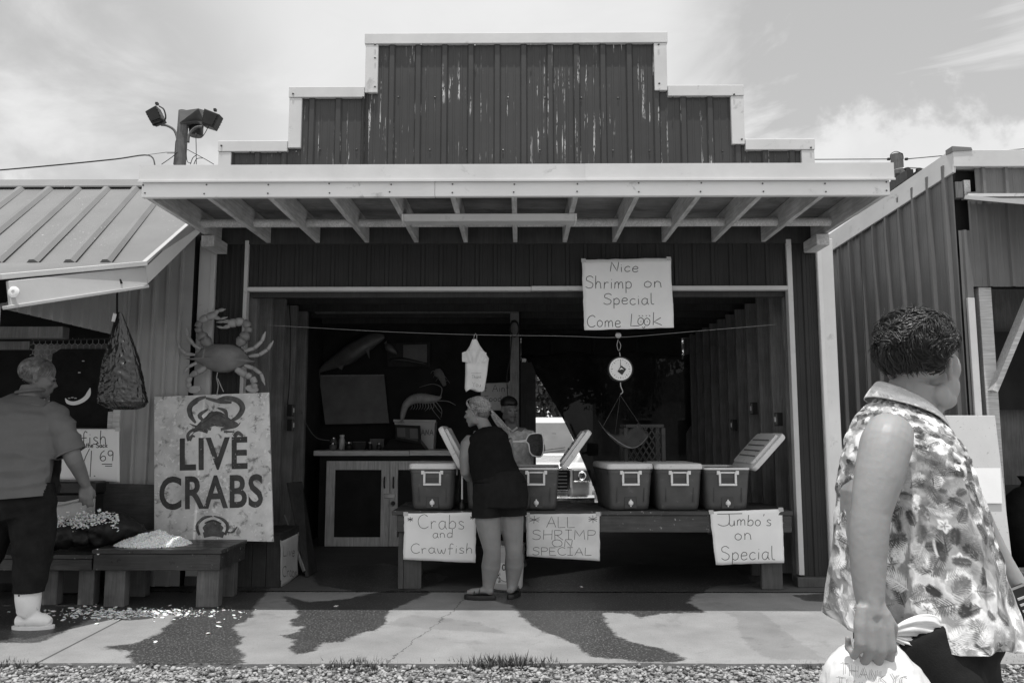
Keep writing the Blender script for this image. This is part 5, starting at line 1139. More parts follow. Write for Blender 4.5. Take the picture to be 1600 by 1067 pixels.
a = [V(447, 754, Y=7.4), V(468, 752, Y=7.5)]; b0 = V(478, 868, Y=7.35); b1 = V(490, 862, Y=7.7)
b0 = Vector((V(478, 868, Y=7.2).x, 7.2, .01)); b1 = Vector((V(492, 862, Y=7.5).x, 7.5, .01))
part('board', MB().prism([a[0], a[1], b1, b0], (.03, .0, .0)), K['rust'], t, bev=.003); part('edge_strip', MB().bar(a[0]+Vector((-.012, 0, -.3)), b0+Vector((-.012, 0, .05)), .012, .03), K['studwood'], t)

# ================================================================== LEFT SIDE: SIGN, CRAB, BENCHES
LVY = 6.66
class LSheet(Sheet): pass
lp = [(241, 620), (420, 613), (427, 846), (243, 838)]
P = [V(241, 620, Y=6.665), V(420, 613, Y=6.665), V(427, 846, Y=6.56), V(241, 842, Y=6.56)]
lv = Sheet([(241, 620), (420, 613), (427, 846), (241, 842)], 6.7, .0, 0, pts=P)
ls = part('live_crabs_sign', lv.mesh(14, 14, th=.018), K['board']); tag(ls, 'weathered white wooden board lettered Live Crabs with painted crabs', 'sign')
def block(lines):
    for txt, x0, x1, ybase, cap in lines:
        W = len(txt); cu = bpy.data.curves.new('letters', 'FONT'); cu.body = txt; cu.offset = .022; cu.size = 1; cu.space_character = 1.06; cu.resolution_u = 4
        ob = bpy.data.objects.new('letters', cu); COL.objects.link(ob); bpy.context.view_layer.update()
        dg = bpy.context.evaluated_depsgraph_get(); me = bpy.data.meshes.new_from_object(ob.evaluated_get(dg)); bpy.data.objects.remove(ob)
        co = np.array([v.co[:] for v in me.vertices]); a, b = co.min(0), co.max(0)
        for v in me.vertices:
            fx = (v.co.x-a[0])/(b[0]-a[0]); fy = (v.co.y-a[1])/(b[1]-a[1])
            u_, v_ = lv.uv(x0+(x1-x0)*fx, ybase-cap*fy - 4.0*(x0+(x1-x0)*fx-300)/120*.8); v.co = lv.at(u_, v_, .0016)
        bm = bmesh.new(); bm.from_mesh(me); seen = set()
        for v0 in list(bm.verts):
            if v0.index in seen: continue
            st_, comp = [v0], set()
            while st_:
                q_ = st_.pop()
                if q_.index in comp: continue
                comp.add(q_.index); st_ += [e.other_vert(q_) for e in q_.link_edges]
            seen |= comp; m1 = {i: k for k, i in enumerate(sorted(comp))}
            mm = MB(); mm.v = [tuple(me.vertices[i].co) for i in sorted(comp)]; mm.f = [tuple(m1[i] for i in p.vertices) for p in me.polygons if p.vertices[0] in comp]
            o = part('letter', mm, K['boardink'], ls); m = o.modifiers.new('s', 'SOLIDIFY'); m.thickness = .0012; m.offset = 0
        bm.free()
block([('LIVE', 281, 387, 737, 51), ('CRABS', 249, 411, 797, 52)])
def blobs(items, mt, off, nm):
    mb = MB()
    for pts, w_ in items:
        P_ = [lv.at(*lv.uv(x, y), off) for x, y in pts]; P_ = smooth_pts(P_, 5)
        ww = np.interp(np.linspace(0, 1, len(P_)), np.linspace(0, 1, len(w_)), w_)*.0038
        mb.ribbon(P_, list(ww), lv.n)
    part(nm, mb, mt, ls, local=False)
blobs([(((306, 662), (298, 650), (297, 636), (308, 625), (322, 620)), (4, 11, 12, 11, 5)), (((322, 622), (345, 628), (362, 629)), (5, 9, 5)), (((358, 660), (372, 652), (379, 638), (371, 626), (352, 622), (335, 627)), (4, 11, 13, 12, 10, 3)),
       (((302, 676), (318, 665), (338, 655), (356, 662), (372, 664)), (4, 22, 34, 22, 4)), (((320, 660), (312, 650), (325, 640)), (4, 10, 4)), (((355, 655), (352, 643), (340, 638)), (4, 9, 3)),
       (((330, 672), (308, 668), (296, 663)), (6, 5, 1)), (((325, 676), (305, 672), (294, 680), (296, 690)), (8, 6, 7, 9)), (((345, 672), (368, 668), (376, 661)), (6, 5, 1)), (((350, 676), (366, 676)), (5, 3)),
       (((366, 684), (372, 678), (380, 683)), (9, 10, 4)), (((296, 690), (300, 683), (305, 684)), (8, 7, 2))], K['boardmid'], .0014, 'painted_crab')
blobs([(((304, 668), (320, 660), (338, 648), (352, 655)), (1, 2, 2, 1)), (((300, 650), (299, 638), (310, 629)), (1.5, 2, 1)), (((376, 645), (376, 634), (366, 628)), (1.5, 2, 1)), (((298, 683), (310, 672), (322, 674)), (1, 2, 1)), (((322, 655), (330, 645), (350, 648)), (2, 3, 1)), (((330, 664), (345, 668), (352, 662)), (2, 1, 2))], K['boardink'], .0022, 'crab_outline')
blobs([(((312, 836), (308, 822), (318, 810), (332, 807)), (5, 7, 6, 2)), (((352, 836), (356, 822), (348, 812), (334, 807)), (5, 7, 6, 2)), (((318, 828), (332, 822), (348, 828)), (10, 24, 10)), (((352, 830), (362, 832), (371, 823)), (3, 3, 2)), (((318, 836), (334, 832), (350, 836)), (12, 16, 12))], K['boardmid'], .0014, 'painted_crab')
blobs([(((312, 834), (309, 822), (320, 811), (333, 808)), (1.5, 2, 2, 1)), (((352, 834), (355, 822), (347, 813)), (1.5, 2, 1)), (((320, 818), (333, 814), (346, 819)), (3, 5, 3)), (((354, 831), (364, 832), (371, 824)), (1.5, 1.5, 1))], K['boardink'], .0022, 'crab_outline')
# metal crab above it
CBY = 6.675
cb = thing('crab_sculpture', 'big painted metal crab with raised claws fixed above the Live Crabs board', 'crab', V(345, 560, Y=CBY))
zc_ = lambda x, y, d=0.0: V(270+x*.15927, 470+y*.15927, Y=CBY+d)
outl = [(125,570),(215,585),(300,640),(380,685),(460,705),(540,705),(610,680),(690,640),(760,610),(835,597),(770,580),(730,520),(680,470),(600,430),(520,422),(440,422),(380,430),(320,455),(270,485),(235,520),(200,565)]
ol = [zc_(x, y, 0) for x, y in outl]; cen = sum(ol, Vector())/len(ol)
mb = MB(); rgs = []
for k_, dpt in ((1.0, .0), (.97, -.018), (.85, -.045), (.6, -.065), (.3, -.075), (.03, -.078)): rgs.append([cen+(p-cen)*k_+Vector((0, dpt, 0)) for p in ol])
mb.loft(rgs); part('carapace', mb, K['crab'], cb, smooth=180)
def seglimb(pts, rads, nm='leg', mt=None, d=-.01, joints=True):
    P_ = [zc_(x, y, d) for x, y in pts]; g_ = None
    mb = MB()
    for i in range(len(P_)-1):
        a, b = P_[i], P_[i+1]; r0, r1 = rads[i]*.00082, rads[i+1]*.00082
        mb.tube([a, a.lerp(b, .12), a.lerp(b, .5), a.lerp(b, .88), b], [r0*.82, r0, max(r0, r1)*1.02, r1, r1*.75], 9, flat=.7, up=(0, 1, 0))
    return part(nm, mb, mt or K['crablight'], cb, smooth=180)
for pts, rd in ((((275,475),(200,425),(145,350),(132,255)), (16,20,18,8)), (((222,530),(125,520),(70,465),(40,385)), (15,20,18,8)), (((240,605),(150,650),(95,725)), (18,17,5)), (((330,650),(240,700),(165,740)), (30,34,18)),
                ((( 700,495),(800,465),(875,395),(910,300)), (15,22,20,8)), (((745,545),(850,530),(930,480),(988,392)), (15,22,20,8)), (((700,630),(790,660),(865,715),(905,830)), (18,22,20,6)), (((620,670),(720,730),(775,745)), (34,38,26))):
    seglimb(pts, rd)
for pts, rd in ((((170,745),(150,800),(165,855)), (30,30,25)), (((780,750),(805,810),(790,860)), (35,36,28))): seglimb(pts, rd, 'leg')
for cx_2, cy_2, sx in ((210, 868, 1), (775, 862, -1)):
    mb = MB(); pl = [zc_(cx_2+62*math.cos(a)*1.05, cy_2+38*math.sin(a)-sx*8*math.cos(a), -.02) for a in np.linspace(0, 2*math.pi, 18)[:-1]]; mb.prism(pl, (0, .02, 0)); part('paddle', mb, K['crablight'], cb, bev=.004)
for pts, rd in ((((370,445),(300,370),(262,310)), (36,60,36)), (((262,310),(245,260),(265,200)), (36,40,34)), (((640,440),(690,370),(740,310)), (36,60,36)), (((740,310),(745,260),(700,195)), (40,44,34))): seglimb(pts, rd, 'claw_arm', K['crab'])
for pts, rd in ((((265,195),(340,165),(430,130)), (30,42,34)), (((700,195),(620,215),(545,225)), (34,46,40))): seglimb(pts, rd, 'claw', K['crablight'])
for pts, rd in ((((400,130),(450,95),(522,82)), (26,20,5)), (((410,160),(470,178),(538,160)), (22,14,4)), (((560,200),(490,205),(425,210)), (20,14,4)), (((560,245),(490,265),(430,250)), (22,14,4))): seglimb(pts, rd, 'pincer', K['crablight'])
part('cord_tie', MB().tube(smooth_pts([zc_(440, 700, -.02), zc_(430, 760, -.03), zc_(445, 830, -.03), zc_(432, 930, -.03)], 5), .004, 6), K['rope'], cb, smooth=180)
part('cord_tie', MB().tube(smooth_pts([zc_(440, 760, -.03), zc_(470, 830, -.03), zc_(498, 892, -.03)], 5), .004, 6), K['rope'], cb, smooth=180)
part('mounting_rod', MB().bar(cen, cen+Vector((0, .16, 0)), .04, .04), K['steel'], cb)

def bench(name, label, pxa, pxb, pyt, pyb, yf, depth, legs, side_leg):
    zt_ = V(pxa, pyt, Y=yf).z; zb_ = V(pxa, pyb, Y=yf).z; xa, xb = V(pxa, 870, Y=yf).x, V(pxb, 870, Y=yf).x
    t = thing(name, label, 'bench', ((xa+xb)/2, yf+depth/2, 0)); n_ = 4
    for i in range(n_): part('top_plank', MB().box((xa-.01, yf-.01+i*depth/n_, zt_-.03), (xb+.01, yf-.014+(i+1)*depth/n_, zt_+rng.uniform(-.003, .001))), K['benchwood'], t, bev=.003)
    part('front_rail', MB().box((xa, yf, zb_), (xb, yf+.04, zt_-.032)), K['benchwood'], t, bev=.004)
    part('end_rail', MB().box((xb-.04, yf+.042, zb_), (xb-.002, yf+depth-.02, zt_-.032)), K['benchwood'], t, bev=.003)
    part('end_rail', MB().box((xa+.002, yf+.042, zb_), (xa+.04, yf+depth-.02, zt_-.032)), K['benchwood'], t, bev=.003)
    for a, b in legs:
        x0, x1 = V(a, 920, Y=yf).x, V(b, 920, Y=yf).x; part('leg', MB().box((x0, yf+.041, .001), (x1, yf+.13, zb_+.10)), K['benchleg'], t, bev=.005)
        part('leg', MB().box((x0+.01, yf+depth-.15, .001), (x1-.02, yf+depth-.06, zb_+.10)), K['benchleg'], t, bev=.005)
    return zt_, xa, xb
BY = 5.97; bz1, bxa, bxb = bench('bench', 'low wet bench under the white ice heap, in front of the Live Crabs board', 146, 344, 858, 891, BY, .565, ((158, 190), (303, 338)), 1)
bz2, b2a, b2b = bench('bench', 'low dark bench at the far left behind the man in white boots', -140, 144, 866, 891, BY+.06, .66, ((117, 142), (60, 84)), 1)
def rocky(mb_or_me, amp, sc_, seed=0):
    me = mb_or_me
    for v in me.vertices:
        v.co += v.co.normalized()*0
    return me
# ice
def ice_heap(name, label, c, r, h, n_):
    mb = MB()
    def f(u, v):
        a = 2*math.pi*u; rr_ = (1-v); x = r[0]*rr_*math.cos(a); y = r[1]*rr_*math.sin(a)
        z = h*(1-rr_**1.6)*(.8+.4*mn.noise(Vector((x*9, y*9, 3)))) + .012*mn.noise(Vector((x*45, y*45, 1)))
        return Vector(c)+Vector((x*(1+.25*mn.noise(Vector((a*1.5, 0, r[0]))))-.15*r[0]*(1-rr_)*0, y, max(z, -.001)))
    mb.grid(f, 60, 24, closed_u=True)
    o = part(name, mb, K['ice'], smooth=180); tag(o, label, kind='stuff')
    m_ = n_; a = rng.uniform(0, 2*np.pi, m_); q = np.sqrt(rng.uniform(0, 1, m_)); X = r[0]*q*np.cos(a); Y_ = r[1]*q*np.sin(a)
    Z = h*(1-q**1.6)*np.array([.8+.4*mn.noise(Vector((x*9, y*9, 3))) for x, y in zip(X, Y_)])
    pos = np.stack([c[0]+X, c[1]+Y_, c[2]+Z+.002], -1)
    scatter('ice_chips', IV, IF, pos, rng.uniform(.005, .016, m_), [K['ice']], 1.2, (1.1, .9, .6), .3, label=label+', loose pieces')
hp_ = V(238, 850, Z=bz1); ice_heap('ice_heap', 'white heap of crushed ice on the wet bench', (V(238, 846, Y=BY+.24).x, BY+.26, bz1), (.28, .20), .105, 1500)
# ice chips on the concrete
n_ = 620; u = rng.normal(0, 1, (n_, 2)); cx0 = XYs(200, 958); pos = np.stack([cx0.x+u[:, 0]*.30+rng.uniform(-.25, .3, n_), cx0.y+u[:, 1]*.09-.0*u[:, 0], np.full(n_, .003)], -1)
pos = np.vstack([pos, np.array([[XYs(x, y).x, XYs(x, y).y, .004] for x, y in ((243,1003),(325,990),(343,979),(376,957),(342,973),(120,962),(100,968),(84,955),(525,947),(150,975),(908,917))])])
scatter('ice_chips', IV, IF, pos, np.concatenate([rng.uniform(.003, .008, n_)*rng.choice([1, 1, 1.5, 2.6], n_), np.full(11, .017)]), [K['ice']], .3, (1.2, .9, .25), .3, label='scattered ice chips melting on the concrete before the bench')
# black sacks with ice on the benches
def sack(name, label, pts, rad, flat, seed, m=K['mesh_sack'], cat='sack'):
    P_ = smooth_pts(pts, 6); mb = MB().tube(P_, rad, 30, flat=flat); me = mb.mesh(name)
    bm = bmesh.new(); bm.from_mesh(me); bmesh.ops.subdivide_edges(bm, edges=[e for e in bm.edges if e.calc_length() > .03], cuts=1, use_grid_fill=True); 
    for v in bm.verts:
        n1 = mn.noise(v.co*9+Vector((seed, 0, 0))); n2 = mn.noise(v.co*26+Vector((0, seed, 0))); v.co += v.normal*(.034*n1+.020*n2+.008*mn.noise(v.co*60))
        v.co.z = max(v.co.z, min(p.z for p in P_)-.09)
    bm.to_mesh(me); bm.free(); o = part(name, me, m, smooth=180); return tag(o, label, cat)
sk = lambda x, y, d: V(x, y, Y=BY+d)
sack('mesh_sack', 'bulging black mesh sack lying on the bench left of the ice', [sk(133, 836, .2), sk(150, 830, .26), sk(180, 822, .32), sk(210, 826, .38), sk(244, 838, .44)], [.05, .13, .155, .15, .12, .05, .02], .75, 1)
sack('mesh_sack', 'black mesh sack scattered with ice chips beside the man\'s leg', [sk(60, 850, .2), sk(90, 838, .25), sk(115, 835, .25), sk(142, 845, .22)], [.05, .12, .13, .11, .05], .7, 4)
n_ = 260; xx = rng.uniform(0, 1, n_); pos = []
for k in range(n_): 
    px_, py2 = 90+xx[k]*80, 826-8*xx[k]+rng.normal(0, 7)
    p = V(px_, py2, Y=BY+.10+rng.uniform(0, .1)); pos.append((p.x, p.y, p.z))
pos = []
for k in range(750):
    px_ = rng.uniform(86, 185); py2 = 814+rng.normal(0, 7)+(0 if px_ > 120 else 6); p = V(px_, py2, Y=BY+.17+.08*rng.uniform()); pos.append((p.x, p.y, p.z))
scatter('ice_chips', IV, IF, np.array(pos), rng.uniform(.004, .014, len(pos)), [K['ice']], .8, (1.2, .9, .5), .3, label='ice chips spread over the black sacks')
tgl = part('sack_tag', MB().prism([V(148, 862, Y=BY-.006), V(152, 857, Y=BY-.006), V(158, 863, Y=BY-.006), V(153, 867, Y=BY-.006)], (0, .003, 0)), K['paper']); tag(tgl, 'small paper tag hanging on the front rail of the bench', 'tag')
part('tag_hole', MB().prism([V(151, 861, Y=BY-.0065), V(153, 861, Y=BY-.0065), V(153, 863, Y=BY-.0065), V(151, 863, Y=BY-.0065)], (0, .0004, 0)), K['ink'], tgl)
t = thing('plywood_board', 'dark scuffed plywood board standing behind the black sacks', 'board', (V(195, 800, Y=6.64)))
part('board', MB().prism([V(151, 755, Y=6.64), V(241, 757, Y=6.64), V(243, 880, Y=6.62), V(151, 880, Y=6.62)], (0, .02, 0)), K['plywall'], t, bev=.003); part('batten', MB().box((V(160, 800, Y=6.665).x, 6.665, .02), (V(172, 800, Y=6.665).x, 6.69, .8)), K['plywall'], t)
cr = thing('wooden_crate', 'dark plank box under the right end of the Live Crabs board', 'crate', (-2.2, 6.9, 0))
kx0, kx1 = V(372, 880, Y=6.74).x, V(438, 880, Y=6.74).x; kz = V(410, 836, Y=6.74).z
for i in range(3): 
    w_ = (kx1-kx0)/3; part('plank', MB().box((kx0+i*w_, 6.74, .006), (kx0+(i+1)*w_-.004, 6.76, kz)), K['rust'], cr, bev=.002)
part('side_panel', MB().box((kx1-.02, 6.762, .006), (kx1, 7.28, kz)), K['rust'], cr, bev=.002); part('side_panel', MB().box((kx0, 6.762, .006), (kx0+.02, 7.28, kz)), K['rust'], cr, bev=.002); part('top_panel', MB().box((kx0, 6.74, kz+.001), (kx1, 7.28, kz+.02)), K['rust'], cr, bev=.002)
XP = kx1+.006
class _S: pass
pp = [V(438, 846, X=XP), V(466, 833, X=XP), V(469, 896, X=XP), V(440, 917, X=XP)]
for p in pp: p.y = min(p.y, 7.27)
sh = Sheet([(438, 846), (466, 833), (469, 896), (440, 917)], 0, .006, 6, pts=pp)
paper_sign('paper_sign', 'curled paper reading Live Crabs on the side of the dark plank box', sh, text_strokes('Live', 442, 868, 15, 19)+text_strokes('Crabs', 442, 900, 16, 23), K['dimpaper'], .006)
# hanging black sack on the fascia
hsY = 5.45
hg = thing('hanging_sack', 'shiny black mesh sack hanging by a strap from the left roof edge', 'sack', V(190, 560, Y=hsY))
prof = [(488, 183, 190), (500, 179, 195), (530, 172, 206), (560, 163, 216), (590, 158, 222), (615, 155, 226), (628, 154, 229), (636, 165, 224), (640, 180, 212)]
rg = []
for j, (y, xa, xb) in enumerate([(np.interp(t_, range(9), [p[0] for p in prof]), np.interp(t_, range(9), [p[1] for p in prof]), np.interp(t_, range(9), [p[2] for p in prof])) for t_ in np.linspace(0, 8, 120)]):
    pa, pb = V(xa, y, Y=hsY), V(xb, y, Y=hsY); rr_ = (pb.x-pa.x)/2; ring = []
    for k in range(150):
        a = 2*math.pi*k/150; w3 = Vector((math.cos(a)*1.5, math.sin(a)*1.5, pa.z*7)); kk = min(j/30, 1)
        rdg = 1-abs(mn.noise(w3*2.2))*2; dsp = 1+kk*(.11*rdg+.10*(1-2*abs(mn.noise(w3*4.1)))+.06*mn.noise(w3*9)+.02*mn.noise(w3*20))
        ring.append(Vector(((pa.x+pb.x)/2+rr_*math.cos(a)*(1+.25*(dsp-1)), hsY+rr_*.55*math.sin(a)*dsp, pa.z)))
    rg.append(ring)
part('sack_body', MB().loft(rg), K['trash'], hg, smooth=180)
st1 = V(186, 432, Y=5.4); part('strap', MB().tube([V(184, 432, Y=5.42), V(183, 460, Y=hsY), V(183, 490, Y=hsY)], .007, 6), K['blackmat'], hg, smooth=180)
part('strap', MB().tube([V(184, 434, Y=5.42), V(188, 438, Y=5.42), V(190, 443, Y=5.42)], .008, 6), K['blackmat'], hg)
part('tag', MB().prism([V(174, 502, Y=hsY-.06), V(177, 489, Y=hsY-.06), V(182, 491, Y=hsY-.06), V(179, 503, Y=hsY-.06)], (0, .003, 0)), K['dimpaper'], hg)
# chicken wire, poster, whiteboard, bins
t = thing('chicken_wire', 'hexagonal chicken wire stretched across the opening of the left shed', 'netting', V(110, 600, Y=6.8)); mb = MB(); hs_ = .030
a, b = V(48, 534, Y=6.8), V(170, 655, Y=6.8); nxh = int((b.x-a.x)/(hs_*1.732))+1; nzh = int((a.z-b.z)/(hs_*1.5))+1
for i in range(nxh):
    for j in range(nzh):
        cxh = a.x + (i+.5*(j % 2))*hs_*1.732; czh = a.z - j*hs_*1.5
        vv = [Vector((cxh+hs_*math.sin(R(60*k)), 6.8, czh+hs_*math.cos(R(60*k)))) for k in range(4)]
        for k in range(3): mb.bar(vv[k], vv[k+1], .0035, .0035)
part('wire_mesh', mb, K['steel'], t, kind='stuff'); part('top_wire', MB().bar(V(48, 532, Y=6.79), V(176, 529, Y=6.79), .012, .012), K['black'], t)
part('backing', MB().box((a.x, 6.86, b.z-.6), (V(186, 600, Y=6.86).x, 6.87, a.z-.02)), K['studwood'], t) 
t = thing('dark_poster', 'black poster with a bright crescent shape hung on the chicken wire', 'poster', V(115, 600, Y=6.7))
part('poster_sheet', MB().prism([V(82, 553, Y=6.74), V(95, 545, Y=6.74), V(170, 545, Y=6.74), V(170, 668, Y=6.74), V(78, 668, Y=6.74), V(78, 600, Y=6.74)], (0, .01, 0)), K['blackmat'], t)
cp = smooth_pts([V(102, 622, Y=6.733), V(106, 628, Y=6.733), V(116, 630, Y=6.733), V(128, 626, Y=6.733), V(137, 618, Y=6.733), V(141, 606, Y=6.733)], 5)
part('crescent', MB().ribbon(cp, list(np.interp(np.linspace(0, 1, len(cp)), [0, .2, .55, .85, 1], [.005, .03, .035, .04, .004])), (0, -1, 0)), K['white'], t)
for k, (x, y) in enumerate(((130, 564), (124, 582), (108, 622), (113, 621), (118, 622))): part('fleck', MB().cbox(V(x, y, Y=6.732), (.02, .002, .008)), K['dimpaper'], t)
sh = Sheet([(90, 670), (186, 670), (187, 753), (88, 748)], 6.64, .003, 7)
paper_sign('price_board', 'white price board reading Crawfish by the sack 1.69 behind the man', sh, text_strokes('Craw', 92, 694, 15, 32)+text_strokes('fish', 128, 694, 20, 38)+text_strokes('By the Sack', 121, 699, 7, 47)+[[(143, 704), (142, 722), (141, 745)], [(140, 701), (134, 713), (129, 728)], [(147, 743), (149, 744)]]+text_strokes('69', 156, 720, 16, 22)+[[(159, 725), (175, 725)], [(164, 728), (175, 728)]], K['paper'], .0065, rag=0)
t = thing('bin', 'black plastic bin with a lidded top behind the man in the grey shirt', 'bin', V(128, 790, Y=6.5))
x0, x1 = V(90, 790, Y=6.5).x, V(150, 790, Y=6.5).x; zt_ = V(120, 752, Y=6.5).z
part('bin_body', MB().box((x0, 6.46, .006), (x1, 6.62, zt_-.1)), K['black'], t, bev=.01); part('bin_lid', MB().box((x0-.01, 6.45, zt_-.098), (x1+.01, 6.63, zt_)), K['black'], t, bev=.01); part('vent_strip', MB().box((x0+.03, 6.448, zt_-.17), (x0+.18, 6.459, zt_-.16)), K['steel'], t)
t = thing('fish_tray', 'pale plastic tray on the left bench beside the man\'s hand', 'tray', V(110, 800, Y=6.35))
q = [V(87, 790, Y=6.3), V(128, 782, Y=6.3), V(136, 782, Y=6.4), V(134, 815, Y=6.34), V(88, 818, Y=6.3)]
part('tray_body', MB().prism([V(87, 790, Y=6.28), V(134, 780, Y=6.28), V(132, 826, Y=6.28), V(88, 832, Y=6.28)], (0, .15, 0)), K['dimpaper'], t, bev=.006); part('tray_rim', MB().bar(V(86, 789, Y=6.27), V(136, 778, Y=6.27), .03, .018), K['dimpaper'], t, bev=.004)
# bucket
bc = V(791, 921, Z=.006); bc.y = 6.78; bc.x = V(792, 900, Y=6.7).x; bc.z = .005
t = thing('bucket', 'white plastic pail with a printed label under the table behind the woman\'s legs', 'bucket', bc)
part('pail', MB().lathe([(.125, 0), (.13, .01), (.148, .30), (.151, .302), (.151, .325), (.149, .326), (.149, .345), (.152, .347), (.153, .362), (.143, .362), (.14, .30), (.125, .02)], bc, 40), K['bucket'], t, smooth=40)
def bk(u, z, off=.003): a = -math.pi/2+u; r_ = .13+.018*z/.3+off; return bc+Vector((r_*math.cos(a), r_*math.sin(a), z))
part('label', MB().grid(lambda u, v: bk(-.75+1.5*u, .05+.17*v, .001), 20, 5), K['paper'], t, smooth=180)
mb = MB()
for st_ in text_strokes('Clean', 0, 0, .045, .16): mb.ribbon([bk(-.25+x*3.6, .165-y*1.0, .0025) for x, y in st_], .008, Vector((0, -1, 0)))
for k in range(7): mb.ribbon([bk(-.05+.0*k, .145-.012*k, .0025), bk(.45-.05*(k % 3), .145-.012*k, .0025)], .003, (0, -1, 0))
for k in range(26): p = bk(-.62+.22*rng.uniform(), .06+.08*rng.uniform(), .0025); mb.ribbon([p, p+Vector((.015, 0, 0))], .012, (0, -1, 0))
part('label_print', mb, K['ink'], t); part('bail', MB().tube([bk(u, .27-.20*math.sin((u+1.4)/2.8*math.pi), .008) for u in np.linspace(-1.4, 1.4, 16)], .003, 6), K['steel'], t, smooth=180)

# ================================================================== UTILITY POLES, WIRES
FYp = 11.0; fp = lambda x, y, d=0.0: V(200+x*.12186, 140+y*.12186, Y=FYp+d)
t = thing('light_pole', 'wooden pole with two floodlights and a metal box behind the roof', 'pole', (fp(670, 900).x, FYp, 0))
top = fp(705, 440); bt = fp(665, 960); dx_ = (bt.x-top.x)/(top.z-bt.z)
part('pole_shaft', MB().tube([Vector((bt.x+dx_*bt.z*.3, FYp, -.1)), bt, top, fp(712, 280)], [.10, .085, .075, .07], 14), K['pole'], t, smooth=50)
part('metal_box', MB().prism([fp(657, 275, -.1), fp(900, 245, -.1), fp(985, 265, .15), fp(985, 420, .15), fp(880, 400, -.1), fp(657, 432, -.1)], (0, .22, 0)), K['dashboard'], t, bev=.005)
part('transformer_drum', MB().lathe([(.09, 0), (.10, .02), (.10, .16), (.06, .2)], fp(870, 600, .1), 16), K['black'], t, smooth=50)
def flood(c4, cap_, depth, nm='floodlight'):
    P_ = [fp(*p, -.15) for p in c4]; fl_ = part(nm, MB().prism(P_, (0, depth, 0)), K['black'], t, bev=.008); c = sum(P_, Vector())/4
    P2 = [c+(p-c)*.8+Vector((0, -.012, 0)) for p in P_]; part('lens', MB().prism(P2, (0, .01, 0)), K['intdark'], fl_); part('cap', MB().cbox(fp(*cap_, -.08), (.035, .05, .035)), K['black'], fl_)
    for k in range(3): part('fin', MB().bar(P_[0].lerp(P_[3], .3+.2*k)+Vector((0, depth*.5, 0)), P_[1].lerp(P_[2], .3+.2*k)+Vector((0, depth*.5, 0)), depth+.02, .006), K['black'], fl_)
flood([(215, 280), (355, 200), (440, 380), (295, 432)], (372, 185), .16); flood([(975, 240), (1175, 318), (1090, 488), (940, 440)], (1118, 265), .16)
part('yoke', MB().tube(smooth_pts([fp(400, 215, -.07), fp(460, 260, -.07), fp(480, 380, -.07), fp(390, 440, -.07), fp(330, 462, -.07), fp(310, 420, -.07)], 5), .011, 7), K['black'], t, smooth=180)
part('arm_pipe', MB().tube(smooth_pts([fp(425, 455, -.05), fp(500, 465, -.05), fp(585, 515, -.05), fp(625, 600, -.05), fp(632, 665, -.05)], 5), .018, 8), K['pole'], t, smooth=180)
part('arm_pipe', MB().tube(smooth_pts([fp(960, 480, -.1), fp(880, 485, -.1), fp(810, 540, -.1), fp(780, 600, -.1), fp(772, 680, -.1)], 5), .019, 8), K['pole'], t, smooth=180)
for pts in (((612, 660), (600, 820), (585, 960)), ((870, 560), (875, 760), (876, 960)), ((870, 560), (900, 610), (960, 600), (1030, 480)), ((640, 800), (560, 870), (430, 960)), ((760, 770), (870, 830), (1000, 900), (1100, 960)), ((880, 840), (830, 880), (800, 960)), ((960, 880), (880, 890), (845, 960)), ((745, 690), (750, 850), (765, 930), (810, 945))):
    part('cable', MB().tube(smooth_pts([fp(*p, -.1) for p in pts], 4), .0055, 5), K['black'], t, smooth=180)
part('insulator', MB().bar(fp(500, 812, -.1), fp(600, 812, -.1), .02, .02), K['steel'], t)
tag(part('power_cable', MB().tube(smooth_pts([V(-60, 270, Y=12), V(0, 266, Y=12), V(90, 258, Y=12), V(180, 249, Y=12), V(232, 243, Y=11.4), V(243, 262, Y=11.0), V(248, 275, Y=10.8)], 6), .011, 6), K['black'], smooth=180), 'thick twisted power cable sagging over the left roof to the light pole', 'cable')
tag(part('thin_wire', MB().tube([V(232, 242, Y=11.4), V(262, 238, Y=11)], .004, 5), K['black'], smooth=180), 'short thin wire running to the insulator on the light pole', 'wire')
UY = 16.; up_ = lambda x, y, d=0: V(1360+x*.125, 200+y*.125, Y=UY+d)
t = thing('utility_pole', 'wooden utility pole with two heavy crossarms behind the right shed', 'pole', (up_(335, 400).x, UY, 0))
part('pole_shaft', MB().tube([Vector((up_(340, 900).x, UY, -.35)), up_(338, 620), up_(330, 335)], [.16, .135, .12], 14), K['pole'], t, smooth=50)
part('crossarm', MB().bar(up_(150, 830, .3), up_(500, 575, -.9), .13, .20), K['black'], t, bev=.006); part('crossarm', MB().bar(up_(230, 880, .3), up_(640, 580, -.9), .13, .20), K['black'], t, bev=.006)
for x, y in ((463, 545), (608, 552)): part('insulator', MB().lathe([(.03, -.08), (.05, -.05), (.05, 0), (.03, .01), (.06, .03), (.06, .06), (.03, .08)], up_(x, y, -.8), 12), K['black'], t, smooth=50)
part('clamp', MB().lathe([(.02, -.08), (.05, -.05), (.05, .05), (.02, .08)], up_(345, 600, -.15), 10), K['black'], t)
part('jumper_wire', MB().tube(smooth_pts([up_(250, 390, -.2), up_(255, 330, -.2), up_(320, 296, -.2), up_(400, 330, -.2), up_(412, 392, -.2)], 5), .008, 5), K['black'], t, smooth=180)
part('jumper_wire', MB().tube(smooth_pts([up_(300, 525, -.6), up_(400, 505, -.8), up_(500, 500, -.8), up_(640, 510, -.8), up_(740, 545, -.8)], 5), .014, 5), K['steel'], t, smooth=180)
for x in (225, 445): part('insulator', MB().bar(up_(x-15, 391, -.2), up_(x+25, 391, -.2), .05, .05), K['black'], t, bev=.01)
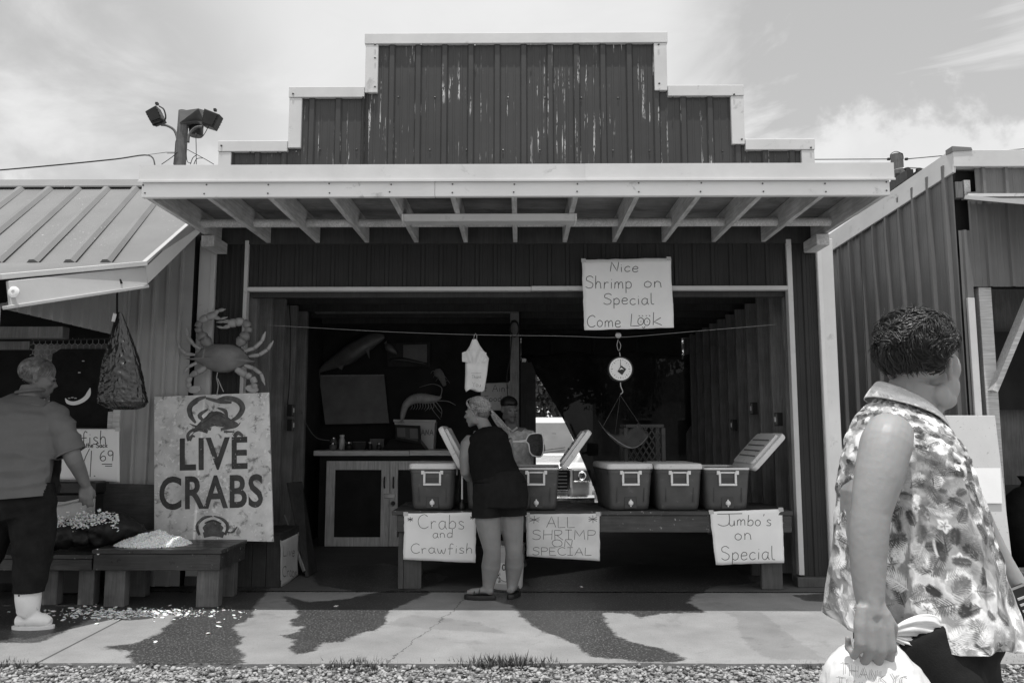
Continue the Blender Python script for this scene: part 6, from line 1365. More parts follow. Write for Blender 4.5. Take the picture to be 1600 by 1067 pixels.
tag(part('power_line', MB().tube([V(1100, 249, Y=16), V(1270, 249.5, Y=16), up_(225, 391, -.2)], .010, 5), K['black'], smooth=180), 'thin power line left of the utility pole above the awning', 'wire')
tag(part('power_line', MB().tube([up_(445, 391, -.2), V(1470, 244, Y=16), V(1600, 233, Y=16), V(1900, 208, Y=16)], .010, 5), K['black'], smooth=180), 'thin power line running right from the utility pole over the right shed', 'wire')

# ================================================================== BACK LOT: TRUCK, TREES, HOUSE
GZ = -.31; KY = 12.75; tx0 = V(832, 740, Y=KY).x; TW = 1.96
tr = thing('pickup_truck', 'white pickup truck with dark grille parked behind the stall', 'truck', (tx0, KY+2.5, GZ))
def tz(h): return GZ + h
hw = TW/2
def tring(y, w_, zb, zt, tilt=0): return [Vector((tx0-w_, y, zb)), Vector((tx0+w_, y, zb)), Vector((tx0+w_, y+.0, zt*.3+zb*.7+.2)), Vector((tx0+w_*.93, y+tilt, zt)), Vector((tx0-w_*.93, y+tilt, zt)), Vector((tx0-w_, y, zt*.3+zb*.7+.2))]
part('body', MB().loft([tring(KY+.05, hw*.93, tz(.55), tz(1.02)), tring(KY+.25, hw*.99, tz(.45), tz(1.10)), tring(KY+1.3, hw, tz(.42), tz(1.20)), tring(KY+5.4, hw, tz(.45), tz(1.22)), tring(KY+5.5, hw*.97, tz(.5), tz(1.2))]), K['truckpaint'], tr, bev=.03, seg=2)
cb_ = part('cab', MB().loft([[Vector((tx0+s*w_, y, z)) for s, w_, y, z in ((-1, .90, KY+1.25, tz(1.19)), (1, .90, KY+1.25, tz(1.19)), (1, .92, KY+3.5, tz(1.19)), (-1, .92, KY+3.5, tz(1.19)))], [Vector((tx0+s*w_, y, z)) for s, w_, y, z in ((-1, .70, KY+2.05, tz(1.80)), (1, .70, KY+2.05, tz(1.80)), (1, .72, KY+3.3, tz(1.80)), (-1, .72, KY+3.3, tz(1.80)))], [Vector((tx0+s*w_, y, z)) for s, w_, y, z in ((-1, .6, KY+2.2, tz(1.86)), (1, .6, KY+2.2, tz(1.86)), (1, .6, KY+3.1, tz(1.86)), (-1, .6, KY+3.1, tz(1.86)))]]), K['truckpaint'], tr, bev=.02, seg=2)
part('windscreen', MB().prism([Vector((tx0-.82, KY+1.30, tz(1.22))), Vector((tx0+.82, KY+1.30, tz(1.22))), Vector((tx0+.66, KY+1.97, tz(1.745))), Vector((tx0-.66, KY+1.97, tz(1.745)))], (0, -.012, .012)), K['glass'], tr)
for s in (-.42, .42): part('headrest', MB().ell((tx0+s, KY+1.72, tz(1.47)), (.13, .05, .10)), K['black'], tr, smooth=180)
for s in (-1, 1):
    part('side_window', MB().prism([Vector((tx0+s*.925, KY+1.6, tz(1.24))), Vector((tx0+s*.93, KY+3.3, tz(1.24))), Vector((tx0+s*.76, KY+3.15, tz(1.74))), Vector((tx0+s*.76, KY+2.2, tz(1.74)))], (s*.012, 0, .006)), K['glass'], tr)
    hl = part('headlight', MB().box((tx0+s*(hw-.34) if s > 0 else tx0-hw+.05, KY-.02, tz(.80)), (tx0+hw-.05 if s > 0 else tx0-hw+.34, KY+.1, tz(1.0))), K['glass'], tr, bev=.02); part('reflector', MB().lathe([(.07, 0), (.05, .02)], (tx0+s*(hw-.19), KY-.022, tz(.90)), 14, M=RX), K['chrome'], hl)
    mr = part('mirror', MB().cbox((tx0+s*1.12, KY+1.7, tz(1.28)), (.2, .1, .24)), K['black'], tr, bev=.02); part('mirror_arm', MB().bar((tx0+s*.92, KY+1.75, tz(1.2)), (tx0+s*1.05, KY+1.72, tz(1.22)), .04, .04), K['black'], mr)
    for y in (KY+.95, KY+4.5):
        wv = part('wheel', MB().lathe([(.2, -.12), (.36, -.12), (.39, -.08), (.39, .08), (.36, .12), (.2, .12)], (tx0+s*.86, y, tz(.39)), 28, M=Matrix.Rotation(R(90), 4, 'Y')), K['black'], tr, smooth=40); part('rim', MB().lathe([(.22, -.10), (.23, 0), (.22, .10)], (tx0+s*.88, y, tz(.39)), 20, M=Matrix.Rotation(R(90), 4, 'Y')), K['chrome'], wv, smooth=40)
gr = part('grille', MB().box((tx0-.60, KY-.015, tz(.68)), (tx0+.60, KY+.06, tz(1.0))), K['black'], tr, bev=.02)
for k in range(5): part('grille_bar', MB().box((tx0-.55, KY-.035, tz(.72+k*.055)), (tx0+.55, KY-.016, tz(.735+k*.055))), K['steel'], gr)
part('grille_surround', MB().tube([(tx0-.62, KY-.03, tz(1.02)), (tx0+.62, KY-.03, tz(1.02)), (tx0+.56, KY-.03, tz(.66)), (tx0-.56, KY-.03, tz(.66))], .022, 8, closed=True), K['chrome'], tr, smooth=60)
bp = MB().loft([[Vector((tx0+x, KY-.12+.1*abs(x)**3+dy, tz(z))) for dy, z in ((0, .40), (-.05, .44), (-.05, .56), (0, .60), (.12, .6), (.12, .4))] for x in np.linspace(-.98, .98, 15)]); bo = part('bumper', bp, K['chrome'], tr, smooth=40)
part('number_plate', MB().box((tx0-.16, KY-.185, tz(.43)), (tx0+.16, KY-.178, tz(.55))), K['dimpaper'], bo); part('air_slot', MB().box((tx0+.2, KY-.182, tz(.46)), (tx0+.6, KY-.172, tz(.52))), K['black'], bo)
part('wiper', MB().tube([(tx0+.05, KY+1.24, tz(1.25)), (tx0+.6, KY+1.34, tz(1.32))], .01, 5), K['black'], tr)
# trees
LBV = np.array([[-.5, 0, 0], [0, -.28, .06], [.5, 0, 0], [0, .28, .06]]); LBF = np.array([[0, 1, 2, 3]])
def tree(x, y, h, r, n_, label, seed):
    t = thing('broadleaf_tree', label, 'tree', (x, y, -.32)); rs = np.random.RandomState(seed)
    mb = MB().tube([(x, y, -.35), (x+.1, y, h*.3), (x-.05, y+.1, h*.6)], [.2, .15, .08], 10); cl = []
    for k in range(9):
        a = rs.uniform(0, 6.28); z0 = h*rs.uniform(.28, .6); e = Vector((x+r*.75*math.cos(a), y+r*.75*math.sin(a), z0+h*rs.uniform(.1, .35))); mb.tube([(x, y, z0), Vector((x, y, z0)).lerp(e, .5)+Vector((0, 0, .15)), e], [.07, .04, .015], 6); cl.append((e, r*rs.uniform(.35, .6)))
    cl += [(Vector((x+rs.uniform(-.5, .5)*r, y+rs.uniform(-.5, .5)*r, h*rs.uniform(.45, .95))), r*rs.uniform(.3, .5)) for _ in range(12)]
    part('trunk', mb, K['bark'], t, smooth=60)
    pos = []
    for e, rr_ in cl:
        m_ = n_//len(cl); d = rs.normal(0, 1, (m_, 3)); d /= np.linalg.norm(d, axis=1)[:, None]; q = rr_*rs.uniform(.35, 1, (m_, 1))**.6; pos.append(np.array(e)+d*q*np.array([1, 1, .75]))
    pos = np.vstack(pos); nn = len(pos); global rng; old = rng; rng = rs
    o = scatter('crown', LBV, LBF, pos, rs.uniform(.10, .2, nn), [K['leaf']], 1.5); rng = old
    o.data.transform(ROOTS[t.name]); o.parent = t; del o['kind']
    if 'label' in o: del o['label']
tree(.9, 19.5, 4.4, 2.4, 15000, 'dark leafy tree behind the white pickup truck', 3)
tree(4.6, 27., 6.0, 2.8, 8000, 'leafy tree to the right beyond the back lot', 5)
tree(-4.2, 26., 5.6, 2.8, 8000, 'leafy tree to the left beyond the back lot', 8)
t = thing('far_house', 'low pale building beyond the back lot seen faintly through the shade cloth', 'building', (5.4, 24, GZ))
part('wall', MB().box((2.4, 23.0, GZ), (8.5, 26, 2.2)), K['cream_wood'], t); part('roof', MB().prism([(2.1, 22.7, 2.201), (5.4, 22.7, 3.2), (8.8, 22.7, 2.201)], (0, 3.8, 0)), K['gal'], t)
for x in (3.0, 4.6): wdo = part('window', MB().box((x, 22.97, .6), (x+.8, 22.999, 1.6)), K['glass'], t); part('window_frame', MB().box((x-.05, 22.955, 1.601), (x+.85, 22.998, 1.66)), K['white'], wdo)

# ================================================================== PEOPLE
def flesh(name, mb, voxel, mt, parent, it=3, wr=0.0, wsc=9.0, cuts=(), stretch=(1, 1, 1)):
    me = mb.mesh(name); ob = bpy.data.objects.new(name, me); COL.objects.link(ob)
    m = ob.modifiers.new('r', 'REMESH'); m.mode = 'VOXEL'; m.voxel_size = voxel; m.adaptivity = 0
    if it: s_ = ob.modifiers.new('s', 'SMOOTH'); s_.factor = .5; s_.iterations = it
    bpy.context.view_layer.update(); dg = bpy.context.evaluated_depsgraph_get(); out = bpy.data.meshes.new_from_object(ob.evaluated_get(dg)); bpy.data.objects.remove(ob)
    if wr or cuts:
        bm = bmesh.new(); bm.from_mesh(out); bm.normal_update()
        if wr:
            for v in bm.verts:
                q = Vector((v.co.x*stretch[0], v.co.y*stretch[1], v.co.z*stretch[2]))*wsc
                n1 = 1-2*abs(mn.noise(q)); n2 = mn.noise(q*2.3); v.co += v.normal*wr*(n1*.7+n2*.4-.3)
        for co, no in cuts: bmesh.ops.bisect_plane(bm, geom=bm.verts[:]+bm.edges[:]+bm.faces[:], plane_co=co, plane_no=no, clear_outer=True)
        bm.to_mesh(out); bm.free()
    out.name = name; return part(name, out, mt, parent, smooth=180)
def frame(fwd, up=(0, 0, 1)):
    f = Vector(fwd).normalized(); r_ = f.cross(Vector(up)).normalized(); u = r_.cross(f)
    return Matrix((r_, f, u)).transposed()
def head(mb, c, fwd, s=1.0, up=(0, 0, 1), full=0.0):
    M3 = frame(fwd, up); c = Vector(c)
    L = lambda x, y, z: c + M3 @ (Vector((x, y, z))*s)
    E_ = lambda p, r_: mb.ell(L(*p), [q*s for q in r_], M=M3)
    E_((0, -.018, .035), (.074, .094, .082)); E_((0, .03, -.02), (.062, .062, .085)); E_((0, .045, -.07), (.046, .045, .04)); E_((0, .066, -.098), (.024, .021, .019))
    for sx in (-1, 1):
        if full: E_((sx*.040, .040, -.045), (.032, .042, .046)); E_((sx*.044, .050, .004), (.030, .034, .044)); E_((sx*.034, .030, -.082), (.034, .042, .026)); E_((0, .02, -.100), (.036, .045, .020))
        E_((sx*.05, .0, -.07), (.016, .04, .03)); E_((sx*.040, .068, -.022), (.020, .020, .018)); E_((sx*.032, .082, .014), (.022, .011, .008))
        mb.tube([L(sx*.070, .0, .012), L(sx*.080, -.016, .018), L(sx*.083, -.024, .0), L(sx*.078, -.014, -.022), L(sx*.070, -.004, -.034), L(sx*.070, .002, -.01)], .0062*s, 7)
        E_((sx*.072, -.008, -.006), (.006, .014, .02))
    mb.tube([L(0, .084, .010), L(0, .098, -.016), L(0, .108, -.034)], [.008*s, .009*s, .012*s], 8)
    for sx in (-1, 1): E_((sx*.012, .096, -.036), (.008, .010, .007))
    E_((0, .089, -.058), (.021, .010, .005)); E_((0, .088, -.067), (.019, .010, .006))
    return L, M3
def eyes(L, s, parent, mt=None, nm='eye'):
    for sx in (-1, 1): part(nm, MB().ell(L(sx*.031, .083, -.001), (.012*s, .008*s, .006*s)), mt or K['ink'], parent, smooth=180)
def strands(mb, L, M3, c, s, rad, starts, tie, r=.003, n=9, lift=1.03, wob=.03, cut=1.0, seg=4):
    """hair lying over the skull ellipsoid from start directions towards a tie direction"""
    t_ = Vector(tie).normalized()
    for k, d0 in enumerate(starts):
        a = Vector(d0).normalized(); ang = a.angle(t_, .01); pts = []
        wv = Vector(rng.uniform(-1, 1, 3))*wob; lf = lift + rng.uniform(-.02, .035)
        for i in range(n):
            f = i/(n-1)*cut; q = (a*math.sin((1-f)*ang) + t_*math.sin(f*ang))/max(math.sin(ang), .05) if ang > .05 else a
            q = (q + wv*math.sin(f*math.pi)).normalized(); pts.append(L(q.x*rad[0]*lf, q.y*rad[1]*lf-.018, q.z*rad[2]*lf+.035))
        mb.tube(pts, [r*.8, r, r, r*.5], seg)
def hand(mb, w_, down, palm, thumb, s=1.0, curl=(60, 75, 50), spread=.0, tcurl=30):
    w_ = Vector(w_); d = Vector(down).normalized(); p = Vector(palm).normalized(); t_ = Vector(thumb).normalized(); kn = []
    for i, (ox, ln_) in enumerate(((.034, .086), (.0115, .09), (-.0115, .086), (-.0335, .078))):
        k_ = w_ + d*ln_*s + t_*ox*s; kn.append(k_); mb.tube([w_+t_*ox*.55*s, w_+d*ln_*.5*s+t_*ox*.85*s, k_], [.014*s, .0155*s, .0125*s], 8)
        dd = d.copy(); q = k_.copy(); ang = 0; pts = [q.copy()]
        L3 = ((.042, .026, .021), (.046, .029, .022), (.043, .027, .021), (.034, .021, .019))[i]
        for j in range(3):
            ang += R(curl[j]+(i-1.5)*4); dd = d*math.cos(ang)+p*math.sin(ang)+t_*spread*(1.5-i)*.3; q = q + dd.normalized()*L3[j]*s; pts.append(q.copy())
        rr_ = (.0098, .010, .0096, .0086)[i]*s; mb.tube(pts, [rr_*1.1, rr_*1.05, rr_*.95, rr_*.75], 8); mb.ell(pts[-1], (rr_*.8,)*3, seg=8, rings=6); mb.ell(k_, (rr_*1.25,)*3, seg=8, rings=6)
        for q in pts[1:3]: mb.ell(q, (rr_*1.08,)*3, seg=8, rings=6)
    a = w_+d*.018*s+t_*.026*s; b = a+(d*.7+t_*.6+p*.35).normalized()*.04*s; c = b+(d*.85+p*math.sin(R(tcurl))+t_*.1).normalized()*.034*s; e = c+(d*.8+p*.6-t_*.15).normalized()*.025*s
    mb.tube([w_+d*.01*s, a, b, c, e], [.014*s, .016*s, .013*s, .011*s, .008*s], 8); mb.ell(e, (.009*s,)*3, seg=8, rings=6)
    return kn
def footm(mb, ank, toe_dir, s=1.0, z0=.0):
    a = Vector(ank); f = Vector(toe_dir).normalized(); b = Vector((a.x, a.y, z0))
    mb.tube([a, b - f*.02*s + Vector((0, 0, .045))], [.036*s, .036*s], 10); mb.tube([b-f*.045*s+Vector((0, 0, .03)), b+f*.05*s+Vector((0, 0, .034)), b+f*.13*s+Vector((0, 0, .022)), b+f*.175*s+Vector((0, 0, .016))], [.032*s, .034*s, .036*s, .022*s], 12, flat=.75)

# ---------------------------------------------------------------- woman in black at the table
SY = 6.36
P_ = lambda x, y, Y: V(x, y, Y=Y)
wm = thing('person', 'blonde woman in black sleeveless top and black shorts leaning over the table', 'person', (V(780, 930, Y=6.3).x, 6.3, 0))
b = MB(); hc = P_(745, 644, 6.60); Lh, Mh = head(b, hc, (-.96, .22, -.10), 1.0)
b.tube([P_(750, 652, 6.60), P_(758, 668, 6.57), P_(763, 680, 6.54)], [.052, .055, .07], 14)
b.tube([P_(762, 676, 6.54), P_(762, 700, 6.50), P_(771, 735, 6.42), P_(778, 762, 6.36), P_(781, 790, 6.34)], [.12, .16, .155, .17, .16], 20, flat=.7, up=(0, 1, 0))
b.tube([P_(740, 684, 6.53), P_(790, 684, 6.56)], [.06, .06], 12)
b.tube([P_(737, 686, 6.52), P_(731, 694, 6.49), P_(727, 715, 6.47), P_(727, 738, 6.48), P_(733, 745, 6.56), P_(742, 744, 6.78)], [.055, .062, .052, .042, .042, .028], 12)
hand(b, P_(742, 744, 6.78), (.1, 1, -.2), (0, -.2, -1), (1, 0, .2), .9, (25, 30, 20))
b.tube([P_(790, 686, 6.56), P_(796, 715, 6.60), P_(800, 738, 6.72), P_(794, 742, 6.95)], [.055, .046, .04, .026], 12); hand(b, P_(794, 742, 6.95), (-.1, 1, -.2), (0, -.2, -1), (-1, 0, .2), .9, (25, 30, 20))
for pts, rr_, tdir, an in (((( 764, 790, 6.34), (763, 815, 6.33), (767, 845, 6.31), (769, 862, 6.30), (767, 885, 6.33), (764, 908, 6.33), (762, 926, 6.31)), (.115, .112, .085, .074, .082, .058, .036), (-1, .15, 0), (762, 926, 6.31)),
                       (((798, 790, 6.38), (799, 815, 6.38), (802, 845, 6.37), (803, 862, 6.36), (803, 883, 6.39), (801, 906, 6.39), (799, 922, 6.37)), (.112, .106, .083, .072, .080, .056, .036), (.25, .9, 0), (799, 922, 6.37))):
    P2 = smooth_pts([P_(*p) for p in pts], 4); rr_ = [q*.93 for q in rr_]; b.tube(P2, list(np.interp(np.linspace(0, 1, len(P2)), np.linspace(0, 1, len(rr_)), rr_)), 16); footm(b, P2[-1], tdir, .95, .035)
body = flesh('body', b, .0075, K['skin'], wm, 3)
eyes(Lh, 1.0, wm)
c = MB(); c.tube(smooth_pts([P_(760, 671, 6.545), P_(762, 682, 6.52), P_(763, 700, 6.49), P_(770, 728, 6.43), P_(777, 752, 6.38), P_(780, 764, 6.36)], 4), [.085, .165, .185, .185, .200, .215], 24, flat=.72, up=(0, 1, 0))
c.tube([P_(752, 677, 6.54), P_(785, 677, 6.56)], [.055, .055], 12)
flesh('knit_top', c, .009, K['tank'], wm, 2, .006, 14, cuts=[(P_(778, 764, 6.3), (0, 0, -1)), (P_(757, 668, 6.5), (-.1, .25, 1))], stretch=(1, 1, .5))
c = MB(); c.tube(smooth_pts([P_(778, 748, 6.385), P_(780, 758, 6.365), P_(782, 775, 6.345), P_(782, 792, 6.34)], 4), [.19, .215, .225, .215], 24, flat=.74, up=(0, 1, 0))
c.tube([P_(766, 780, 6.35), P_(762, 806, 6.335), P_(762, 820, 6.335)], [.125, .128, .128], 20); c.tube([P_(797, 780, 6.37), P_(800, 806, 6.375), P_(800, 820, 6.375)], [.122, .122, .122], 20)
flesh('shorts', c, .009, K['shorts'], wm, 2, .008, 10, cuts=[(P_(780, 807, 6.3), (.04, 0, -1))], stretch=(1, 1, .4))
part('waistband', MB().tube([P_(781, 752.5, 6.375)+Vector((.208*math.cos(a), .15*math.sin(a), 0)) for a in np.linspace(0, 2*math.pi, 33)[:-1]], .010, 6, closed=True), K['tank'], wm, smooth=180)
for pts, dr in (((762, 926, 6.31), (-1, .15, 0)), ((799, 922, 6.37), (.25, .9, 0))):
    q = P_(*pts); f = Vector(dr).normalized(); sd = Vector((-f.y, f.x, 0)); mb = MB(); rg = []
    for z, k in ((.001, 1), (.022, 1.03), (.036, .96)):
        rg.append([Vector((q.x, q.y, z)) + f*(.062+.125*math.cos(a)*k) + sd*(.045+.004*math.cos(a))*math.sin(a)*k for a in np.linspace(0, 2*math.pi, 21)[:-1]])
    so = part('sandal', mb.loft(rg), K['black'], wm, smooth=50)
    part('sandal_strap', MB().tube([Vector((q.x, q.y, 0))+f*.10+sd*(.045*math.cos(a))+Vector((0, 0, .034+.038*math.sin(a))) for a in np.linspace(0, math.pi, 9)], .008, 6, flat=.5), K['mesh_sack'], so, smooth=180)
    part('sandal_strap', MB().tube([Vector((q.x, q.y, 0))+f*.06+sd*(.042*math.cos(a))+Vector((0, 0, .036+.05*math.sin(a))) for a in np.linspace(0, math.pi, 9)], .007, 6, flat=.5), K['mesh_sack'], so, smooth=180)
hm = MB(); hm.ell(Lh(0, -.024, .042), (.077, .090, .079), M=Mh); part('hair_core', hm, K['hair_blond'], wm, smooth=180); hm = MB()
tie = (0, -1, -.22); sts = []
for k in range(1500):
    t_ = rng.uniform(-1.75, 1.75); h_ = 1.05-.92*(abs(t_)/1.75)**1.3; up_h = rng.uniform(0, 1)**2
    sts.append((math.sin(t_)*(1-.5*up_h), math.cos(t_)*(1-.6*up_h), h_+up_h*1.0))
sts += [(rng.choice([-1, 1]), rng.uniform(-.5, .15), rng.uniform(-.45, .1)) for _ in range(420)]; h3_ = MB(); h3_.ell(Lh(0, -.052, -.002), (.066, .062, .066), M=Mh); part('hair_core', h3_, K['hair_root'], wm, smooth=180)
h2_ = MB(); strands(h2_, Lh, Mh, hc, 1.0, (.080, .099, .088), sts[::3], tie, .0019, 9, 1.07, .05, 1.0, 3); part('hair_lowlights', h2_, K['hair_root'], wm, smooth=180); strands(hm, Lh, Mh, hc, 1.0, (.080, .099, .088), sts[1::3]+sts[2::3], tie, .0019, 9, 1.085, .06, 1.0, 3)
for k in range(150):      # side swept fringe and the loose strands in front of the ear
    sx = rng.choice([-1, 1]); e_ = rng.uniform(0, 1); x0 = sx*rng.uniform(.0, .03); low = -.02-.05*e_ if e_ > .6 else .03-.03*e_
    hm.tube(smooth_pts([Lh(x0, .018, .124), Lh(x0+sx*.022, .060, .104), Lh(sx*(.050+.01*e_), .068-.02*e_, .066), Lh(sx*(.076+.004*e_), .034-.03*e_, .020+.5*low), Lh(sx*.081, .012-.045*e_, low)], 4), [.0022, .0026, .0022, .0008], 3)
pt = [Lh(0, -.115, .012), P_(775, 654, 6.60), P_(784, 666, 6.56), P_(791, 680, 6.52)]
for k in range(60):
    o_ = Vector(rng.normal(0, .010, 3)); hm.tube(smooth_pts([pt[0]+o_*.3, pt[1]+o_, pt[2]+o_*1.2, pt[3]+o_*.9+Vector((rng.uniform(-.01, .02), 0, rng.uniform(-.02, .02)))], 4), [.004, .005, .004, .001], 4)
part('hair', hm, K['hair_blond'], wm, smooth=180)
part('hair_tie', MB().tube([pt[0].lerp(pt[1], .25)+Mh @ Vector((.016*math.cos(a), .004, .016*math.sin(a))) for a in np.linspace(0, 2*math.pi, 13)[:-1]], .005, 6, closed=True), K['black'], wm)
# ---------------------------------------------------------------- vendor behind the coolers
vd = thing('person', 'vendor with dark cap and moustache in a light checked shirt behind the coolers', 'person', (V(800, 700, Y=7.85).x, 7.85, 0)); VY = 7.85
b = MB(); hc = P_(796, 640, VY); Lv, Mv = head(b, hc, (.45, -.9, -.12), 1.03); b.tube([P_(797, 648, VY+.02), P_(800, 668, VY+.04)], [.06, .065], 12)
b.tube([P_(800, 668, VY+.05), P_(800, 700, VY+.04), P_(800, 760, VY+.03), P_(800, 800, VY+.03)], [.14, .2, .2, .18], 18, flat=.7, up=(0, 1, 0))
b.tube([P_(826, 680, VY), P_(838, 705, VY-.15), P_(842, 696, VY-.45)], [.055, .045, .032], 12); hand(b, P_(842, 696, VY-.45), (.2, -1, 0), (0, 0, -1), (-1, 0, 0), 1, (30, 40, 30))
b.tube([P_(774, 680, VY), P_(768, 720, VY-.02), P_(778, 735, VY-.3)], [.055, .045, .032], 12); hand(b, P_(778, 735, VY-.3), (.2, -1, 0), (0, 0, -1), (1, 0, 0), 1, (30, 40, 30))
for sx in (-.1, .1):
    x_ = V(800, 800, Y=VY).x+sx; b.tube([(x_, VY+.03, .85), (x_, VY+.01, .48), (x_, VY+.03, .1)], [.09, .06, .045], 12); footm(b, (x_, VY+.03, .1), (sx, -1, 0), 1, .01)
flesh('body', b, .011, K['skin_dark'], vd, 2); eyes(Lv, 1.0, vd)
c = MB(); c.tube([P_(800, 668, VY+.05), P_(800, 684, VY+.045), P_(800, 700, VY+.04), P_(800, 760, VY+.03), P_(800, 778, VY+.03)], [.10, .20, .215, .215, .2], 20, flat=.75, up=(0, 1, 0))
c.tube([P_(815, 678, VY+.03), P_(828, 682, VY), P_(837, 702, VY-.12)], [.06, .068, .06], 12); c.tube([P_(785, 678, VY+.03), P_(773, 682, VY), P_(768, 712, VY-.02)], [.06, .068, .06], 12)
flesh('shirt', c, .011, K['plaid'], vd, 2, .008, 12)
part('collar', MB().tube([P_(793, 668, VY-.05), P_(800, 674, VY-.09), P_(808, 668, VY-.05)], .012, 6), K['plaid'], vd)
c = MB(); c.tube([P_(800, 775, VY+.03), P_(800, 800, VY+.03)], [.19, .18], 18, flat=.75, up=(0, 1, 0))
for sx in (-.1, .1): x_ = V(800, 800, Y=VY).x+sx; c.tube([(x_, VY+.03, .82), (x_, VY+.01, .48), (x_, VY+.03, .07)], [.105, .085, .07], 12)
flesh('trousers', c, .012, K['denim'], vd, 2)
hm = MB(); hm.ell(Lv(0, -.02, .062), (.084, .10, .072), M=Mv); hm.tube([Lv(-.05, .06, .062), Lv(0, .135, .055), Lv(.05, .06, .062)], .012, 8, flat=.4); part('cap', hm, K['black'], vd, smooth=60)
hm = MB(); hm.tube(smooth_pts([Lv(-.034, .088, -.062), Lv(0, .104, -.047), Lv(.034, .088, -.062)], 4), [.006, .011, .006], 7); hm.ell(Lv(0, .082, -.098), (.03, .02, .022), M=Mv); part('moustache', hm, K['hair_root'], vd, smooth=180)
# ---------------------------------------------------------------- man at the left
mn_ = thing('person', 'grey haired man in grey shirt, dark trousers and white rubber boots beside the ice', 'person', (V(30, 980, Y=5.42).x, 5.42, 0)); MY = 5.46
b = MB(); hc = P_(60, 590, MY+.05); Lm, Mm = head(b, hc, (.86, .46, -.22), 1.16); b.tube([P_(50, 604, MY+.02), P_(45, 622, MY)], [.068, .075], 14)
b.tube([P_(40, 632, MY), P_(32, 670, MY-.02), P_(22, 730, MY-.05), P_(20, 780, MY-.06)], [.17, .24, .25, .22], 20, flat=.7, up=(0, 1, 0))
arm = smooth_pts([P_(84, 650, MY), P_(99, 672, MY-.02), P_(113, 712, MY-.03), P_(124, 735, MY+.05), P_(134, 758, MY+.12)], 4); b.tube(arm, list(np.interp(np.linspace(0, 1, len(arm)), [0, .25, .55, .75, 1], [.07, .07, .056, .048, .032])), 14)
hand(b, P_(134, 758, MY+.12), (.02, .1, -1), (-.5, .8, 0), (.85, .4, 0), 1.05, (28, 32, 25), .3)
b.tube([P_(-10, 650, MY), P_(-40, 710, MY+.1), P_(-20, 730, MY+.4)], [.07, .055, .035], 12); hand(b, P_(-20, 730, MY+.4), (.2, 1, -.2), (0, 0, -1), (1, 0, 0), 1, (30, 40, 30))
for pts in (((48, 790), (50, 870), (44, 945)), ((-4, 790), (-30, 870), (-62, 945))): b.tube([P_(x, y, MY-.05-.02*i) for i, (x, y) in enumerate(pts)], [.11, .075, .045], 14); footm(b, P_(*pts[-1], MY-.09), (1, .1, 0), .68, .03)
flesh('body', b, .009, K['skin_dark'], mn_, 3); eyes(Lm, 1.16, mn_)
c = MB(); c.tube(smooth_pts([P_(43, 618, MY+.0), P_(40, 632, MY), P_(35, 655, MY-.01), P_(30, 690, MY-.03), P_(24, 740, MY-.06), P_(21, 775, MY-.07), P_(21, 790, MY-.07)], 3), [.085, .19, .265, .275, .285, .295, .29], 26, flat=.74, up=(0, 1, 0))
c.tube([P_(70, 645, MY), P_(86, 655, MY), P_(100, 680, MY-.02), P_(110, 708, MY-.03), P_(116, 722, MY-.03)], [.09, .098, .094, .088, .085], 18); c.tube([P_(0, 645, MY), P_(-14, 655, MY), P_(-36, 700, MY+.08)], [.09, .095, .085], 16)
q0, q1 = P_(104, 708, MY-.03), P_(112, 722, MY-.03)
flesh('shirt', c, .009, K['polo'], mn_, 3, .012, 8, cuts=[(P_(20, 776, MY), (.07, 0, -1))], stretch=(.7, 1, 1.6)) if False else None
bmx = c
def cut_sleeve(o):
    me = o.data; bm = bmesh.new(); bm.from_mesh(me); inv = ROOTS[mn_.name]; co = inv @ P_(107, 709, MY-.03); no = Vector((.45, 0, -.9))
    g_ = [v for v in bm.verts if (v.co.x > (inv @ P_(96, 700, MY)).x)]
    gs = set(g_); bmesh.ops.bisect_plane(bm, geom=list(gs)+[e for e in bm.edges if all(v in gs for v in e.verts)]+[f for f in bm.faces if all(v in gs for v in f.verts)], plane_co=co, plane_no=no, clear_outer=True); bm.to_mesh(me); bm.free()
o = flesh('shirt', c, .009, K['polo'], mn_, 3, .026, 5.0, cuts=[(P_(20, 776, MY), (.07, 0, -1))], stretch=(.6, .8, 1.9)); cut_sleeve(o)
part('sleeve_hem', MB().tube([P_(107, 708.5, MY-.03)+Vector((.088*math.cos(a)*.9, .084*math.sin(a), .088*math.cos(a)*.44)) for a in np.linspace(0, 2*math.pi, 25)[:-1]], .0065, 6, closed=True), K['polo'], mn_, smooth=180)
part('collar', MB().tube([P_(47, 614, MY+.0)+Vector((.088*math.cos(a), .08*math.sin(a), .012*math.cos(a)+.01)) for a in np.linspace(0, 2*math.pi, 25)[:-1]], .009, 8, closed=True, flat=1.3), K['polo'], mn_, smooth=180)
c = MB(); c.tube([P_(22, 762, MY-.06), P_(24, 790, MY-.06), P_(26, 810, MY-.06)], [.255, .265, .23], 22, flat=.74, up=(0, 1, 0))
c.tube(smooth_pts([P_(50, 790, MY-.05), P_(52, 840, MY-.06), P_(50, 880, MY-.06), P_(46, 918, MY-.08), P_(45, 926, MY-.08)], 3), [.15, .135, .115, .096, .092], 18); c.tube([P_(0, 790, MY-.05), P_(-26, 870, MY-.04), P_(-58, 925, MY-.06)], [.15, .115, .09], 18)
flesh('trousers', c, .01, K['denim'], mn_, 2, .012, 7, cuts=[(P_(40, 920, MY), (0, 0, -1))])
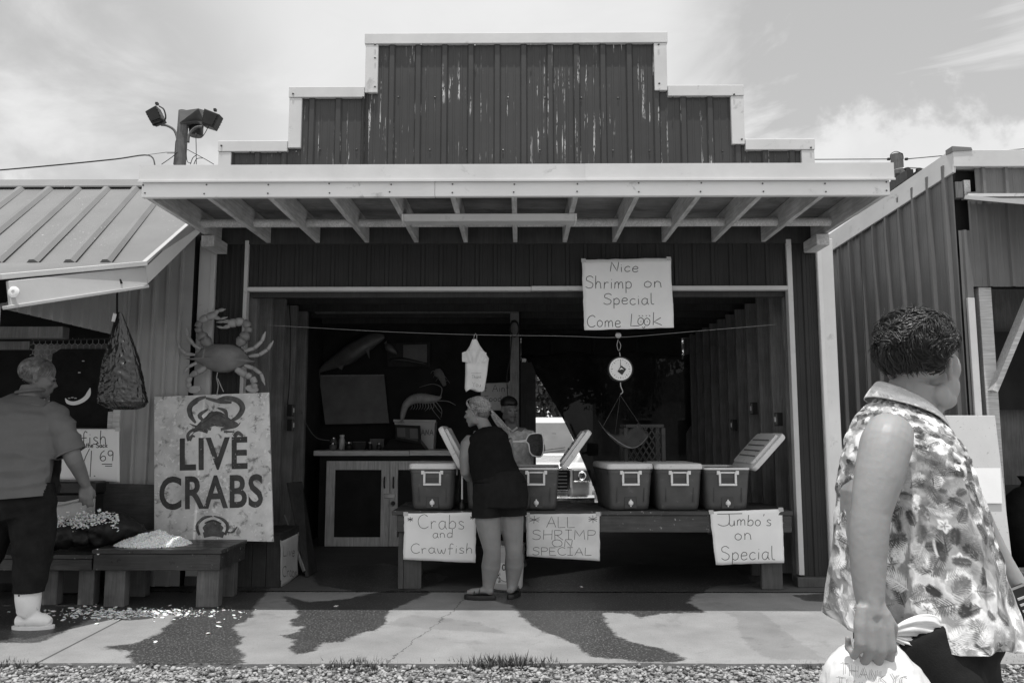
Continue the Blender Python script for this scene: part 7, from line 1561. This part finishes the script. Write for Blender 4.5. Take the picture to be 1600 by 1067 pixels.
for (x, sg) in ((42, 0), (-62, 1)):
    y_ = MY-.085; a0 = P_(x+2, 917, y_); an = P_(x+2, 952, y_); zf = 0.0
    mb = MB(); mb.tube(smooth_pts([a0, a0.lerp(an, .5), an, Vector((an.x-.01, y_, .09))], 3), [.080, .079, .070, .066], 22)
    f = Vector((1, .08, 0)).normalized(); bx = Vector((an.x-.015, y_, 0)); mb.tube(smooth_pts([bx-f*.05+Vector((0, 0, .045)), bx+f*.04+Vector((0, 0, .055)), bx+f*.12+Vector((0, 0, .045)), bx+f*.165+Vector((0, 0, .036))], 3), [.045, .058, .052, .030], 18)
    o = flesh('boot', mb, .008, K['rubber'], mn_, 4, cuts=[(a0+Vector((0, 0, -.002)), (0, 0, 1))]); rg = []
    for z, k in ((.001, 1), (.022, 1.02)): rg.append([bx + f*(.055+.135*math.cos(a)*k)+Vector((-f.y, f.x, 0))*(.052*math.sin(a)*k)+Vector((0, 0, z)) for a in np.linspace(0, 2*math.pi, 25)[:-1]])
    part('boot_sole', MB().loft(rg), K['rubber'], o, smooth=50); part('boot_rim', MB().tube([a0+Vector((.080*math.cos(a), .080*math.sin(a), -.004)) for a in np.linspace(0, 2*math.pi, 25)[:-1]], .006, 6, closed=True), K['rubber'], o, smooth=180)
    part('boot_stud', MB().lathe([(.007, 0), (.005, .006)], P_(x-12, 930, y_-.076), 8, M=RX), K['ink'], o)
hm = MB(); hm.ell(Lm(0, -.030, .046), (.080, .095, .079), M=Mm); sts = []
for k in range(1800):
    d = rng.normal(0, 1, 3); d[2] = abs(d[2])*1.1-.45*(d[1] < .1); 
    if d[1] > .55 and d[2] < .5: continue
    sts.append(tuple(d))
for d in sts:
    dv = Vector(d).normalized(); tgt = (dv.x*1.1, dv.y-.35, dv.z-1.3) if dv.y < .35 or dv.z < .3 else (dv.x+.5, dv.y+.1, dv.z-.5)
    strands(hm, Lm, Mm, hc, 1.16, (.080, .098, .084), [d], tgt, .0017, 5, 1.0, .012, .5, 3)
part('hair', hm, K['hair_grey'], mn_, smooth=180)
# ---------------------------------------------------------------- passing woman, near the camera
NY = 2.16; GZN = -.045
nw = thing('person', 'passing woman with short dark curly hair and leaf patterned sleeveless blouse', 'person', (V(1440, 900, Y=NY).x, NY, GZN))
b = MB(); hc = P_(1441, 577, 2.15); Ln, Mn = head(b, hc, (.80, .60, -.02), 1.02, full=1)
b.tube([P_(1428, 600, 2.15), P_(1420, 640, 2.15), P_(1410, 672, 2.16)], [.062, .066, .085], 18); b.tube([P_(1462, 628, 2.14), P_(1448, 640, 2.15), P_(1430, 655, 2.15)], [.03, .045, .055], 12)
b.tube([P_(1402, 680, NY), P_(1410, 760, NY), P_(1425, 880, NY), P_(1430, 980, NY)], [.10, .16, .18, .17], 18)
arm = smooth_pts([P_(1392, 672, 1.99), P_(1384, 696, 1.955), P_(1373, 744, 1.93), P_(1361, 801, 1.915), P_(1357, 850, 1.91), P_(1357, 900, 1.905), P_(1360, 944, 1.90)], 5)
b.tube(arm, list(np.interp(np.linspace(0, 1, len(arm)), [0, .16, .33, .5, .66, .83, 1], [.053, .060, .056, .045, .044, .038, .031])), 22); b.ell(P_(1352, 800, 1.925), (.03, .03, .035))
b.tube([P_(1354, 905, 1.90), P_(1360, 960, 1.895)], [.03, .033], 14, flat=.75)
hand(b, P_(1361, 946, 1.885), (.02, -.12, -1), (-.10, 1, -.1), (1, .15, 0), 1.10, (42, 78, 60), .25)
hand_y = 1.90
far = smooth_pts([P_(1470, 720, 2.34), P_(1520, 800, 2.42), P_(1560, 868, 2.42), P_(1592, 918, 2.40)], 5); b.tube(far, [.065, .05, .036, .030, .027], 18); hand(b, P_(1592, 918, 2.40), (.55, 0, -.85), (-.3, -.9, -.1), (.8, -.2, .5), 1, (35, 50, 35))
x_ = V(1440, 900, Y=NY).x
legs = (((x_+.0, 2.06, .72), (x_+.13, 2.05, .42), (x_+.16, 2.05, .06), (1, .05, 0)), ((x_-.02, 2.26, .72), (x_-.06, 2.26, .40), (x_-.26, 2.26, .10), (1, 0, 0)))
for a_, k_, f_, dr in legs: b.tube([a_, k_, f_], [.10, .065, .042], 14); footm(b, f_, dr, 1, GZN+.03)
flesh('body', b, .0042, K['skin_light'], nw, 2, .0006, 40); eyes(Ln, 1.03, nw)
c = MB(); c.tube([P_(1440, 900, NY), P_(1445, 960, NY), P_(1448, 1010, NY), (x_, NY, .72)], [.13, .14, .15, .14], 24)
for a_, k_, f_, dr in legs: c.tube(smooth_pts([Vector(a_)+Vector((0, 0, .1)), a_, k_, f_], 4), [.13, .125, .10, .085, .08], 20)
c.tube([P_(1425, 985, 2.0), P_(1470, 1060, 1.98), P_(1475, 1120, 1.98)], [.10, .095, .09], 18)
flesh('trousers', c, .009, K['denim'], nw, 3, .016, 6, stretch=(.8, 1, 1.5), cuts=[((x_, NY, GZN+.07), (0, 0, -1))])
for a_, k_, f_, dr in legs:
    rg = []; q = Vector((f_[0], f_[1], 0))
    for z, k in ((GZN+.006, 1), (GZN+.03, 1.02), (GZN+.05, .95), (GZN+.085, .6)): rg.append([q+Vector((.055-.04*(z > .03)+.135*math.cos(a)*k, .05*math.sin(a)*k, z)) for a in np.linspace(0, 2*math.pi, 21)[:-1]])
    part('shoe', MB().loft(rg), K['black'], nw, smooth=60)
# blouse: a draped tube whose cloth carries a printed leaf pattern in vertex colours
rows = [((1378, 620), (1446, 652), .064), ((1368, 629), (1458, 666), .095), ((1355, 645), (1470, 684), .138), ((1344, 666), (1481, 704), .165), ((1336, 694), (1490, 728), .180), ((1329, 734), (1501, 762), .190), ((1325, 784), (1515, 804), .200), ((1321, 850), (1530, 864), .212), ((1314, 918), (1546, 926), .228), ((1308, 968), (1562, 976), .245)]
NU, NVr = 620, 440
tr_ = np.linspace(0, len(rows)-1, NVr)
def cr(vals, t):
    i = int(min(max(math.floor(t), 0), len(vals)-2)); f = t-i; g_ = lambda k: vals[min(max(k, 0), len(vals)-1)]
    return .5*((2*g_(i))+(-g_(i-1)+g_(i+1))*f+(2*g_(i-1)-5*g_(i)+4*g_(i+1)-g_(i+2))*f*f+(-g_(i-1)+3*g_(i)-3*g_(i+1)+g_(i+2))*f**3)
RP = [(P_(*a, NY), P_(*b_, NY), h) for a, b_, h in rows]; verts = np.zeros((NVr, NU, 3))
for j, t_ in enumerate(tr_):
    xl, zl = cr([r_[0].x for r_ in RP], t_), cr([r_[0].z for r_ in RP], t_); xr_, zr = cr([r_[1].x for r_ in RP], t_), cr([r_[1].z for r_ in RP], t_); hy = cr([r_[2] for r_ in RP], t_); fr_ = j/(NVr-1)
    for i in range(NU):
        a = 2*math.pi*i/NU; ca, sa = math.cos(a), math.sin(a); rx = (xr_-xl)/2
        e_ = .88; cx2 = math.copysign(abs(ca)**e_, ca); sy2 = math.copysign(abs(sa)**e_, sa)
        fold = 1 + (.010+.055*fr_**1.6)*math.sin(a*7+3*mn.noise(Vector((a, fr_*2, 0)))) + .05*fr_*mn.noise(Vector((ca*2.4, sa*2.4, fr_*1.2)))
        q = Vector((ca*3, sa*3, fr_*7)); cre = .006*(1-2*abs(mn.noise(q*1.4)))+.004*mn.noise(q*3.1)
        bust = .0
        z = zl+(zr-zl)*(1+ca)/2 - .035*fr_**3*max(0, -sa)*(1+.6*math.cos(a*2))*.8
        verts[j, i] = ((xl+xr_)/2 + rx*cx2*(1+(fold-1)*.6) + cre*ca, NY+hy*sy2*fold+cre*sa, z+.004*math.sin(a*9)*fr_**3)
W_, H_ = NU*2, NVr*2
pat = np.zeros((H_, W_)); yy, xx = np.mgrid[0:H_, 0:W_]
def vnoise(fx, fy, seed):
    rs = np.random.RandomState(seed); g_ = rs.rand(fy+2, fx); X = xx/W_*fx; Y = yy/H_*fy; xi = X.astype(int); yi = Y.astype(int); fx_ = X-xi; fy_ = Y-yi; s1 = fx_*fx_*(3-2*fx_); s2 = fy_*fy_*(3-2*fy_)
    x2 = (xi+1) % fx; return (g_[yi, xi % fx]*(1-s1)+g_[yi, x2]*s1)*(1-s2)+(g_[yi+1, xi % fx]*(1-s1)+g_[yi+1, x2]*s1)*s2
bgn = .5*vnoise(26, 13, 1)+.3*vnoise(60, 30, 2)+.2*vnoise(140, 70, 3); bgn2 = .6*vnoise(18, 9, 4)+.4*vnoise(70, 40, 5)
pat[:] = .60; pat[bgn > .53] = .42; pat[bgn2 > .60] = .30; pat[(bgn < .41)] = .86
pat += (vnoise(200, 100, 6)-.5)*.10
rs = np.random.RandomState(9)
def dseg(x0, y0, x1, y1, w0, val, soft=1.0):
    m_ = w0+2; xa, xb = int(min(x0, x1)-m_), int(max(x0, x1)+m_)+1; ya, yb = max(int(min(y0, y1)-m_), 0), min(int(max(y0, y1)+m_)+1, H_)
    if ya >= yb: return
    X, Y = np.meshgrid(np.arange(xa, xb), np.arange(ya, yb)); dx, dy = x1-x0, y1-y0; L2 = dx*dx+dy*dy+1e-6; t = np.clip(((X-x0)*dx+(Y-y0)*dy)/L2, 0, 1); d = np.hypot(X-x0-t*dx, Y-y0-t*dy); w_ = w0*np.sin(np.pi*(.12+.85*t))
    m2 = d < w_; pat[Y[m2], X[m2] % W_] = val*rs.uniform(.85, 1.15)
for k in range(1150):
    cx, cy, a = rs.uniform(0, W_), rs.uniform(0, H_), rs.uniform(0, 6.28); L = rs.uniform(34, 62); val = rs.choice([.06, .10, .16, .26, .42, .85], p=[.22, .2, .17, .13, .12, .16]); typ = rs.rand()
    bend = rs.uniform(-.5, .5); n_ = 11; pts = []; x, y, aa = cx, cy, a
    for i in range(n_): pts.append((x, y, aa)); x += L/n_*math.cos(aa); y += L/n_*math.sin(aa); aa += bend/n_
    if typ < .80:
        for i, (x, y, aa) in enumerate(pts[1:]):
            f = (i+1)/n_; ll = L*.46*math.sin(math.pi*(.18+.78*f))**.8
            for s_ in (-1, 1): b2 = aa+s_*(1.0-.45*f); dseg(x, y, x+ll*math.cos(b2), y+ll*math.sin(b2), 1.45, val)
        dseg(pts[0][0], pts[0][1], pts[-1][0], pts[-1][1], 1.8, val)
    elif typ < .87:
        dseg(pts[0][0], pts[0][1], pts[6][0], pts[6][1], L*.08, val); dseg(pts[5][0], pts[5][1], pts[-1][0], pts[-1][1], L*.07, val)
        for i, (x, y, aa) in enumerate(pts[1:-1]):
            for s_ in (-1, 1): b2 = aa+s_*.9; dseg(x, y, x+L*.13*math.cos(b2), y+L*.13*math.sin(b2), 1.1, min(val*3+.2, .7))
    else:
        for i in range(5): b2 = a+i*1.256; dseg(cx+3*math.cos(b2), cy+3*math.sin(b2), cx+L*.3*math.cos(b2), cy+L*.3*math.sin(b2), L*.10, .82 if val < .2 else val); 
        for i in range(5): b2 = a+i*1.256; dseg(cx, cy, cx+L*.2*math.cos(b2), cy+L*.2*math.sin(b2), 1.0, .15)
pv_ = (pat[0::2, 0::2]+pat[1::2, 0::2]+pat[0::2, 1::2]+pat[1::2, 1::2])/4
# keep the print near its natural scale: sample by height so that the narrow yoke is not squeezed
idx = np.arange(NU*NVr).reshape(NVr, NU); F = np.stack([idx[:-1], np.roll(idx[:-1], -1, 1), np.roll(idx[1:], -1, 1), idx[1:]], -1).reshape(-1, 4)
kb = bpy.data.materials.new('leaf_print_cotton'); kb.use_nodes = True; t = NT(kb.node_tree); t.n.clear()
atn = t('ShaderNodeAttribute', p={'attribute_name': 'print'}, out=2); co = t('ShaderNodeTexCoord', out=3); fn = t.noise(co, 420, 2, .6)
bc_ = t.math('MULTIPLY', t.math('MULTIPLY', atn, .92), t.ramp(fn, .3, .7, .9, 1.08)); bs = t('ShaderNodeBsdfPrincipled', out=None, Base_Color=t('ShaderNodeCombineColor', Red=bc_, Green=bc_, Blue=bc_), Roughness=.8); bs.inputs['Specular IOR Level'].default_value = .2
t.l.new(t('ShaderNodeBump', Strength=.25, Distance=.002, Height=t.noise(co, 60, 5, .6)), bs.inputs['Normal']); t('ShaderNodeOutputMaterial', out=None, Surface=bs.outputs[0])
def printed(name, vv, FF, vals, parent):
    me = quick_mesh(name, vv, FF, [kb], smooth=True); a_ = me.attributes.new('print', 'FLOAT', 'POINT'); a_.data.foreach_set('value', vals.astype(np.float32).ravel())
    o = part(name, me, None, parent); m = o.modifiers.new('solid', 'SOLIDIFY'); m.thickness = .003; m.offset = -1; return o
printed('blouse', verts.reshape(-1, 3), F, pv_, nw)
# collar
def ringp(t_, a, out, dz):
    xl, zl = cr([r_[0].x for r_ in RP], t_), cr([r_[0].z for r_ in RP], t_); xr_, zr = cr([r_[1].x for r_ in RP], t_), cr([r_[1].z for r_ in RP], t_); hy = cr([r_[2] for r_ in RP], t_)
    ca, sa = math.cos(a), math.sin(a); return Vector(((xl+xr_)/2+((xr_-xl)/2+out)*ca, NY+(hy+out)*sa, zl+(zr-zl)*(1+ca)/2+dz))
cu_, cv_ = 160, 26; cvt = np.zeros((cv_, cu_, 3))
for j in range(cv_):
    f = j/(cv_-1)
    for i in range(cu_):
        a = R(18)+R(324)*i/(cu_-1); g_ = .7+.5*math.exp(-((min(i, cu_-1-i)/(cu_*.12))**2)); bk_ = math.exp(-((i/cu_-.5)/.22)**2)
        if f < .35: q = ringp(-.0, a, -.004+.010*f/.35, .004+.022*(f/.35)+.014*bk_*(f/.35))
        else: h = (f-.35)/.65*g_; q = ringp(h*1.25, a, .008+.012*math.sin(h*2.2), .026*(1-h)+.014*bk_*(1-h))
        cvt[j, i] = q
ci = np.arange(cu_*cv_).reshape(cv_, cu_); CF = np.stack([ci[:-1, :-1], ci[:-1, 1:], ci[1:, 1:], ci[1:, :-1]], -1).reshape(-1, 4)
cp_ = np.clip(pv_[200:200+cv_*3:3, 60:60+cu_]*.35+.5, 0, .85); printed('collar', cvt.reshape(-1, 3), CF, cp_, nw)
# armhole binding around the upper arm
# hair: dense short curls over a soft core
hm = MB(); CR_ = (.104, .116, .108)
hm.ell(Ln(0, -.036, .060), (.079, .096, .088), M=Mn); part('hair_core', hm, K['hair_dark'], nw, smooth=180)
hm = MB(); cnt = 0
while cnt < 6500:
    d = Vector(rng.normal(0, 1, 3)).normalized()
    if d.z < -.62 or (d.y > .45 and d.z < .14+.2*(1-abs(d.x))) or (abs(d.x) > .5 and d.y > -.10 and d.z < .06+.1*d.y): continue
    cnt += 1; lump = 1+.10*mn.noise(d*3.1)+.05*mn.noise(d*7); q = Vector((d.x*CR_[0], d.y*CR_[1], d.z*CR_[2]))*lump*rng.uniform(.86, .99)
    if d.z < 0: q.x *= 1+.25*d.z; 
    fl = Vector((mn.noise(d*1.6+Vector((3, 0, 0))), mn.noise(d*1.6+Vector((0, 7, 0))), mn.noise(d*1.6+Vector((0, 0, 5)))-.25))
    t1 = (fl - d*fl.dot(d)+Vector(rng.normal(0, .06, 3))).normalized(); t2 = d.cross(t1); rad = rng.uniform(.002, .006); tw_ = rng.uniform(.5, 1.2)*2*math.pi; L_ = rng.uniform(.022, .048); pts = []
    for i in range(8):
        f = i/7; w_ = q + d*(rad*math.sin(tw_*f)*.6) + t1*(L_*(f-.4)) + t2*(rad*math.cos(tw_*f))
        pts.append(Ln(w_.x, w_.y-.030, w_.z+.052))
    hm.tube(pts, [.0011, .0015, .0012, .0005], 3)
o = part('hair', hm, K['hair_dark'], nw, smooth=180)
# phone in the far hand
ph = thing('mobile_phone', 'dark phone with bright keys held in the passing woman\'s far hand', 'phone', P_(1602, 945, 2.38)); q = P_(1597, 925, 2.36)
Mx = Matrix.Translation(P_(1601, 946, 2.37)) @ Matrix.Rotation(R(-20), 4, 'Y')
part('casing', MB().cbox((0, 0, 0), (.05, .018, .12), Mx), K['black'], ph, bev=.005)
for k in range(5): part('key', MB().cbox((0, -.0105, -.045+k*.018), (.034, .003, .006), Mx), K['dimpaper'], ph)
# plastic bag
bgY = 1.955
pb = thing('plastic_bag', 'bulging white carrier bag printed with thank you hanging from the passing woman\'s hand', 'bag', P_(1370, 1100, bgY))
prof = [(986, 1354, 1392), (994, 1346, 1398), (1004, 1333, 1408), (1016, 1314, 1420), (1028, 1301, 1432), (1045, 1292, 1444), (1067, 1286, 1454), (1110, 1283, 1462), (1160, 1288, 1460), (1200, 1305, 1446), (1228, 1335, 1415)]
rg = []; npz = len(prof)
for j, t_ in enumerate(np.linspace(0, npz-1, 60)):
    y, xa, xb = [float(np.interp(t_, range(npz), [p[k] for p in prof])) for k in range(3)]; pa, pb_ = P_(xa, y, bgY), P_(xb, y, bgY); rr_ = (pb_.x-pa.x)/2; ring = []; f = j/59
    for k in range(160):
        a = 2*math.pi*k/160; fold = 1+(.16*math.exp(-f*4))*math.sin(a*11+2*mn.noise(Vector((a, f*2, 1))))+.055*(1-2*abs(mn.noise(Vector((math.cos(a)*2.5+f*2, math.sin(a)*2.5, f*4)))))+.03*(1-2*abs(mn.noise(Vector((math.cos(a)*5, math.sin(a)*5+f*5, f*9)))))+.015*mn.noise(Vector((math.cos(a)*8, math.sin(a)*8, f*16)))
        ring.append(Vector(((pa.x+pb_.x)/2+rr_*math.cos(a)*(1+(fold-1)*.5), bgY+rr_*.72*math.sin(a)*fold, pa.z)))
    rg.append(ring)
part('bag_body', MB().loft(rg), K['bagplastic'], pb, smooth=180)
def bagpt(x, y, off=.004):
    pp = prof; xa, xb = float(np.interp(y, [p[0] for p in pp], [p[1] for p in pp])), float(np.interp(y, [p[0] for p in pp], [p[2] for p in pp])); u = (2*x-xa-xb)/(xb-xa); u = max(min(u, .97), -.97); q = P_(x, y, bgY); rr_ = (P_(xb, y, bgY).x-P_(xa, y, bgY).x)/2
    yd = bgY-rr_*.72*math.sqrt(1-u*u)*1.05-off; return V(x, y, Y=yd)
mb = MB()
for txt, x0, y0, cap, wd in (('THANK', 1312, 1052, 17, 70), ('YOU', 1390, 1068, 16, 44), ('THANK', 1306, 1074, 17, 74), ('YOU', 1386, 1090, 16, 44)):
    for dx, dy in ((0, 0), (3, -1.5)):
        for st_ in text_strokes(txt, x0+dx, y0+dy, cap, wd, jit=.0, gap=.22):
            P2 = [bagpt(x, y+(x-x0)*.22) for x, y in st_]; mb.ribbon(P2, .0009, (0, -1, 0))
part('print', mb, K['boardmid'], pb)
def petal(pts_top, pts_bot, nm):
    n_ = 14; T_ = smooth_pts([P_(1384+(x-1384)*1.12+5, 990+(y-990)*1.2, bgY-.03) for x, y in pts_top], 5); B_ = smooth_pts([P_(1384+(x-1384)*1.12+5, 990+(y-990)*1.2, bgY-.03) for x, y in pts_bot], 5); rgs = []
    m_ = min(len(T_), len(B_))
    for i in range(m_):
        a_, b_ = T_[i], B_[i]; c_ = (a_+b_)/2; h_ = (a_-b_).length/2; u = (a_-b_).normalized() if h_ > 1e-5 else Vector((0, 0, 1)); f = i/(m_-1); th = .014*math.sin(math.pi*min(f*.9+.05, 1))
        rgs.append([c_+u*h_*math.cos(q)+Vector((0, 1, 0))*th*math.sin(q)*(1+.5*math.sin(q*7+i*.2))+u*.03*h_*math.sin(q*9+i*.4) for q in np.linspace(0, 2*math.pi, 25)[:-1]])
    part(nm, MB().loft(rgs), K['bagplastic'], pb, smooth=180)
petal([(1388, 985), (1402, 974), (1425, 965), (1446, 965), (1455, 972), (1453, 984)], [(1388, 993), (1402, 993), (1420, 993), (1436, 995), (1448, 992), (1452, 986)], 'bow_loop')
petal([(1388, 991), (1402, 993), (1425, 994), (1444, 998), (1450, 1006), (1455, 1014)], [(1388, 997), (1402, 1004), (1418, 1012), (1436, 1018), (1448, 1019), (1455, 1018)], 'bow_loop')
part('bow_knot', MB().ell(P_(1386, 990, bgY-.03), (.016, .02, .014)), K['bagplastic'], pb, smooth=180)
part('bag_handle', MB().tube(smooth_pts([P_(1366, 992, bgY+.0), P_(1370, 985, bgY-.035), P_(1374, 994, bgY-.04), P_(1382, 1004, bgY-.03)], 4), .004, 7), K['bagplastic'], pb, smooth=180)
